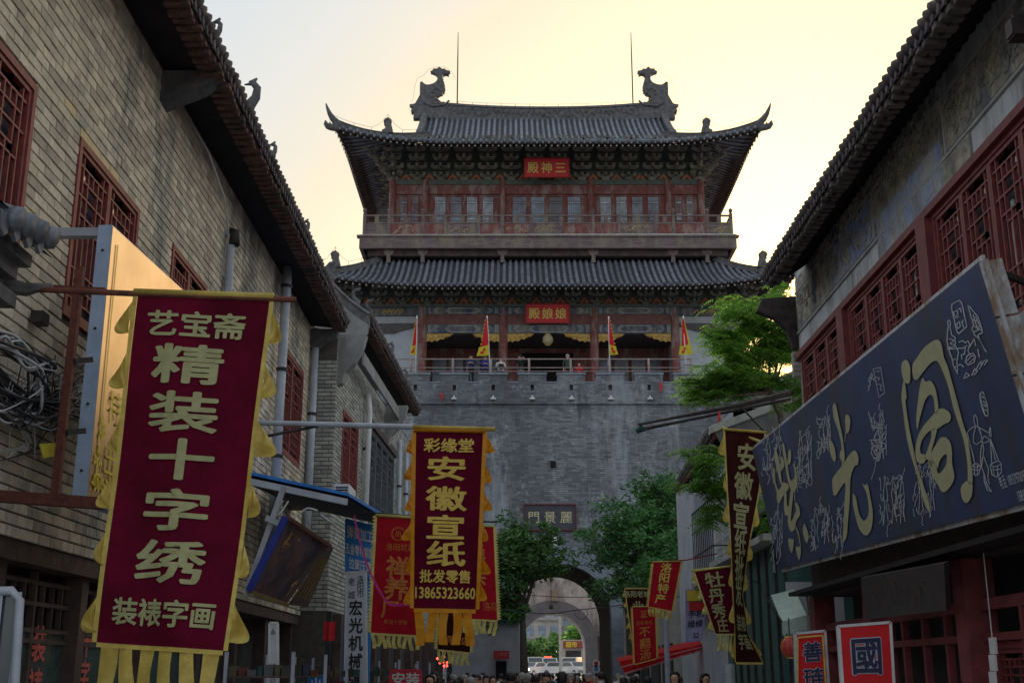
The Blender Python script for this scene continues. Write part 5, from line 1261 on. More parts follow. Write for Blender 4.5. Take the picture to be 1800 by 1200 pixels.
strokes([f([(762, -5), (805, -15), (828, 130), (795, 155), (768, 20), (762, -5)]), f([(775, 10), (800, 5)]), f([(772, 40), (800, 45), (790, 60)]), f([(785, 80), (810, 85), (800, 110), (815, 118)]), f([(1375, 130), (1390, 125), (1415, 200), (1415, 262), (1400, 255), (1378, 180), (1375, 130)]), f([(1385, 150), (1398, 160)]), f([(1390, 190), (1408, 200)])], 1.0)
strokes([f([(750, 470), (760, 430), (785, 430), (800, 460), (790, 500), (765, 500), (750, 470)]), f([(765, 465), (775, 450), (785, 470), (775, 485), (765, 465)]), f([(800, 410), (830, 420), (835, 445), (800, 450)]), f([(740, 400), (800, 395), (832, 350)]), f([(735, 240), (760, 330), (820, 330)])], 1.4)
# phone numbers at the lower corner
pn = onP(1760, 858, TLs, nS); sd_ = (cor[1] - cor[0]).normalized(); su_ = (cor[3] - cor[0]).normalized(); su_ = (su_ - sd_ * su_.dot(sd_)).normalized()
fnS = lambda s, t: (pn + sd_ * s + su_ * t, nS)
lettering([('电话: 18937970097', .3, .05, .13, .01, .55), ('13838823717', .5, -.11, .13, .01, .55)], fnS, 'phone_number', M['signline'], sg, off=.009)

# red boards standing below
def board_sign(name, label, cat, q, texts, m_face, m_txt, y=None, parent_loc=None, border=None, outline=None, th=.05, group=None, cut=None):
    """flat sign from four 3D corners BL, BR, TR, TL with lettering"""
    q = [Vector(p) for p in q]; n = (q[1] - q[0]).cross(q[3] - q[0]).normalized()
    if n.y > 0: n = -n
    t = thing(name, label, cat, ((q[0] + q[1]) / 2), group)
    MB().hexa([p - n * th for p in q] + q).build('board', m_face, t)
    W = (q[1] - q[0]).length; H = (q[3] - q[0]).length
    fr = MB()
    for a, c in ((q[0], q[1]), (q[1], q[2]), (q[2], q[3]), (q[3], q[0])): fr.bar(a - n * th * .5, c - n * th * .5, .03, th + .02, up=n)
    fr.build('frame', border or M['white'], t)
    fn = quad_fn(q, n, W, H, 0.)
    if outline: lettering([(s, x * W, z * H, sz * H, .045, wd) for s, x, z, sz, wd in texts], fn, 'letter_outline', outline, t, off=.004)
    lettering([(s, x * W, z * H, sz * H, .02 if sz * H > .15 else 0, wd) for s, x, z, sz, wd in texts], fn, 'lettering', m_txt, t, off=.012)
    return t
def yq(pts, y): return [onY(u, v, y) for u, v in pts]
navy = mat('navy ink', (.03, .03, .08), rough=.5); 
M['brightred'] = mat('bright red sign sheet', (.62, .015, .02), (.52, .012, .016), rough=.45, scale=2)
M['outl'] = mat('pale blue outline', (.6, .66, .78), rough=.5)
t = board_sign('red_box_sign', 'bright red square sign with the outlined character 國', 'sign', yq([(1482, 1215), (1572, 1215), (1565, 1093), (1474, 1100)], 13.5), [('國', 0.0, 0.02, .58, .9)], M['brightred'], navy, outline=M['outl'])
t = board_sign('red_scroll_sign', 'tall red sign with dark characters 善琏湖 beside the square sign', 'sign', yq([(1406, 1330), (1465, 1330), (1450, 1108), (1398, 1113)], 15.2), [('善', .04, .34, .17, 1.1), ('琏', .04, .13, .17, 1.1), ('湖', .04, -.08, .17, 1.1)], M['brightred'], navy, outline=M['outl'], border=mat('steel frame', (.5, .52, .56), rough=.4))
o_ = yq([(1402, 1330), (1460, 1330), (1446, 1116), (1402, 1120)], 15.14)
fr = MB()
for a, c in ((o_[0], o_[3]), (o_[3], o_[2]), (o_[2], o_[1])): fr.bar(a, c, .02, .01, up=(0, 1, 0))
fr.build('gold_border', M['gold'], t)
# red lantern, green awning
def lantern(name, label, c, r, m, parent_group=None):
    t = thing(name, label, 'lantern', c)
    MB().lathe(c, [(0, -r * 1.05), (r * .5, -r), (r * .9, -r * .55), (r, 0), (r * .9, r * .55), (r * .5, r), (0, r * 1.05)], 14).build('shade', m, t, smooth=True)
    b = MB()
    for k in range(12):
        a = math.pi * 2 * k / 12; b.tube([V(c[0] + math.cos(a) * q * 1.01, c[1] + math.sin(a) * q * 1.01, c[2] + z) for q, z in ((r * .5, -r), (r * .9, -r * .55), (r, 0), (r * .9, r * .55), (r * .5, r))], r * .02, 3, False)
    b.build('ribs', M['gilt'], t)
    MB().lathe(c, [(r * .5, r * .95), (r * .5, r * 1.15), (0, r * 1.15)], 10).lathe(c, [(0, -r * 1.15), (r * .5, -r * 1.15), (r * .5, -r * .95)], 10).build('cap', M['gilt'], t)
    MB().tube([(c[0], c[1], c[2] + r * 1.1), (c[0], c[1], c[2] + r * 1.1 + .25)], .01, 4).build('cord', M['iron'], t)
    return t
lc = onY(1389, 1137, 17); lantern('red_lantern', 'small red lantern beside the tall red sign', lc, .13, mat('lantern red', (.45, .05, .04), rough=.5))
aw = thing('green_awning', 'pale green canvas awning with scalloped edge right of the teal wall', 'awning', (4.4, 21, 1.9))
p = [onY(1374, 1092, 20.2), onY(1418, 1080, 20.2)]
b = MB(); b.quad(p[0], p[1], p[1] + V(.1, 1.2, .5), p[0] + V(.1, 1.2, .5)); b.build('canopy', mat('pale green canvas', (.4, .5, .45), (.33, .42, .38), rough=.8), aw)
b = MB(); n = 6
for k in range(n):
    a = p[0].lerp(p[1], k / n); c = p[0].lerp(p[1], (k + 1) / n); b.poly([a, c, c - V(0, 0, .2), a.lerp(c, .5) - V(0, 0, .26), a - V(0, 0, .2)])
b.build('valance', MATS['pale green canvas'], aw)
b = MB(); b.tube([p[1] + V(.05, 0, 0), p[1] + V(.3, 1.2, .5)], .02, 5).tube([p[0], p[0] + V(0, 1.2, .5)], .02, 5); b.build('awning_frame', M['iron'], aw)

# ------------- houses beyond
b5 = thing('teal_shop_block', 'low dark teal green shop block behind the twisted banner on the right', 'building', (5.2, 24, 0))
teal = mat('dark teal boarding', (.05, .12, .11), (.03, .075, .075), rough=.7, scale=2, bump=.2)
MB().box(4.7, 8, 21.5, 27.0, 0, 3.9).build('wall', teal, b5)
for k in range(7): MB().box(4.65, 4.7, 21.6 + k * .75, 21.66 + k * .75, 0, 3.85).build('board_joint', M['iron'], b5)
for k in range(5): MB().box(4.8 + k * .62, 4.83 + k * .62, 21.46, 21.499, 0, 3.85).build('board_joint', M['iron'], b5)
MB().box(4.4, 8, 21.2, 27.2, 3.9, 4.02).build('flat_roof', M['ledge'], b5)
MB().box(4.8, 5.8, 21.44, 21.5, 2.0, 3.2).build('grey_panel', M['plaster'], b5)
DR = V(-.02, 1, 0).normalized()
b6 = thing('white_gable_house', 'pale house with maroon bargeboard, white framed window and security grille', 'building', (5.6, 32, 0))
hz = onY(1250, 757, 27.2); hz2 = onY(1186, 858, 37.5)
XW = 5.15
pierced_wall(b6, (XW, 27.4, 0), (0, 1, 0), (-1, 0, 0), 10.2, 0, 7.6, [(1.0, 3.2, 4.2, 6.4), (4.4, 6.2, 4.2, 6.3)], M['plaster'])
MB().quad((XW, 27.4, 0), (9, 27.4, 0), (9, 27.4, 9.5), (XW, 27.4, 7.9)).build('gable_wall', mat('dim grey render', (.25, .26, .29), (.18, .19, .21), rough=.9, scale=1, stain=(.14, .14, .15)), b6)
lattice_window(b6, (XW, 30.6, 4.2), (0, -1, 0), (-1, 0, 0), 2.2, 2.2, 2, M['white'], M['glass'], t=.1)
lattice_window(b6, (XW, 33.6, 4.2), (0, -1, 0), (-1, 0, 0), 1.8, 2.1, 2, M['white'], M['glass'], t=.1)
gr = MB()
for k in range(12): gr.bar((XW - .5, 28.0 + k * .28, 4.0), (XW - .5, 28.0 + k * .28, 5.6), .02)
for z in (4.0, 4.5, 5.1, 5.6): gr.bar((XW - .5, 28.0, z), (XW - .5, 31.1, z), .03); gr.bar((XW - .5, 28.0, z), (XW, 28.0, z), .03)
gr.build('security_grille', M['iron'], b6)
MB().box(XW - .55, XW - .02, 27.8, 31.3, 3.75, 3.98).build('window_ledge', M['wplaster'], b6)
MB().box(XW - .35, XW - .01, 31.6, 34.0, 3.2, 6.2).build('white_bay', M['plaster'], b6)
maroon = mat('maroon bargeboard', (.22, .06, .06), (.12, .035, .04), rough=.7, scale=4, bump=.2)
hx0, hx1 = hz.x, hz2.x
print('house eave', hz, hz2)
tiled_eave(b6, (hx1, 37.5, hz2.z), (hx0, 27.2, hz.z), (-1, 0, 0), 1.6, 4.5, .28, .085, M['eavetile'], maroon, soff=abs(XW - hx0) , fascia=.24, soffit_dz=-.3)
v0 = onY(1249, 752, 27.1); v1 = onY(1392, 700, 27.1)
b = MB(); b.hexa([v0 + V(0, 0, -.12), v0 + V(0, .3, -.12), v1 + V(0, .3, -.12), v1 + V(0, 0, -.12), v0 + V(0, 0, .06), v0 + V(0, .3, .06), v1 + V(0, .3, .06), v1 + V(0, 0, .06)]); b.build('verge_board', M['ledge'], b6)
b = MB(); b.quad(v0 + V(.1, .04, -.1), v1 + V(0, .04, -.1), v1 + V(0, .04, -2.), v0 + V(1.0, .04, -2.)); b.build('gable_boarding', mat('dim grey boarding', (.12, .12, .125), (.08, .08, .085), rough=.9, scale=2), b6)
for sx, zz in ((5.0, 0), ): pass
# gate side wall block right of the arch
b7 = thing('gate_side_shop', 'small dark shop at the foot of the city wall right of the arch', 'building', (6.5, 52, 0))
MB().box(5.2, 9.5, 39, 57.5, 0, 4.6).build('wall', M['brickG'], b7)
MB().box(5.0, 9.5, 38.8, 57.6, 4.6, 4.75).build('flat_roof', M['ledge'], b7)
for y in (40, 43.5, 47, 50.5): MB().box(5.14, 5.199, y, y + 2.6, 0, 2.6).build('shopfront', M['shop'], b7)
for k in range(3): MB().box(5.6 + k * 1.25, 6.6 + k * 1.25, 38.93, 38.999, .0, 2.5).build('shopfront', M['shop'], b7)
# ============================================================ hanging banners and signs
M['maroon'] = mat('maroon velvet cloth', (.105, .004, .02), (.06, .003, .012), rough=.95, scale=2.5, bump=.5, bscale=5, spec=.1, transl=.08)
M['darkcloth'] = mat('very dark brown cloth', (.04, .008, .008), (.025, .006, .006), rough=.95, scale=6, spec=.1, transl=.08)
M['redcloth'] = mat('crimson banner cloth', (.36, .008, .02), (.26, .006, .015), rough=.85, scale=5, bump=.15, bscale=40, spec=.2, transl=.15)
M['yellowsilk'] = mat('yellow silk trim', (.55, .43, .11), (.4, .3, .07), rough=.45, scale=7, bump=.8, bscale=9, transl=.35)
M['orangesilk'] = mat('orange yellow silk trim', (.85, .38, .02), (.7, .28, .015), rough=.45, scale=9, bump=.5, bscale=14, transl=.35)
M['palesilk'] = mat('pale yellow silk trim', (.6, .54, .2), (.46, .4, .12), rough=.45, scale=9, bump=.5, bscale=14, transl=.3)
M['sage'] = mat('pale olive gold letters', (.3, .295, .15), (.23, .225, .11), rough=.8, scale=12)
M['goldtxt'] = mat('printed gold letters', (.62, .45, .1), (.5, .34, .07), rough=.7, scale=10)
M['faintgold'] = mat('faint rubbed gold letters', (.5, .2, .04), (.36, .09, .03), rough=.8, scale=12)
def banner(name, label, q, cloth, trim, texts, txtmat, group='vertical cloth banners hung over the street', ripple=.02, strips=6, strip_len=.3, flaps=5, side=(1, 1), rod=None, flap_w=.13, border=.03, twist=None, seed=1, fringe=False, sheer=0.):
    """q = BL, BR, TR, TL; texts in photo-like rows: (string, s, t, size, wide) with s, t in 0..1 of the sheet, size in fractions of height"""
    q = [Vector(p) for p in q]; r = random.Random(seed)
    W = ((q[1] - q[0]).length + (q[2] - q[3]).length) / 2; H = ((q[3] - q[0]).length + (q[2] - q[1]).length) / 2
    n0 = (q[1] - q[0]).cross(q[3] - q[0]).normalized()
    if n0.y > 0: n0 = -n0
    def base(u, v):   # u right, v up, 0..1
        if twist:
            c, hw, ang = twist(v); return c + V(math.cos(ang), math.sin(ang), 0) * (u - .5) * 2 * hw
        p = (q[0] * (1 - u) + q[1] * u) * (1 - v) + (q[3] * (1 - u) + q[2] * u) * v
        rr = ripple * (1 - v) ** .6
        return p + n0 * (rr * math.sin(u * 7 + v * 3 + seed) + rr * .8 * math.sin(v * 9 + seed * 2 + u * 2) + rr * .3 * math.sin(u * 19 + v * 6 + seed) * (1 - .6 * v))
    t = thing(name, label, 'banner', (q[0] + q[1] + q[2] + q[3]) / 4, group)
    b = MB(); b.grid(base, 14, 30); b.build('cloth', cloth, t, smooth=True)
    def fn(s, tt):
        u = s / W + .5; v = tt / H + .5; e = .01
        p = base(u, v); n = (base(u + e, v) - base(u - e, v)).cross(base(u, v + e) - base(u, v - e)).normalized()
        if n.dot(n0) < 0: n = -n
        return p, n
    b = MB()
    for side_ in (0, 1):
        k = 30
        for i in range(k):
            v0, v1 = i / k, (i + 1) / k; u0 = -border / W if not side_ else 1.; u1 = 0. if not side_ else 1 + border / W
            nn = n0 * .006; b.quad(base(u0, v0) + nn, base(u1, v0) + nn, base(u1, v1) + nn, base(u0, v1) + nn)
    for i in range(12):
        b.quad(base(i / 12, -border / H) + n0 * .006, base((i + 1) / 12, -border / H) + n0 * .006, base((i + 1) / 12, 0) + n0 * .006, base(i / 12, 0) + n0 * .006)
    b.build('border', trim, t, smooth=True)
    if flaps:
        for sd in (0, 1):
            if not side[sd]: continue
            for k in range(flaps):
                v1 = 1 - (k + r.uniform(-.05, .1)) / flaps - .03; L_ = .6 / flaps * H; sgn = 1 if sd else -1; fw = flap_w * r.uniform(.55, 1.0); fold = r.uniform(-.09, .09); tw1, tw2 = r.uniform(0, 6), r.uniform(5, 9); lean = r.uniform(-.02, .05)
                b = MB()
                def F(a, c):   # a across, c down: flame outline hooked downward
                    prof = max(0., math.sin(math.pi * min(1, max(0, c)) ** 1.7)) ** .75
                    o = base(1 + border / W if sd else -border / W, v1 - c * L_ / H)
                    return o + V(sgn * a * fw * prof, 0, -a * a * fw * .45 * prof) + n0 * (fold * math.sin(a * 2.5) * prof + .025 * prof * math.sin(a * tw2 + c * 6 + tw1) + .012 * math.sin(c * 9 + k)) + V(lean * c * a, 0, 0)
                b.grid(F, 8, 14); b.build('side_flap', trim, t, smooth=True)
    if fringe:
        b = MB(); k = 34
        for i in range(k):
            for sd in (0, 1):
                v = i / k; o = base(1 + border / W if sd else -border / W, v); sg = 1 if sd else -1
                b.poly([o, o + V(0, 0, H / k), o + V(sg * border * 1.4, 0, H / k * .4)])
        b.build('scalloped_edge', trim, t)
    for k in range(strips):
        a = (k + .12) / strips; c = (k + .82) / strips; ph = r.uniform(0, 6); ll = strip_len * r.uniform(.9, 1.1)
        b = MB(); b.grid(lambda u, v: base(a + (c - a) * u, -border / H) + V(.02 * math.sin(v * 3 + ph) , 0, -v * ll) + n0 * (.03 * math.sin(v * 5 + ph + u * 2)), 3, 6)
        b.build('tail_strip', trim, t, smooth=True)
    for m_, items in ((txtmat, texts),):
        lettering([(s, (x - .5) * W, (.5 - y) * H, sz * H, (.022 if sz * H > .15 else 0), wd) for s, x, y, sz, wd in items], fn, 'lettering', m_, t, cut=H / 30 if ripple or twist else None, off=.01)
    if rod:
        MB().tube([Vector(p) for p in rod[0]], rod[1], 8).build('rod', rod[2], t, smooth=True)
    top = MB(); top.tube([base(-.03, 1.0) + n0 * .004, base(1.03, 1.0) + n0 * .004], .025 if H > 1.5 else .02, 8); top.build('top_sleeve', trim, t, smooth=True)
    return t
rust = mat('rusty iron tube', (.14, .045, .03), (.07, .025, .02), rough=.8, scale=14, bump=.3)
Y1 = 8.2
banner('hanging_banner', 'largest maroon banner, nearest on the left, lettered 精装十字绣 with pale yellow flaps', [onY(170, 1128, Y1 - .05), onY(393, 1143, Y1), onY(475, 521, Y1), onY(243, 513, Y1)], M['maroon'], M['yellowsilk'],
       [('艺宝斋', .47, .095, .082, 1.12), ('精', .45, .215, .122, 1.65), ('装', .46, .355, .122, 1.65), ('十', .48, .49, .122, 1.6), ('字', .49, .632, .122, 1.65), ('绣', .5, .775, .122, 1.65), ('装裱字画', .5, .913, .075, 1.0)], M['sage'],
       rod=([onY(-30, 505, Y1), onY(50, 508, Y1), onY(235, 516, Y1), onY(520, 527, Y1)], .022, rust), flaps=6, strips=6, strip_len=.5, flap_w=.125, ripple=.04, seed=3)
Y2 = 15.0
banner('hanging_banner', 'maroon banner with orange trim lettered 安徽宣纸 and the number 13865323660', [onY(727, 1068, Y2), onY(836, 1070, Y2), onY(849, 758, Y2), onY(731.5, 756, Y2)], M['maroon'], M['orangesilk'],
       [('彩缘堂', .5, .085, .085, 1.1), ('安', .47, .218, .145, 1.6), ('徽', .48, .39, .145, 1.6), ('宣', .48, .55, .145, 1.6), ('纸', .5, .7, .145, 1.6), ('批发零售', .5, .825, .075, 1.0), ('13865323660', .49, .915, .085, .78)], M['goldtxt'],
       rod=([onY(715, 750, Y2), onY(870, 754, Y2)], .028, M['yellowsilk']), flaps=6, strips=5, strip_len=.36, flap_w=.11, ripple=.02, seed=5, border=.05)
banner('hanging_banner', 'crimson banner with faint gold lettering half hidden behind the orange trimmed one', [onY(652, 1111, 17.6), onY(737, 1116, 17.6), onY(741, 910, 17.6), onY(663, 905, 17.6)], M['redcloth'], M['palesilk'],
       [('洛阳城酒店', .62, .265, .07, .9), ('禅', .52, .44, .2, 1.1), ('养', .5, .62, .2, 1.1), ('厂', .38, .8, .16, 1.0), ('老城十字街', .5, .9, .045, .9)], M['faintgold'], flaps=0, fringe=True, strips=9, strip_len=.17, ripple=.01, seed=2,
       rod=([onY(640, 900, 17.6), onY(760, 909, 17.6)], .015, M['iron']), border=.03)
lg = MB(); cc = onY(700, 938, 17.55)
for R_ in (.1, .085): lg.tube([V(cc.x + R_ * math.cos(k * .42), 17.55, cc.z + R_ * math.sin(k * .42)) for k in range(16)], .005, 4)
for dx in (-.035, 0, .035): lg.tube([V(cc.x + dx, 17.55, cc.z - .04), V(cc.x + dx * .6, 17.55, cc.z + .045)], .007, 4)
lt = [o for o in bpy.data.objects if o.name.startswith('hanging_banner')][-1]
lg.build('round_emblem', M['faintgold'], lt)
banner('hanging_banner', 'crimson banner showing only its right edge behind the orange trimmed one', [onY(806, 1086, 19.5), onY(874, 1089, 19.5), onY(867, 925, 19.5), onY(802, 921, 19.5)], M['redcloth'], M['palesilk'],
       [('禅', .5, .3, .2, 1.1), ('宗', .5, .55, .2, 1.1), ('洛阳', .85, .86, .1, .9)], M['faintgold'], flaps=0, fringe=True, strips=8, strip_len=.2, ripple=.01, seed=4, rod=([onY(790, 914, 19.5), onY(874, 917, 19.5)], .014, M['iron']))
banner('hanging_banner', 'dark banner whose brown lower end shows below the orange tail strips', [onY(769, 1140, 22.5), onY(826, 1146, 22.5), onY(836, 960, 22.5), onY(776, 958, 22.5)], M['darkcloth'], M['palesilk'],
       [('洛阳老店', .5, .9, .08, .9), ('茶', .5, .35, .2, 1)], M['faintgold'], flaps=0, fringe=True, strips=7, strip_len=.2, ripple=.01, seed=6)
# twisted banner in front of the teal shop
Y4 = 21.2
prof4 = [(1.0, 1272, 1346, 757), (.75, 1275, 1338, 860), (.52, 1279, 1322, 955), (.3, 1282, 1312, 1042), (.12, 1286, 1322, 1115), (0., 1288, 1346, 1163)]
def tw(v):
    for (va, la, ra, ya), (vb, lb, rb, yb2) in zip(prof4[:-1], prof4[1:]):
        if vb <= v <= va or (v > 1 and va == 1.0) or (v < 0 and vb == 0.):
            t = (va - v) / (va - vb); l = la + (lb - la) * t; r_ = ra + (rb - ra) * t; y = ya + (yb2 - ya) * t
            c = onY((l + r_) / 2, y, Y4); w_ = (onY(r_, y, Y4) - onY(l, y, Y4)).length / 2; hw = .4; w_ = min(w_, hw * .999)
            return c, hw, math.acos(w_ / hw)
    return onY(1309, 757, Y4), .4, 0
banner('hanging_banner', 'twisted dark maroon banner lettered 安徽宣纸批发 hanging before the blue sign', [tw(0)[0] - V(.4, 0, 0), tw(0)[0] + V(.4, 0, 0), tw(1)[0] + V(.4, 0, 0), tw(1)[0] - V(.4, 0, 0)], M['darkcloth'], M['yellowsilk'],
       [('安', .58, .11, .12, 1.0), ('徽', .5, .235, .12, 1.0), ('宣', .45, .36, .12, 1.1), ('纸', .5, .475, .12, 1.1), ('批', .5, .59, .12, 1.1), ('发', .5, .7, .12, 1.1), ('装裱', .5, .83, .075, 1.0), ('字画', .5, .91, .075, 1.0)], M['sage'],
       flaps=7, strips=0, flap_w=.1, twist=tw, seed=8, border=.04, rod=([onY(1268, 751, Y4), onY(1350, 781, Y4 + .1), V(5.3, Y4 + .5, onY(1350, 781, Y4).z - .2)], .03, M['palesilk']))
banner('hanging_banner', 'slanting maroon banner lettered 牡丹秀庄 with pale yellow scalloped edge', [onY(1258, 1113, 24), onY(1292, 1113, 24), onY(1284, 995, 24), onY(1221, 1003, 24)], M['maroon'], M['palesilk'],
       [('牡', .5, .17, .25, 1.0), ('丹', .45, .42, .24, 1.0), ('秀', .42, .65, .24, 1.0), ('庄', .45, .87, .22, 1.0)], M['sage'], flaps=4, side=(1, 0), strips=6, strip_len=.3, flap_w=.12, ripple=.01, seed=9,
       rod=([onY(1214, 1002, 24), onY(1300, 993, 24), V(5.0, 24.2, onY(1300, 993, 24).z)], .018, M['palesilk']))
banner('hanging_banner', 'small crimson banner lettered 洛阳特产 swinging from a thin pole near the right trees', [onY(1140, 1065, 30), onY(1181, 1073, 30), onY(1197, 986, 30), onY(1149, 987, 30)], M['redcloth'], M['yellowsilk'],
       [('洛', .5, .13, .22, 1.1), ('阳', .48, .35, .22, 1.1), ('特', .5, .57, .22, 1.1), ('产', .45, .8, .22, 1.1)], M['goldtxt'], flaps=0, fringe=True, strips=7, strip_len=.2, ripple=.015, seed=10,
       rod=([onY(1143, 988, 30), onY(1205, 984, 30), V(5.1, 30.2, onY(1205, 982, 30).z + .15)], .015, M['redcloth']))
banner('hanging_banner', 'small crimson banner lettered 不翻汤 lowest of the three beside the red awning', [onY(1116, 1166, 33), onY(1154, 1156, 33), onY(1151, 1065, 33), onY(1112, 1066, 33)], M['redcloth'], M['yellowsilk'],
       [('百年老店', .5, .3, .08, 1.0), ('正', .5, .14, .14, 1), ('不', .5, .47, .2, 1.1), ('翻', .5, .68, .2, 1.1), ('汤', .5, .88, .2, 1.1)], M['faintgold'], flaps=0, fringe=True, strips=0, ripple=.01, seed=11,
       rod=([onY(1106, 1066, 33), onY(1160, 1064, 33)], .014, M['iron']))
banner('hanging_banner', 'narrow dark banner with pale small lettering behind the two little crimson ones', [onY(1112, 1128, 35), onY(1146, 1130, 35), onY(1138, 1034, 35), onY(1099, 1034, 35)], M['darkcloth'], M['yellowsilk'],
       [('洛阳老城', .5, .1, .13, .9), ('业', .5, .32, .2, 1.1)], M['sage'], flaps=5, side=(1, 0), strips=0, flap_w=.1, ripple=.01, seed=12, rod=([onY(1094, 1033, 35), onY(1146, 1033, 35)], .014, M['iron']))
# pole that carries the second banner
pb = thing('banner_pole', 'grey steel pole with diagonal brace reaching out from the left wall', 'pole', (-3.5, 15, 5))
MB().tube([V(-4.4, 15, onY(466, 743, 15).z + .02), onY(466, 743, 15), onY(725, 750, 15)], .035, 8).build('arm', M['pipe'], pb, smooth=True)
MB().tube([V(-4.4, 15, onY(440, 772, 15).z - .1), onY(440, 772, 15), onY(560, 748, 15)], .02, 8).build('brace', M['iron'], pb, smooth=True)
# rusty bracket frame carrying the lightbox
rf_ = thing('rusty_bracket', 'rusty iron frame of posts holding the golden lightbox sign to the brick wall', 'bracket frame', (-4.0, 9.4, 2.8))
a, c = onY(143, 400, 9.4), onY(97, 868, 9.4); a = V(c.x - .0, 9.4, a.z); c = V(c.x, 9.4, c.z)
MB().bar(onY(142, 470, 9.4), c, .06).build('post', rust, rf_)
MB().bar(V(-4.4, 9.4, c.z + .01), onY(185, 885, 9.4), .09).build('lower_beam', rust, rf_)
for v in (520, 640, 765): MB().bar(onY(128 - (v - 640) * .1, v - 5, 9.4), onY(160 - (v - 640) * .1, v - 8, 9.6), .045).build('cross_stub', M['iron'], rf_)
MB().bar(V(-4.4, 9.4, onY(142, 500, 9.4).z), onY(185, 512, 9.4), .05).build('upper_beam', rust, rf_)
# golden lightbox sign
lb = thing('gold_lightbox_sign', 'tall golden lightbox sign with blue grey edge behind the largest banner', 'shop sign', (-3.7, 11, 3))
XB = -3.72
A0 = onX(197, 395, XB); B0 = onX(150, 882, XB); dirn = V(.072, 1, 0).normalized(); LB = 2.1
top, bot = A0.z, B0.z; A0 = V(XB, A0.y, 0)
nn = V(1, -.072, 0).normalized(); th = .13
pts = [A0, A0 + dirn * LB]
b = MB(); q = [A0 - nn * th, A0, A0 + dirn * LB, A0 + dirn * LB - nn * th]
b.hexa([p + V(0, 0, bot) for p in q] + [p + V(0, 0, top) for p in q]); b.build('box', mat('blue grey painted metal', (.33, .42, .58), (.25, .33, .46), rough=.5, scale=5), lb)
M['goldface'] = mat('brushed gold mirror sheet', (.52, .4, .27), (.42, .32, .21), rough=.33, scale=1.8, bump=.03, bscale=2, metal=1.)
e = nn * .006
b = MB(); b.hexa([A0 + dirn * .01 + e * .2 + V(0, 0, bot + .01), A0 + dirn * (LB - .01) + e * .2 + V(0, 0, bot + .01), A0 + dirn * (LB - .01) + e + V(0, 0, bot + .01), A0 + dirn * .01 + e + V(0, 0, bot + .01),
     A0 + dirn * .01 + e * .2 + V(0, 0, top - .01), A0 + dirn * (LB - .01) + e * .2 + V(0, 0, top - .01), A0 + dirn * (LB - .01) + e + V(0, 0, top - .01), A0 + dirn * .01 + e + V(0, 0, top - .01)]); b.build('gold_face', M['goldface'], lb)
fnL = lambda s, t: (A0 + dirn * s + V(0, 0, bot + t), nn)
yel = mat('yellow vinyl', (.72, .58, .06), (.6, .46, .05), rough=.5)
b = MB()
def LP(s, t): return A0 + dirn * s + V(0, 0, bot + t) + nn * .016
b.poly([LP(.12, .2), LP(.145, .2), LP(.145, top - bot - .15), LP(.12, top - bot - .15)])
r = random.Random(4)
for k in range(46):
    s0, t0 = .1 + r.random() ** 1.5 * .45, .15 + r.random() ** 2 * .6
    if s0 > .28 and t0 > .32: continue
    for m_ in range(2):
        a_ = r.uniform(0, 6.3); b.poly([LP(s0, t0), LP(s0 + .05 * math.cos(a_), t0 + .05 * math.sin(a_)), LP(s0 + .07 * math.cos(a_ + .5), t0 + .07 * math.sin(a_ + .5)), LP(s0 + .03 * math.cos(a_ + 1), t0 + .03 * math.sin(a_ + 1))])
b.build('vine_ornament', yel, lb, kind='stuff')
for it_ in [('特', .42, (top - bot) * .36, .34, .01, .9), ('出', .4, (top - bot) * .17, .32, .01, .9)]: lettering([it_], fnL, 'yellow_character', yel, lb, off=.018)
for z in (top - .25, top - 1.0, top - 1.7, top - 2.3):
    MB().lathe(A0 - nn * th * .5 + V(0, -.005, z), [(0, -.015), (.018, 0), (0, .015)], 6).build('screw', M['iron'], lb)
MB().box(XB - .5, XB - .13, A0.y + .02, A0.y + .12, top - .1, top - .02).build('wall_bracket', M['pipe'], lb)
# cable tangle on the near left wall
def cable(name, pts, r_, m_, parent): return MB().tube(pts, r_, 5).build(name, m_, parent, smooth=True)
ct = thing('cable_tangle', 'messy tangle of black and white cables bunched on the near left brick wall', 'cables', (-4.2, 9.0, 4))
r = random.Random(11); bk_ = mat('black cable sheath', (.03, .03, .035), rough=.5); wk_ = mat('pale grey cable', (.45, .46, .48), rough=.5)
def sm(pts, n=6):
    out = []
    for i in range(len(pts) - 1):
        p0, p1, p2, p3 = Vector(pts[max(i-1, 0)]), Vector(pts[i]), Vector(pts[i+1]), Vector(pts[min(i+2, len(pts)-1)])
        for k in range(n): t = k / n; out.append(.5 * ((2*p1) + (p2-p0)*t + (2*p0-5*p1+4*p2-p3)*t*t + (3*p1-p0-3*p2+p3)*t**3))
    return out + [Vector(pts[-1])]
for k in range(16):   # bundle draped from the upper left to the lower middle
    j = lambda s: r.uniform(-s, s)
    p = [onX(-30 + j(20), 600 + j(25), -4.2 + j(.06)), onX(25 + j(18), 612 + j(22), -4.15 + j(.08)), onX(62 + j(16), 640 + j(22), -4.1 + j(.08)), onX(70 + j(22), 690 + j(25), -4.15 + j(.06)), onX(30 + j(30), 730 + j(30), -4.2 + j(.06)), onX(-20 + j(20), 700 + j(40), -4.2)]
    if k % 3 == 0: p = p[:3] + [onX(92 + j(8), 648 + j(14), -4.1), onX(84 + j(8), 655 + j(10), -4.12)]
    cable('cable', sm(p), r.choice((.008, .012, .016)), r.choice((bk_, bk_, wk_)), ct)
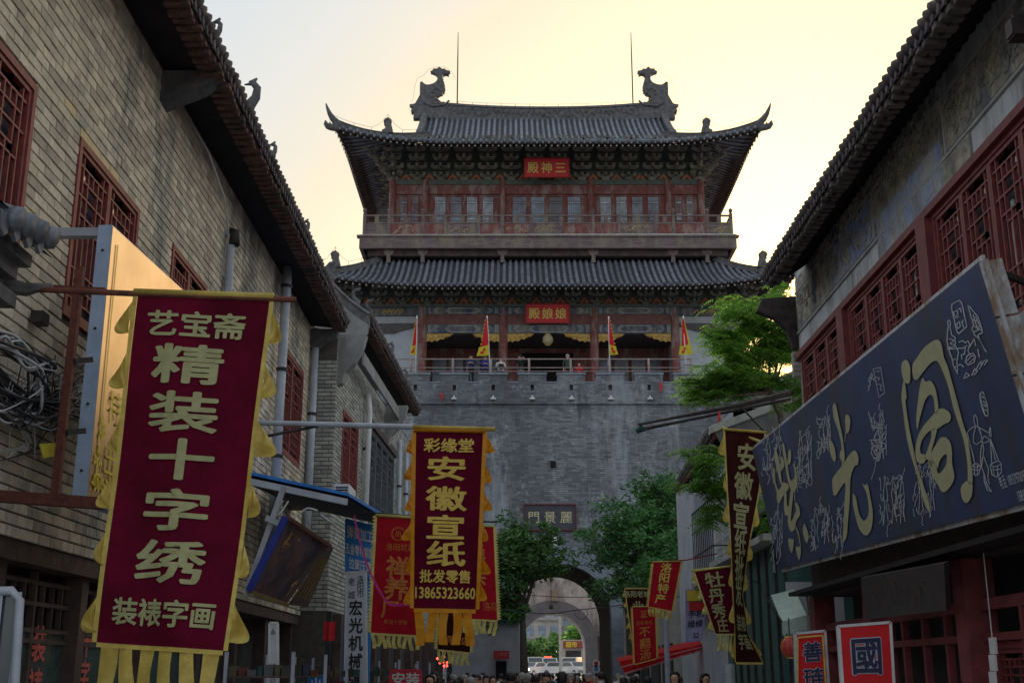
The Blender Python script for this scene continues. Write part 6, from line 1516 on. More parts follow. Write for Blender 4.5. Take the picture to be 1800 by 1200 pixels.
for k in range(38):   # runs crossing to the right
    j = lambda s: r.uniform(-s, s)
    a0_ = (-20, 660 + j(40)); c_ = (145, 690 + j(50)); m_ = (60 + j(30), 720 + j(40))
    cable('cable', sm([onX(*a0_, -4.25), onX(*m_, -4.2 + j(.08)), onX(c_[0], c_[1], -4.28), onX(c_[0] + 40, c_[1] + 20 + j(20), -4.34)]), r.choice((.006, .009, .014)), r.choice((bk_, bk_, wk_, bk_)), ct)
for k in range(14):
    j = lambda s: r.uniform(-s, s); x = 20 + k * 8 + j(6)
    cable('cable', sm([onX(x, 640 + j(20), -4.2), onX(x + j(15), 720 + j(10), -4.22), onX(x + j(30), 780 + j(25), -4.3), onX(x - 30 + j(30), 800 + j(20), -4.33)]), .006, r.choice((bk_, wk_)), ct)
MB().box(-4.36, -4.25, onX(65, 555, -4.3).y, onX(78, 555, -4.3).y, onX(70, 558, -4.3).z - .06, onX(70, 548, -4.3).z).build('wall_camera', M['iron'], ct)
yc_ = [onX(68, 780, -4.1), onX(95, 778, -4.1), onX(100, 800, -4.1), onX(75, 805, -4.1)]
MB().hexa(yc_ + [p + V(.01, 0, 0) for p in yc_]).build('yellow_tag', yel, ct)

# blue awning with struts, the air conditioner and boards beneath it
ba = thing('blue_awning', 'blue sheet metal awning propped by grey struts over the left shopfronts', 'awning', (-3.4, 18, 3.6))
A = onX(425, 820, -4.35); B = onY(610, 869, 19.2); C_ = onY(703, 924, 22.5); D = V(-4.35, C_.y + .4, A.z - .2)
A = V(-4.35, 17.6, A.z if False else onY(425, 820, 17.6).z)
D = V(-4.1, 22.8, B.z + .35)
blue = mat('bright blue roof sheet', (.03, .17, .5), (.02, .12, .38), rough=.45, scale=3, bump=.2)
und = mat('dark underside sheet', (.06, .065, .075), (.035, .035, .04), rough=.8, scale=4)
n = 14
b = MB(); b.grid(lambda u, v: (A.lerp(B, u)).lerp(D.lerp(C_, u), v) + V(0, 0, .012 * (1 if int(v * 28) % 2 else 0)), 2, 28); b.build('sheet', blue, ba)
b = MB(); b.quad(*[p - V(0, 0, .05) for p in (A, B, C_, D)]); b.build('underside', und, ba)
b = MB(); b.bar(A - V(0, .02, .0), B - V(0, .02, .0), .05, .05); b.bar(B + V(.01, 0, 0), C_ + V(.01, 0, 0), .04, .05); b.build('blue_edge', blue, ba)
b = MB(); b.bar(A - V(0, 0, .12), B - V(0, 0, .12), .05, .1); b.build('edge_batten', M['pipe'], ba)
MB().bar(onY(499, 855, 17.0), onY(432, 1045, 17.0), .07).build('strut', M['pipe'], ba)
MB().bar(onY(468, 910, 16.95), onY(502, 925, 16.95), .08).build('strut_clamp', M['pipe'], ba)
MB().tube(sm([onY(483, 908, 17.1), onY(494, 900, 17.1), onY(507, 880, 17.1)]), .012, 5).build('wire_hook', M['white'], ba)
MB().tube(sm([onY(513, 912, 17.1), onY(536, 895, 17.1), onY(545, 893, 17.1), onY(558, 897, 17.1)]), .012, 5).build('wire_hook', M['white'], ba)
MB().tube(sm([onY(564, 904, 18), onY(577, 914, 18), onY(588, 920, 18)]), .02, 5).build('wire_hook', M['pipe'], ba)
ac = thing('air_conditioner', 'white air conditioner unit standing on the wall above the blue awning', 'air conditioner', (-3.7, 23, 3.9))
a_, c_ = onY(586, 880, 22.9), onY(614, 850, 22.9)
MB().box(a_.x, c_.x, 22.9, 23.9, a_.z, c_.z).build('case', M['white'], ac)
MB().box(a_.x + .04, c_.x - .03, 22.88, 22.9, a_.z + .05, c_.z - .05).build('fan_grille', M['iron'], ac)
for k in range(5): MB().box(a_.x + .05, c_.x - .04, 22.865, 22.88, a_.z + .07 + k * .05, a_.z + .085 + k * .05).build('slat', M['white'], ac)
MB().box(-4.4, a_.x + .2, 22.95, 23.85, a_.z - .06, a_.z - .003).build('wall_bracket', M['iron'], ac)
q = [onY(442, 1040, 16.9), onY(503, 1062, 18.2), onY(578, 958, 18.2), onY(507, 910, 16.9)]
tb = thing('carved_name_board', 'old purple brown carved board hung slanting under the blue awning', 'name board', (-3.4, 17.5, 2.2))
n_ = (q[1] - q[0]).cross(q[3] - q[0]).normalized()
if n_.y > 0: n_ = -n_
MB().hexa([p - n_ * .09 for p in q] + q).build('board', mat('old purple lacquer', (.09, .06, .09), (.11, .06, .035), rough=.5, scale=3, detail=9, stain=(.05, .045, .06), stain_scale=2), tb)
b = MB(); b.bar(q[0] - n_ * .04, q[3] - n_ * .04, .05, .1, up=n_); b.build('side_rail', mat('royal blue rail', (.03, .05, .3), rough=.5), tb)
b = MB(); b.bar(q[3], q[2], .05, .1, up=n_); b.build('top_rail', mat('brown rail', (.14, .06, .04), rough=.6), tb)
b = MB(); b.bar(q[0], q[1], .06, .1, up=n_); b.build('bottom_rail', mat('tan rail', (.2, .14, .06), rough=.6), tb)
Wt = (q[1] - q[0]).length; Ht = (q[3] - q[0]).length
brush_marks(quad_fn(q, n_, Wt, Ht), Wt, Ht * 1.2, 3, 8, mat('rubbed gold paint', (.5, .3, .08), (.2, .1, .05), rough=.7), tb)
q2 = [onY(506, 1062, 18.4), onY(540, 1065, 19.4), onY(585, 962, 19.4), onY(578, 958, 18.4)]
MB().hexa([p + V(0, .08, 0) for p in q2] + q2).build('side_wing', M['shopwood'], tb)
for k in range(5):
    a_ = q2[0].lerp(q2[1], (k + .5) / 5); c_ = q2[3].lerp(q2[2], (k + .5) / 5); MB().bar(a_.lerp(c_, .1) - V(0, .02, 0), a_.lerp(c_, .8) - V(0, .02, 0), .025).build('carved_rib', MATS['tan rail'], tb)
# signs
bluem = mat('blue sign sheet', (.02, .2, .52), (.015, .15, .42), rough=.45)
blackink = mat('black ink', (.02, .02, .025), rough=.6)
whites = mat('greyish white sign sheet', (.52, .55, .62), (.44, .47, .54), rough=.5, scale=2)
board_sign('blue_shop_board', 'blue board with white lettering below the tip of the blue awning', 'sign', yq([(608, 1004), (658, 1015), (658, 925), (608, 912)], 21.5), [('弹簧加工', 0, .28, .26, .5), ('五金零件销售', -.02, -.05, .22, .42), ('拉簧压簧', 0, -.32, .22, .5)], bluem, M['white'], border=bluem)
MB().box(onY(608, 1000, 21.6).x - .0, onY(655, 1000, 21.6).x, 21.58, 21.66, 1.5, onY(610, 1005, 21.6).z).build('board_extension', bluem, [o for o in bpy.data.objects if o.name == 'blue_shop_board'][0])
board_sign('white_vertical_sign', 'tall white sign lettered 洛阳市老城宏光机械弹簧 in black', 'sign', yq([(604, 1290), (645, 1290), (643, 1005), (609, 1005)], 21.2), [('老', -.22, .44, .055, 1), ('城', -.22, .355, .055, 1), ('洛', .22, .455, .055, 1), ('阳', .22, .41, .055, 1), ('市', .22, .365, .055, 1), ('宏', 0, .275, .1, 1), ('光', 0, .165, .1, 1), ('机', 0, .055, .1, 1), ('械', 0, -.055, .1, 1), ('弹', 0, -.165, .1, 1), ('簧', 0, -.275, .1, 1)], whites, blackink)
board_sign('narrow_white_sign', 'narrow white strip sign on the left shopfront post left of the tall white one', 'sign', yq([(470, 1300), (488, 1300), (487, 1094), (474, 1094)], 15.6), [('▲', 0, .43, .07, 1), ('特', 0, .12, .07, 1), ('财', 0, 0, .07, 1), ('宏', 0, -.12, .07, 1)], whites, mat('grey ink', (.2, .21, .24), rough=.6))
board_sign('small_blue_sign', 'tiny blue sign with white lettering at the bottom left of centre', 'sign', yq([(543, 1212), (568, 1212), (568, 1187), (543, 1187)], 17.5), [('山', 0, 0, .8, 1)], bluem, M['white'], border=bluem)
board_sign('red_install_sign', 'small red sign with white characters 安装 at the bottom edge', 'sign', yq([(686, 1212), (740, 1212), (740, 1177), (686, 1177)], 19), [('安装', 0, .06, .68, 1.1)], mat('pinkish red sign', (.5, .03, .06), rough=.5), M['white'], border=mat('pinkish red sign', (.5, .03, .06), rough=.5))
rs = thing('red_hanging_cloth', 'small dark red cloth hanging inside the left shopfront', 'cloth', (-3.6, 18.5, 1.6))
a_, c_ = onY(568, 1125, 18.5), onY(590, 1092, 18.5); MB().grid(lambda u, v: V(a_.x + (c_.x - a_.x) * u, 18.5 + .02 * math.sin(u * 9), a_.z + (c_.z - a_.z) * v), 8, 4).build('cloth', M['boardred'], rs)
# pink ribbon blowing across
rb_ = thing('magenta_ribbon', 'thin magenta ribbon trailing from the awning tip to the orange trimmed banner', 'ribbon', onY(640, 940, 16))
rp = sm([onY(622, 905, 16.5), onY(632, 950, 16.3), onY(648, 1000, 16), onY(668, 1040, 15.8), onY(685, 1061, 15.6), onY(712, 1062, 15.4), onY(732, 1063, 15.2)], 5)
b = MB()
for a_, c_ in zip(rp[:-1], rp[1:]): b.quad(a_ - V(0, 0, .018), c_ - V(0.01, 0, .018), c_ + V(.01, 0, .018), a_ + V(.012, 0, .018))
b.build('ribbon', mat('magenta ribbon', (.5, .05, .25), (.4, .04, .2), rough=.5, transl=.3), rb_)
# shopfront clutter on the left: posts, shelves of goods coloured dark for shop shade
clut = random.Random(9)
for k, (u, y) in enumerate(((455, 14.8), (520, 17), (563, 19), (592, 20.5), (664, 23.5), (700, 26), (725, 29), (757, 33))):
    t = thing('goods_rack', ['shelf of dim goods behind the tall banner', 'shelf rack with hanging brushes beside the narrow white sign', 'rack of boxes inside the dark left shopfront', 'rack of bottles just left of the tall white sign', 'rack of pale parcels right of the tall white sign', 'rack of packets under the crimson banner', 'rack of goods above the small red sign', 'farthest goods rack near the gate side house'][k], 'rack', (onY(u, 1180, y).x, y, 0))
    x = onY(u, 1180, y).x
    for sx in (-.4, .4): MB().box(x + sx - .02, x + sx + .02, y, y + .04, 0, 1.9).build('upright', M['pipe'], t)
    for z in (.7, 1.05, 1.4, 1.62):
        MB().box(x - .38, x + .38, y, y + .3, z - .02, z).build('shelf', M['shopwood'], t)
        xx = x - .36
        while xx < x + .3:
            w_ = clut.uniform(.05, .13); h = clut.uniform(.06, .16); c = clut.choice(((.1, .1, .11), (.1, .03, .02), (.03, .07, .07), (.1, .08, .05), (.04, .045, .08), (.05, .05, .05), (.04, .04, .04), (.03, .03, .03)))
            MB().box(xx, xx + w_, y + .02, y + .2, z + .001, z + h).build('packet', mat('packet %d%d%d' % tuple(int(q * 100) for q in c), c, rough=.6), t); xx += w_ + .02
# --- right side small signs
rw = thing('red_awning', 'bright red fabric awning sloping above the crowd on the right', 'awning', (5, 34, 2.4))
b = MB(); Q = yq([(1098, 1183), (1236, 1141), (1238, 1131), (1088, 1162)], 33.5); Q2 = [Q[3] + V(0, .7, .1), Q[2] + V(0, .7, .15)]
b.grid(lambda u, v: Q[0].lerp(Q[1], u).lerp(Q[3].lerp(Q[2], u), v) + V(0, .05 * math.sin(u * 20), 0), 16, 3); b.build('valance', mat('glowing red fabric', (.75, .02, .02), (.6, .015, .015), rough=.5, transl=.4), rw)
b = MB(); b.quad(Q[3], Q[2], Q2[1], Q2[0]); b.build('canopy', MATS['glowing red fabric'], rw)
b = MB(); b.bar(Q[0] - V(0, .02, 0), Q[1] - V(0, .02, 0), .04); b.bar(Q[3].lerp(Q[0], .45) - V(0, .06, 0), Q[2].lerp(Q[1], .45) - V(0, .06, 0), .035); b.build('front_bar', mat('pink white bar', (.5, .2, .24), rough=.5), rw)
ad = board_sign('phone_shop_sign', 'upright pale lilac advertising board with yellow top beside the slanting banner', 'sign', yq([(1207, 1127), (1233, 1124), (1247, 1034), (1206, 1036)], 31), [('手机', 0, .02, .16, .8), ('维修', 0, -.17, .16, .8), ('S2', .1, -.4, .14, .8)], mat('lilac sign sheet', (.35, .34, .5), (.28, .27, .42), rough=.5), navy, border=mat('lilac frame', (.3, .25, .5), rough=.5))
Q = yq([(1208, 1056), (1232, 1055), (1236, 1036), (1208, 1037)], 30.93); MB().hexa(Q + [p + V(0, .03, 0) for p in Q]).build('yellow_panel', yel, ad)
Q = yq([(1212, 1073), (1240, 1072), (1241, 1057), (1211, 1057)], 30.93); MB().hexa(Q + [p + V(0, .03, 0) for p in Q]).build('red_panel', M['boardred'], ad)
Q = yq([(1246, 1110), (1256, 1085), (1254, 1070), (1246, 1070)], 30.2); sr = thing('small_red_flag', 'little red cloth flag between the lilac board and slanting banner', 'flag', Q[0]); MB().poly(Q).build('cloth', M['brightred'], sr)
sp_ = thing('street_pole', 'grey steel pole in front of the red awning', 'pole', (onY(1171, 1100, 32).x, 32, 0)); x = onY(1171, 1100, 32).x
MB().tube([(x, 32, 0), (x, 32, onY(1171, 1083, 32).z)], .07, 8).build('shaft', M['pipe'], sp_)
MB().tube([(x - .1, 32, 0), (x - .1, 32, .3)], .12, 8).build('base', M['pipe'], sp_)
sp_ = thing('street_pole', 'grey steel pole below the twisted banner', 'pole', (onY(1284, 1180, 22.5).x, 22.5, 0)); x = onY(1284, 1180, 22.5).x
MB().tube([(x, 22.5, 0), (x, 22.5, onY(1284, 1166, 22.5).z)], .09, 8).build('shaft', M['pipe'], sp_)
MB().tube([(x, 22.5, 0), (x, 22.5, .3)], .14, 8).build('base', M['pipe'], sp_)
dk = thing('dark_double_pole', 'pair of black rods reaching left over the street below the bright green tree', 'pole', onY(1200, 735, 21.5))
MB().tube([onY(1121, 746, 21.5), onY(1200, 731, 21.5), onY(1300, 712, 21.5), onY(1390, 690, 21.5)], [.02, .03, .05, .06], 6).build('rod', M['iron'], dk)
MB().tube([onY(1119, 756, 21.6), onY(1200, 740, 21.6), onY(1390, 701, 21.6)], [.035, .025, .03], 6).build('rod', M['iron'], dk)
MB().tube([onY(1119, 758, 21.55), onY(1128, 752, 21.55), onY(1136, 755, 21.55)], [.05, .07, .02], 6).build('rag', mat('dark green rag', (.02, .07, .06), rough=.8), dk)
MB().tube([onY(1300, 712, 21.5), onY(1345, 760, 21.5)], .02, 5).build('stay', M['iron'], dk)
MB().tube([onY(1264, 722, 21.4), onY(1265, 735, 21.4), onY(1262, 742, 21.4)], [.008, .03, .01], 5).build('rag', M['brightred'], dk)
# overhead wires across the street
def wire(pts, r_, label):
    t = thing('overhead_wire', label, 'wire', pts[0]); MB().tube(sm(pts), r_, 4).build('cable', bk_ if r_ > .012 else wk_, t)
wire([onY(870, 1040, 40), onY(1000, 1049, 40), onY(1150, 1042, 40), onY(1300, 1020, 40)], .014, 'thin dark wire crossing before the arch at the height of the small dark banner')
wire([onY(820, 985, 45), onY(950, 991, 45), onY(1100, 992, 45), onY(1300, 985, 45)], .016, 'highest thin wire crossing just below the top of the arch')
wire([onY(880, 1070, 38), onY(960, 1078, 38), onY(1010, 1072, 38), onY(1090, 1063, 38), onY(1250, 1040, 38)], .02, 'thick sagging pale cable crossing the arch opening')
wire([onY(1010, 1075, 38), onY(1015, 1085, 38), onY(1025, 1088, 38), onY(1033, 1080, 38), onY(1031, 1072, 38)], .014, 'small loop of cable hanging at the right of the arch')
wire([onY(1315, 1015, 23), onY(1335, 1026, 23), onY(1360, 1031, 23), onY(1388, 1026, 23)], .015, 'white cable drooping below the left end of the blue sign')
# ============================================================ through the arch
ig = thing('inner_gate', 'pale rendered inner gate wall with a grey ringed arch seen through the passage', 'gate wall', (2.95, 88, 0))
AX2 = 2.95
mb = MB(); arch_block(mb, -16, 22, 88, 91, 9.2, AX2, 2.25, 3.55); mb.build('wall', M['palewall'], ig)
mb = MB(); arch_ring(mb, 87.99, AX2, 2.25, 3.15, 3.55, .2); mb.build('arch_ring', mat('grey arch band', (.17, .18, .22), (.12, .13, .16), rough=.85, scale=2), ig)
a, c = onY(966, 1036, 87.7), onY(982, 1056, 87.7)
o = MB().box(a.x, c.x, 87.6, 87.75, c.z, a.z).build('stone_tablet', mat('tan stone', (.3, .28, .24), (.2, .18, .15), rough=.9), ig)
MB().box(onY(1050, 1180, 87.8).x, onY(1063, 1180, 87.8).x, 87.8, 87.99, 0, 4.2).build('side_door', M['shopwood'], ig)
MB().tube([(2.55, 80, 9), (2.55, 80, onY(966, 1063, 80).z)], .02, 5).lathe((2.55, 80, onY(966, 1068, 80).z), [(0, .25), (.12, .2), (.18, 0), (0, -.1)], 8).build('hanging_lamp', M['iron'], ig)
# road over the bridge behind the gate
M['asphalt'] = mat('asphalt', (.06, .06, .062), (.045, .045, .047), rough=.9, scale=3)
b = MB(); b.quad((-7, 92, .0), (13, 92, .0), (13, 99, 1.35), (-7, 99, 1.35)); b.quad((-7, 99, 1.35), (13, 99, 1.35), (60, 400, 1.35), (-60, 400, 1.35)); b.quad((-7, 92, 0), (-7, 99, 1.35), (-60, 400, 1.35), (-60, 400, 0)); b.quad((13, 92, 0), (13, 99, 1.35), (60, 400, 1.35), (60, 400, 0)); b.build('bridge_road', M['asphalt'], kind='structure')
carpaint = {'white': mat('white car paint', (.75, .76, .78), (.7, .71, .73), rough=.25, coat=.6), 'silver': mat('silver car paint', (.45, .47, .5), rough=.3, coat=.6, metal=.4), 'dark': mat('dark car paint', (.05, .06, .09), rough=.25, coat=.6), 'red': mat('red car paint', (.4, .03, .03), rough=.25, coat=.6)}
tyre = mat('tyre rubber', (.02, .02, .02), rough=.9); M['head'] = mat('lit headlamp', (.9, .9, .9), rough=.3, emit=(1, .93, .8), estr=2.2); taill = mat('lit brake light', (.6, .05, .02), rough=.4, emit=(1, .12, .03), estr=3.)
def car(label, c, rz, paint, kind='car', lights='head', group='vehicles on the road beyond the gate', beacon=None):
    t = thing('van' if kind == 'van' else 'parked_car', label, 'van' if kind == 'van' else 'car', c, group); local(t); t.rotation_euler.z = rz
    z0 = .0
    if kind == 'van': prof = [(-2.4, .35), (2.3, .35), (2.45, .55), (2.4, 1.0), (1.95, 1.25), (1.45, 2.05), (-2.3, 2.15), (-2.42, 1.9)]; hw = .9
    else: prof = [(-2.2, .35), (2.1, .35), (2.2, .6), (2.1, .8), (1.2, .95), (.5, 1.42), (-1.1, 1.45), (-1.75, 1.02), (-2.15, .95), (-2.25, .6)]; hw = .85
    b = MB(); b.prism(prof, (-hw, 0, 0), (0, -1, 0), (0, 0, 1), (2 * hw, 0, 0)); b.build('body', carpaint[paint], t)
    if kind == 'van': g = [(-1.3 - .7, 1.35), (1.35 - .0, 1.35), (1.3, 1.9), (-2.0, 1.95)]; ws = [(1.93, 1.29), (1.5, 1.98)]
    else: g = [(-1.3, 1.0), (.95, 1.0), (.42, 1.36), (-1.05, 1.38)]; ws = [(1.13, .99), (.56, 1.39)]
    for s in (-1, 1):
        b = MB(); b.prism(g, (s * hw, 0, 0), (0, -1, 0), (0, 0, 1), (s * .012, 0, 0)); b.build('side_glass', M['glass'], t)
    b = MB(); (y1, z1), (y2, z2) = ws; b.quad((-hw * .88, -y1 - .015, z1 + .015), (hw * .88, -y1 - .015, z1 + .015), (hw * .82, -y2 - .015, z2 + .015), (-hw * .82, -y2 - .015, z2 + .015)); b.build('windscreen', M['glass'], t)
    yr = prof[-1][0]
    if kind == 'van': b = MB(); b.quad((-hw * .8, 2.43, 1.3), (hw * .8, 2.43, 1.3), (hw * .8, 2.38, 1.9), (-hw * .8, 2.38, 1.9)); b.build('rear_glass', M['glass'], t)
    else: b = MB(); b.quad((-hw * .8, 1.74, 1.08), (hw * .8, 1.74, 1.08), (hw * .75, 1.16, 1.45), (-hw * .75, 1.16, 1.45)); b.build('rear_glass', M['glass'], t)
    fy = 2.44 if kind == 'van' else 2.19
    for s in (-1, 1):
        MB().box(s * .62 - .16, s * .62 + .16, -fy - .03, -fy + .08, .62, .8).build('headlight', M['head'] if lights == 'head' else M['white'], t)
        MB().box(s * .68 - .12, s * .68 + .12, fy - .02, fy + .06, .75, .95).build('tail_light', taill, t)
        for y in (-1.35, 1.35):
            w_ = MB(); w_.tube([(s * (hw - .12), y, .33), (s * (hw + .02), y, .33)], .33, 14); o = w_.build('wheel', tyre, t); MB().tube([(s * (hw + .02), y, .33), (s * (hw + .035), y, .33)], .2, 10).build('rim', carpaint['silver'], o)
    if beacon: MB().box(-.45, .45, -.6, -.35, 2.12 if kind == 'van' else 1.44, 2.25 if kind == 'van' else 1.58).build('roof_light', beacon, t)
    MB().box(-.35, .35, -fy - .02, -fy, .4, .5).build('number_plate', bluem, t)
    return t
ZB = 1.35
def gx(u, y): return onY(u, 1165, y).x
car('white van with a red light on its roof beyond the arch', (gx(962, 146), 146, ZB), .15, 'white', 'van', beacon=mat('red beacon', (.6, .05, .03), rough=.4, emit=(1, .1, .05), estr=1.2))
car('white car nearest the middle of the arch opening', (gx(988, 124), 124, ZB), .75, 'white', 'car')
car('white car with lit lamps at the left of the arch opening', (gx(936, 128), 128, ZB), -.5, 'white', 'car')
car('pale grey van parked at the far left of the road', (gx(938, 140), 140, ZB), .1, 'silver', 'van', lights='')
car('white van at the right side of the arch opening', (gx(1004, 142), 142, ZB), -.2, 'white', 'van', lights='')
car('silver car behind on the right of the road', (gx(1012, 122), 122, ZB), .4, 'silver', 'car', lights='')
# blocks of flats far beyond
def flats(label, x0, x1, y, z1, m_, rows, cols):
    t = thing('apartment_block', label, 'building', ((x0 + x1) / 2, y, 0), 'apartment blocks beyond the gate')
    MB().box(x0, x1, y, y + 12, 0, z1).build('wall', m_, t); wd = (x1 - x0) / cols; ht = (z1 - 4) / rows
    me = MB().box(-wd * .32, wd * .32, -.06, -.004, -ht * .28, ht * .28).mesh('window', M['paperglass']); mf = MB().box(-wd * .4, wd * .4, -.5, -.003, -ht * .45, -ht * .34).mesh('balcony_slab', M['ledge'])
    for i in range(cols):
        for j in range(rows):
            p = (x0 + (i + .5) * wd, y, 4 + (j + .5) * ht); obj('window', me, t, loc=p); obj('balcony_slab', mf, t, loc=p)
    return t
flats('buff block of flats seen high on the left through the arch', -2, 8, 205, 22, mat('buff render', (.42, .38, .34), (.3, .27, .25), rough=.9, scale=.3), 6, 5)
flats('grey block of flats right of the buff one through the arch', 8.6, 22, 215, 17, mat('pale grey render', (.4, .41, .44), (.3, .31, .34), rough=.9, scale=.3), 5, 6)
ss = thing('far_shop', 'single storey shop with a brown sign band and yellow lettering beyond the arch', 'shop', (8, 150, ZB))
x0, x1 = gx(990, 150), gx(1030, 150)
MB().box(x0, x1, 150, 156, ZB, 5.6).build('wall', mat('buff render', (.42, .38, .34), rough=.9), ss)
z0_, z1_ = onY(1000, 1138, 149.8).z, onY(1000, 1126, 149.8).z
o = MB().box(x0, x1, 149.6, 149.98, z0_, z1_).build('sign_band', mat('brown red sign', (.25, .06, .05), rough=.6), ss)
lettering([('超市', x0 + 1.0, (z0_ + z1_) / 2, .7, .03, 1)], lambda s, t: (V(s, 149.55, t), V(0, -1, 0)), 'lettering', yel, o)
MB().box(x0 + .3, x1 - .6, 149.9, 149.99, ZB, z0_ - .3).build('shopfront', M['shop'], ss)
up_ = thing('utility_pole', 'concrete utility pole standing in the middle of the arch view', 'pole', (gx(985, 112), 112, ZB)); x = gx(985, 112)
MB().tube([(x, 112, ZB), (x, 112, 9)], [.14, .1], 8).build('shaft', M['ledge'], up_)
MB().bar((x - .6, 112, 8.2), (x + .6, 112, 8.2), .1).build('crossarm', M['iron'], up_)
# traffic police umbrella-like pair of round signs right inside the arch
rd = thing('round_road_sign', 'two stacked round white road signs at the right inside the arch', 'road sign', (gx(1048, 62), 57, 0)); 
for k, v in enumerate((1165, 1175)):
    c = onY(1048, v, 57); MB().tube([(c.x, 57, c.z), (c.x, 56.97, c.z)], .17, 16).build('sign_plate', M['white'], rd)
    MB().tube([(c.x, 56.97, c.z), (c.x, 56.96, c.z)], .1, 12).build('sign_centre', M['boardred'] if not k else bluem, rd)
MB().tube([(c.x, 57.03, 0), (c.x, 57.03, onY(1048, 1162, 57).z)], .03, 6).build('post', M['pipe'], rd)
tl = thing('red_light_sign', 'red glowing bulb sign on a white post left of the arch', 'light sign', onY(780, 1165, 40)); c = onY(780, 1165, 40)
MB().tube([(c.x, 40, 0), (c.x, 40, c.z - .1)], .03, 6).build('post', M['white'], tl)
redlit = mat('lit red bulbs', (.6, .05, .04), rough=.5, emit=(1, .08, .05), estr=2.5)
for dx, dz in ((0, .35), (0, .2), (0, .05), (-.12, .02), (.12, .02), (-.2, .15), (.02, -.08), (.1, -.08)): MB().lathe((c.x + dx, 39.95, c.z + dz), [(0, -.05), (.05, 0), (0, .05)], 6).build('bulb', redlit, tl)
# ============================================================ parapet railing, flags, lantern
rl = thing('terrace_railing', 'pinkish painted tubular railing standing along the top of the battlements', 'railing', (TX, 60.2, 16.5))
xs = [onY(u, 640, 60.25).x for u in (662, 722, 796, 863, 930, 1003, 1070, 1140, 1215)]
zt, zm, zb_ = onY(930, 631, 60.25).z, onY(930, 646, 60.25).z, 16.5
for x in xs: MB().tube([(x, 60.25, zb_), (x, 60.25, zt + .04)], .06, 8).build('post', M['railpaint'], rl, smooth=True)
for z, rr_ in ((zt, .035), (zm, .025), (16.7, .02)): MB().tube([(xs[0], 60.25, z), (xs[-1] + .0, 60.25, z)], rr_, 6).build('rail', M['railpaint'], rl, smooth=True)
fy_ = mat('yellow flag border', (.75, .62, .04), (.6, .5, .03), rough=.6, transl=.3); fr_ = mat('scarlet flag cloth', (.7, .02, .03), (.55, .015, .02), rough=.6, transl=.3)
fg = 'four scarlet flags on the terrace railing'
for i, (u, lab, lean, wd) in enumerate(((735, 'leftmost narrow scarlet and yellow flag on the terrace', -.05, .16), (857, 'second scarlet and yellow flag from the left, over two visitors', .1, .33), (1070, 'third scarlet and yellow flag, right of the red name board', .06, .22), (1203, 'rightmost scarlet flag with toothed yellow edge beside the tree', .12, .3))):
    t = thing('terrace_flag', lab, 'flag', onY(u, 655, 60.1), fg)
    b0, t0 = onY(u + lean * 60, 657, 60.1), onY(u + lean * 0, 557, 60.1)
    if i == 1: b0, t0 = onY(862, 657, 60.1), onY(856, 555, 60.1)
    if i == 2: b0, t0 = onY(1072, 655, 60.1), onY(1070, 556, 60.1)
    if i == 3: b0, t0 = onY(1206, 655, 60.1), onY(1201, 555, 60.1)
    if i == 0: b0, t0 = onY(730, 657, 60.1), onY(733, 555, 60.1)
    MB().tube([b0, t0], .035, 6).build('flagpole', M['white'], t, smooth=True)
    ax = (t0 - b0).normalized(); H = (t0 - b0).length
    sg_ = (-1, -1, 1, -1)[i]
    def FP(u_, v_, w0=wd, sg2=sg_):   # v_ 0 top .. 1 bottom tip; hanging limp triangle
        c = t0 - ax * (v_ * H * .64 + .15)
        wdt = (.12 + .88 * v_) * w0 * 2.0
        return c + V(sg2 * u_ * wdt, -.05 - .05 * math.sin(u_ * 6 + v_ * 3), -u_ * wdt * .25 + (.12 * u_ if v_ > .9 else 0))
    if i == 3: q_ = lambda u_, v_: FP(u_, v_) + V(.25 * v_, 0, 0)
    else: q_ = FP
    MB().grid(lambda a, c: q_(a * .8, c * .72), 6, 10).build('cloth', fr_, t, smooth=True)
    b = MB()
    b.grid(lambda a, c: q_(a * 1.0, .72 + c * .28) + V(0, -.012, 0), 6, 4)
    if i == 3: b.grid(lambda a, c: q_(-.22 * a, c) + V(0, -.02, 0), 2, 12)
    b.build('yellow_edge', fy_, t, smooth=True)
    for k in range(3):
        p = q_(.45 + .1 * k, .8 + .06 * k) + V(0, -.03, 0); s = MB(); s.prism([(-.09, -.03), (0, -.1), (.09, -.02), (.03, .02), (.06, .1), (-.02, .04), (-.08, .08)], p, (1, 0, 0), (0, 0, 1), (0, .005, 0)); s.build('flame_patch', fr_, t)
    b = MB()
    for k in range(7):
        v_ = k / 7; p = q_(0.8, v_ * .72); b.poly([p, q_(.8, (v_ + .09) * .72), p + V(sg_ * .08, -.01, -.1)])
    b.build('flame_teeth', fy_, t)
c = onY(963, 597, 64.3)
lantern('round_paper_lantern', 'round dull gold lantern hanging in the dark central bay of the tower', (c.x, c.y, c.z), .29, mat('dull gold paper', (.4, .35, .22), (.3, .26, .16), rough=.7))
for (u, v, u2, v2, nm) in ((774, 690, 778, 704, 'left'), (1160, 671, 1162, 690, 'right')):
    t = thing('red_ribbon', 'bright red ribbon hanging on the battlement wall at the ' + nm, 'ribbon', onY(u, v, 59.9), 'red ribbons on the battlements'); a, m_, c = onY(u, v, 59.9), onY((u + u2) / 2 + 2, (v + v2) / 2, 59.9), onY(u2 - 3, v2, 59.9)
    b = MB(); b.tube([a, m_, c], [.04, .06, .02], 5); b.build('ribbon', M['brightred'], t)

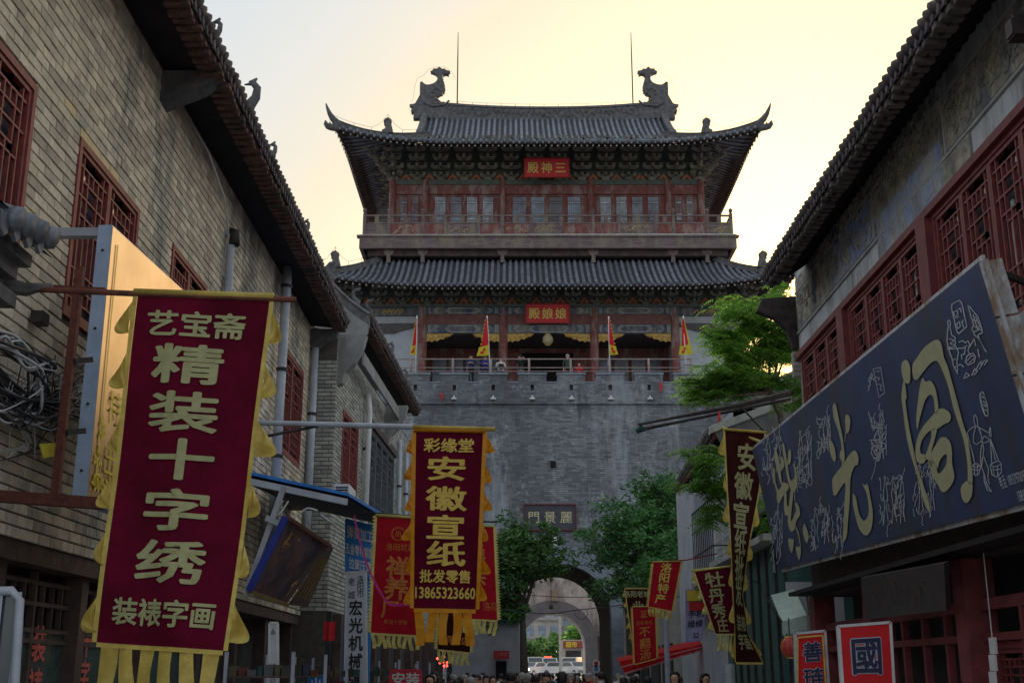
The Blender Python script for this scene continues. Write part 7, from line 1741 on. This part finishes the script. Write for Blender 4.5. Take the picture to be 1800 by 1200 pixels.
# ============================================================ trees
M['leafA'] = mat('bright tree of heaven leaf', (.16, .3, .05), (.07, .17, .03), rough=.55, scale=1.2, rnd=.45, transl=.4)
M['leafB'] = mat('dark green leaf', (.075, .18, .05), (.035, .1, .035), rough=.6, scale=1.2, rnd=.4, transl=.3)
M['leafC'] = mat('mid green leaf', (.09, .18, .05), (.045, .11, .035), rough=.6, scale=1.2, rnd=.4, transl=.3)
M['bark'] = mat('tree bark', (.08, .065, .055), (.04, .033, .03), rough=.9, scale=8, bump=.6)
def tree(name, label, base, blobs, m_leaf, leaf, n, seed, limb_r=.12, pinnate=False, trunk_pts=None):
    """trunk and limbs to every blob, leaves spread through each blob's volume"""
    r = random.Random(seed); t = thing(name, label, 'tree', base, 'trees along the street' if False else None); base = Vector(base)
    top = Vector(trunk_pts[-1]) if trunk_pts else base + V(0, 0, (blobs[0][0].z - base.z) * .6)
    tp = [base] + ([Vector(p) for p in trunk_pts] if trunk_pts else [base.lerp(top, .5) + V(.1, 0, 0), top])
    tb_ = MB(); tb_.tube(tp, [limb_r * (1 - .5 * i / (len(tp) - 1)) for i in range(len(tp))], 8); tr_ = tb_.build('trunk', M['bark'], t, smooth=True)
    cr = MB()
    for (c, rx, rz) in blobs:
        l = MB(); mid = top.lerp(c, .5) + V(r.uniform(-.2, .2), r.uniform(-.2, .2), -.1 * rx); l.tube(sm([tp[-1], mid, c], 3), [limb_r * .45 * (1 - .8 * k / 6) for k in range(7)], 5); l.build('limb', M['bark'], t, smooth=True)
        for k in range(5):
            e = c + V(r.gauss(0, .5) * rx, r.gauss(0, .5) * rx, r.gauss(0, .4) * rz); MB().tube([mid.lerp(c, .5), c.lerp(e, .4) + V(0, 0, -.05), e], [limb_r * .18, limb_r * .12, .008], 4).build('branch', M['bark'], t)
    tot = sum(b[1] ** 2 * b[2] for b in blobs)
    for (c, rx, rz) in blobs:
        k = int(n * rx * rx * rz / tot)
        subs = [(c + V(r.gauss(0, .5) * rx, r.gauss(0, .5) * rx, r.gauss(0, .5) * rz), r.uniform(.3, .6)) for _ in range(max(9, k // 60))]
        for _ in range(k):
            s, sr = r.choice(subs); d = Vector((r.gauss(0, 1), r.gauss(0, 1), r.gauss(0, 1))).normalized() * (r.random() ** .45)
            p = s + V(d.x * rx * sr, d.y * rx * sr, d.z * rz * sr * .75)
            if pinnate:
                ang = r.uniform(0, 6.283); dr = V(math.cos(ang), math.sin(ang), r.uniform(-.1, .35)).normalized(); sd2 = dr.cross(V(0, 0, 1)).normalized(); L_ = leaf * 5 * r.uniform(.7, 1.2)
                for q in range(6):
                    f_ = (q + 1) / 6; pp = p + dr * L_ * f_ + V(0, 0, -L_ * .5 * f_ * f_)
                    for sg2 in (-1, 1):
                        cc = pp + sd2 * sg2 * leaf * .75 + V(0, 0, -leaf * .3); cr.leaf(cc, sd2 * sg2 * leaf * .8 + V(0, 0, -leaf * .35), dr * leaf * .55)
            else:
                a = Vector((r.gauss(0, 1), r.gauss(0, 1), r.gauss(0, .6))).normalized() * leaf * r.uniform(.6, 1.2); b2_ = a.cross(Vector((r.gauss(0, 1), r.gauss(0, 1), r.gauss(0, 1)))).normalized() * leaf * .6
                cr.leaf(p, a, b2_)
    cr.build('crown', m_leaf, t, kind='stuff'); return t
P = lambda u, v, y: onY(u, v, y)
tree('street_tree', 'bright green feathery tree glowing against the sunset beside the right roof end', (6.0, 24.6, 0),
     [(P(1325, 575, 24.6), .75, .5), (P(1275, 600, 24.6), .6, .4), (P(1365, 545, 24.9), .45, .35), (P(1245, 660, 24.4), .6, .4), (P(1320, 640, 24.8), .8, .5), (P(1235, 700, 24.4), .35, .25), (P(1380, 620, 25.0), .55, .5), (P(1290, 680, 24.6), .6, .35), (P(1400, 690, 25.0), .5, .4), (P(1355, 590, 24.7), .5, .4), (P(1220, 680, 24.4), .3, .25)],
     M['leafA'], .055, 5200, 3, .1, True, [(5.9, 24.6, 3.5), (5.7, 24.6, 6.0), P(1372, 730, 24.6), P(1352, 690, 24.6)])
tree('street_tree', 'low bright leafy tree in front of the pale gable house', (5.05, 26.6, 0),
     [(P(1242, 812, 26.6), .5, .35), (P(1225, 848, 26.6), .4, .3), (P(1262, 850, 26.7), .5, .5), (P(1262, 905, 26.7), .35, .4), (P(1340, 900, 24), .25, .8)],
     M['leafA'], .06, 900, 8, .06, True, [(5.0, 26.6, 3), (4.9, 26.6, 5.0)])
tree('street_tree', 'dark green tree left of the arch overlapping the stone plaque', (.55, 52, 0),
     [(P(905, 975, 52), 1.5, 1.1), (P(935, 985, 52), 1.1, .8), (P(892, 1025, 52), 1.0, 1.2), (P(945, 945, 52), .8, .6), (P(880, 1065, 52), .8, .9), (P(905, 1060, 52), .7, .7), (P(955, 975, 52), .6, .4), (P(900, 935, 52), .7, .4)],
     M['leafC'], .15, 9000, 5, .22, False, [(.5, 52, 2.2), (.45, 52, 4.0)])
tree('street_tree', 'large dark tree right of the arch against the grey wall', (4.9, 50, 0),
     [(P(1160, 860, 50), 1.3, 1.0), (P(1120, 915, 50), 1.6, 1.3), (P(1160, 930, 50), 1.6, 1.5), (P(1080, 955, 50), 1.3, 1.0), (P(1130, 985, 50), 1.6, 1.2), (P(1175, 990, 50), 1.4, 1.3), (P(1080, 1010, 50), .9, .9), (P(1190, 900, 50), 1.0, 1.2), (P(1100, 1045, 50), 1.1, .8)],
     M['leafB'], .15, 13000, 6, .3, False, [(4.85, 50, 2.2), (4.75, 50, 4.5)])
tree('street_tree', 'dark tree crown filling the gap behind the small red banners', (6.2, 42, 0),
     [(P(1190, 1020, 42), 1.0, .9), (P(1210, 960, 42), .7, 1.2), (P(1150, 1020, 42), .9, .7)], M['leafB'], .14, 3500, 9, .2, False, [(6.0, 42, 2.5), (5.6, 42, 4.2)])
for i, (u, v, y, rx, rz, lab) in enumerate(((932, 1148, 150, 1.9, 1.5, 'rounded green tree beyond the arch on the left'), (962, 1150, 160, 2.1, 1.5, 'rounded green tree beyond the arch near the middle'), (1024, 1118, 165, 1.5, 3.2, 'taller yellow green tree beyond the arch on the right'), (980, 1135, 190, 1.3, 2.0, 'thin tree beyond the arch before the grey flats'))):
    c = P(u, v, y); tree('far_tree', lab, (c.x, y, ZB), [(c, rx, rz), (c + V(rx * .5, 0, -rz * .4), rx * .7, rz * .6), (c + V(-rx * .6, 0, -rz * .3), rx * .7, rz * .7)], (M['leafC'], M['leafC'], M['leafA'], M['leafA'])[i], .4, 2200, 20 + i, .25)
# ============================================================ people
def cloth_m(nm, c): return mat(nm, c, rough=.85, scale=8)
SKIN = mat('skin', (.5, .3, .21), (.44, .25, .17), rough=.6, scale=6); HAIR = mat('black hair', (.015, .012, .012), rough=.5, scale=20, bump=.3)
HAIR2 = mat('grey hair', (.25, .24, .23), rough=.6, scale=20); EYE = mat('dark eye', (.02, .015, .015), rough=.3)
def pose_mesh(pose):
    """one continuous skinned body, 1.7 m, facing -Y; materials by region: skin, top, trousers, shoes"""
    J = {'pel': (0, 0, .93, .135), 'bel': (0, 0, 1.08, .125), 'che': (0, 0, 1.27, .14), 'nek': (0, 0, 1.44, .058), 'hd0': (0, -.01, 1.52, .075), 'hd1': (0, -.015, 1.6, .098), 'hd2': (0, -.01, 1.665, .075)}
    E = [('pel', 'bel'), ('bel', 'che'), ('che', 'nek'), ('nek', 'hd0'), ('hd0', 'hd1'), ('hd1', 'hd2')]
    st = {'walk': .2, 'stand': 0., 'lean': .03, 'photo': .02, 'hold': .02}[pose]
    for sx, n in ((-1, 'L'), (1, 'R')):
        f = st * sx
        J.update({n+'hip': (sx * .09, 0, .88, .095), n+'kne': (sx * .1, -f * .6 - .01, .49, .062), n+'ank': (sx * .1, -f + (.06 if f < 0 else 0), .09, .042), n+'toe': (sx * .11, -f - .13, .03, .036)})
        E += [('pel', n+'hip'), (n+'hip', n+'kne'), (n+'kne', n+'ank'), (n+'ank', n+'toe')]
        J[n+'sho'] = (sx * .175, 0, 1.39, .062); E.append(('che', n+'sho'))
        if pose == 'walk': el, wr, ha = (sx * .24, f * .5 + .02, 1.12, .04), (sx * .24, f * .9 - .06, .9, .03), (sx * .235, f * .95 - .1, .82, .03)
        elif pose == 'stand': el, wr, ha = (sx * .24, .02, 1.12, .04), (sx * .24, -.03, .88, .03), (sx * .235, -.05, .8, .03)
        elif pose == 'lean': el, wr, ha = (sx * .3, -.16, 1.2, .042), (sx * .12, -.3, 1.2, .032), (sx * .05, -.31, 1.22, .03)
        elif pose == 'photo': el, wr, ha = (sx * .3, -.2, 1.4, .042), (sx * .12, -.27, 1.55, .03), (sx * .07, -.24, 1.6, .03)
        else: el, wr, ha = (sx * .26, -.06, 1.15, .042), (sx * .14, -.26, 1.2, .03), (sx * .08, -.31, 1.23, .03)
        J.update({n+'elb': el, n+'wri': wr, n+'han': ha}); E += [(n+'sho', n+'elb'), (n+'elb', n+'wri'), (n+'wri', n+'han')]
        h = Vector(ha[:3]); d = (h - Vector(wr[:3])).normalized(); s = d.orthogonal().normalized()
        for k in range(5):
            q = h + d * (.045 if k else .02) + s * ((k - 2.2) * .013 if k else .035); q2 = q + d * (.035 + .006 * (k == 2)) + V(0, 0, -.01)
            J[n+'f%d' % k] = (*q, .009); J[n+'g%d' % k] = (*q2, .007); E += [(n+'han', n+'f%d' % k), (n+'f%d' % k, n+'g%d' % k)]
    ks = list(J); me = bpy.data.meshes.new('person_body'); me.from_pydata([J[k][:3] for k in ks], [(ks.index(a), ks.index(b)) for a, b in E], [])
    o = bpy.data.objects.new('person_body', me); COL.objects.link(o); m = o.modifiers.new('s', 'SKIN'); m.use_smooth_shade = True
    for i, k in enumerate(ks): r_ = J[k][3]; me.skin_vertices[0].data[i].radius = (r_ * (1.25 if k in ('pel', 'bel', 'che') else 1), r_ * (.8 if k in ('pel', 'bel', 'che') else 1))
    me.skin_vertices[0].data[0].use_root = True
    s2 = o.modifiers.new('d', 'SUBSURF'); s2.levels = 1
    dg = bpy.context.evaluated_depsgraph_get(); out = bpy.data.meshes.new_from_object(o.evaluated_get(dg)); bpy.data.objects.remove(o)
    hands = [Vector(J[n+'han'][:3]) for n in 'LR']; wr = [Vector(J[n+'wri'][:3]) for n in 'LR']
    out.materials.clear()
    for k in range(4): out.materials.append(None)
    for p in out.polygons:
        c = p.center; mi = 1
        if c.z > 1.455 and abs(c.x) < .11 and c.y > -.16: mi = 0
        elif min((c - h).length for h in hands) < .115: mi = 0
        elif c.z < .09: mi = 3
        elif c.z < .95 and abs(c.x) < .2 and min((c - w_).length for w_ in wr) > .1: mi = 2
        p.material_index = mi; p.use_smooth = True
    return out
POSES = {p: pose_mesh(p) for p in ('walk', 'stand', 'lean', 'photo', 'hold')}
hb = MB()
for (a, b_, c, d) in ((0, .012, 1.615, .112),): hb.lathe((0, b_, c), [(0, .108), (.05, .1), (.085, .07), (.104, .02), (.106, -.03), (.09, -.075)], 14)
hb.v = [(x, y * 1.08 + (.03 if z < 1.6 and y < 0 else 0), z) for x, y, z in hb.v]
HM = hb.mesh('hair', HAIR, True); HM2 = HM.copy(); HM2.materials[0] = HAIR2
lh = MB(); lh.lathe((0, .012, 1.615), [(0, .11), (.06, .1), (.095, .065), (.11, .02), (.112, -.04), (.1, -.12), (.085, -.2), (.06, -.24)], 14)
lh.v = [(x, max(y, -.045) * 1.1 + (.03 if z < 1.6 else 0), z) for x, y, z in lh.v]; HL = lh.mesh('long_hair', HAIR, True)
fc = MB(); fc.prism([(-.012, 0), (.012, 0), (0, .035)], (0, -.122, 1.575), (1, 0, 0), (0, 0, 1), (0, .03, 0)); NOSE = fc.mesh('nose', SKIN)
ee = MB()
for s in (-1, 1): ee.lathe((s * .034, -.1, 1.607), [(0, -.008), (.012, 0), (0, .008)], 6)
ee.box(-.02, .02, -.108, -.1, 1.548, 1.554); EYES = ee.mesh('eyes_and_mouth', EYE)
er = MB()
for s in (-1, 1): er.lathe((s * .098, 0, 1.6), [(0, -.03), (.014, -.015), (.016, .012), (0, .03)], 6)
EARS = er.mesh('ears', SKIN, True)
PC = {}
def person(label, loc, rz, pose, top, trou, hair='short', scale=1., group=None, face=True, extra=None):
    key = (pose, top.name, trou.name)
    if key not in PC:
        m_ = POSES[pose].copy()
        for k, x in enumerate((SKIN, top, trou, M['black'])): m_.materials[k] = x
        PC[key] = m_
    o = bpy.data.objects.new('person', PC[key]); COL.objects.link(o); o.location = loc; o.rotation_euler.z = rz; o.scale = (scale,) * 3; tag(o, label, 'person', group)
    WL[o.as_pointer()] = Vector()
    obj('hair', {'short': HM, 'grey': HM2, 'long': HL, 'bald': NOSE}[hair], o)
    if face:
        obj('nose', NOSE, o); obj('facial_features', EYES, o); obj('ears', EARS, o)
    if extra: extra(o)
    return o
navy_c = cloth_m('navy cloth', (.02, .03, .12)); blk = cloth_m('black cloth', (.02, .02, .022)); whc = cloth_m('white cloth', (.6, .6, .62)); redc = cloth_m('red cloth', (.6, .02, .03)); gry = cloth_m('grey cloth', (.14, .14, .15)); dkg = cloth_m('dark green cloth', (.04, .07, .06)); brw = cloth_m('brown cloth', (.1, .06, .04)); blc = cloth_m('royal blue cloth', (.03, .04, .3)); jean = cloth_m('denim cloth', (.05, .07, .14)); pnk = cloth_m('pink cloth', (.5, .2, .3)); lil = cloth_m('pale blue cloth', (.35, .42, .6)); tan = cloth_m('tan cloth', (.3, .24, .16)); mar = cloth_m('maroon cloth', (.15, .03, .04))
ZT = 15.9; YT = 61.05
def tx(u): return onY(u, 640, YT).x
pz = ZT + .12
person('visitor in a navy jacket leaning on the terrace railing, leftmost of them', (tx(828), YT - .2, pz), 0, 'lean', navy_c, blk)
person('visitor in bright blue top leaning beside the second flag', (tx(853), YT - .2, pz - .05), .1, 'lean', blc, blk)
def bag(o): MB().box(-.12, .12, -.36, -.22, 1.0, 1.25).build('dark_bag', blk, o)
person('visitor in white top with a dark bag at the terrace railing', (tx(880), YT, pz - .05), .1, 'hold', whc, jean, extra=bag)
def phone(o): MB().box(-.08, .08, -.3, -.28, 1.57, 1.66).build('phone', blk, o)
person('visitor in black raising a phone to take a picture from the terrace', (tx(916), YT, pz), .05, 'photo', blk, gry, extra=phone)
person('bald visitor in dark green jacket standing right of the lantern', (tx(998), YT, pz + .1), .2, 'stand', dkg, blk, hair='grey')
person('child in red clothes standing low behind the terrace railing', (tx(1018), YT, pz), 0, 'hold', redc, redc, scale=.8)
r = random.Random(21)
tops = [blk, blk, navy_c, gry, gry, brw, dkg, whc, redc, jean, lil, tan, mar, pnk, blk, blk]
CNAME = {blk.name: 'black', navy_c.name: 'navy', gry.name: 'grey', brw.name: 'brown', dkg.name: 'dark green', whc.name: 'white', redc.name: 'red', jean.name: 'denim', lil.name: 'pale blue', tan.name: 'tan', mar.name: 'maroon', pnk.name: 'pink'}
crowd = []
spots = []
for k in range(95):
    for tr_ in range(20):
        y = 24 + r.random() * 31; u = r.uniform(700, 1300) if y < 30 else r.uniform(790, 1230)
        p = onY(u, 1190, y)
        if -3.4 < p.x < 4.3 and all((p.x - q.x) ** 2 + (p.y - q.y) ** 2 > .5 for q in spots) and not (abs(p.x - (-2.0)) < .4 and y < 20): spots.append(V(p.x, y, 0)); break
for k in range(22):
    for tr_ in range(20):
        y = r.uniform(57, 86); x = r.uniform(.4, 4.2)
        if all((x - q.x) ** 2 + (y - q.y) ** 2 > .5 for q in spots): spots.append(V(x, y, 0)); break
marks = [(-9, 'near the left shopfronts'), (780, 'under the orange trimmed banner'), (870, 'before the grey kiosk'), (925, 'left in the arch opening'), (965, 'mid arch opening'), (1005, 'right in the arch opening'), (1050, 'right of the arch'), (1090, 'under the big dark tree'), (1150, 'below the red awning'), (1240, 'near the teal shop')]
used = set()
for q in spots:
    d = q.y * math.cos(TH); u = 900 + FPX * q.x / d
    pl = [m_[1] for m_, nx in zip(marks, marks[1:] + [(99999, '')]) if m_[0] <= u][-1]
    far = 'distant' if q.y > 46 else ('midway' if q.y > 35 else 'close')
    for tr_ in range(60):
        t_ = r.choice(tops); hr = r.choice(('short', 'short', 'long', 'short', 'long', 'grey')); away = r.random() < .6; bt = r.choice((blk, jean, gry))
        lab = '%s walker in %s with %s hair %s, %s' % (far, CNAME[t_.name], {'short': 'short', 'long': 'long', 'grey': 'grey'}[hr], 'seen from behind' if away else 'facing us', pl)
        if lab not in used: break
    used.add(lab)
    person(lab, (q.x, q.y, 0), (math.pi if away else 0) + r.uniform(-.4, .4), 'walk' if r.random() < .7 else 'stand', t_, bt, hair=hr, scale=r.uniform(.88, .99), group='people crowding the street', face=not away)
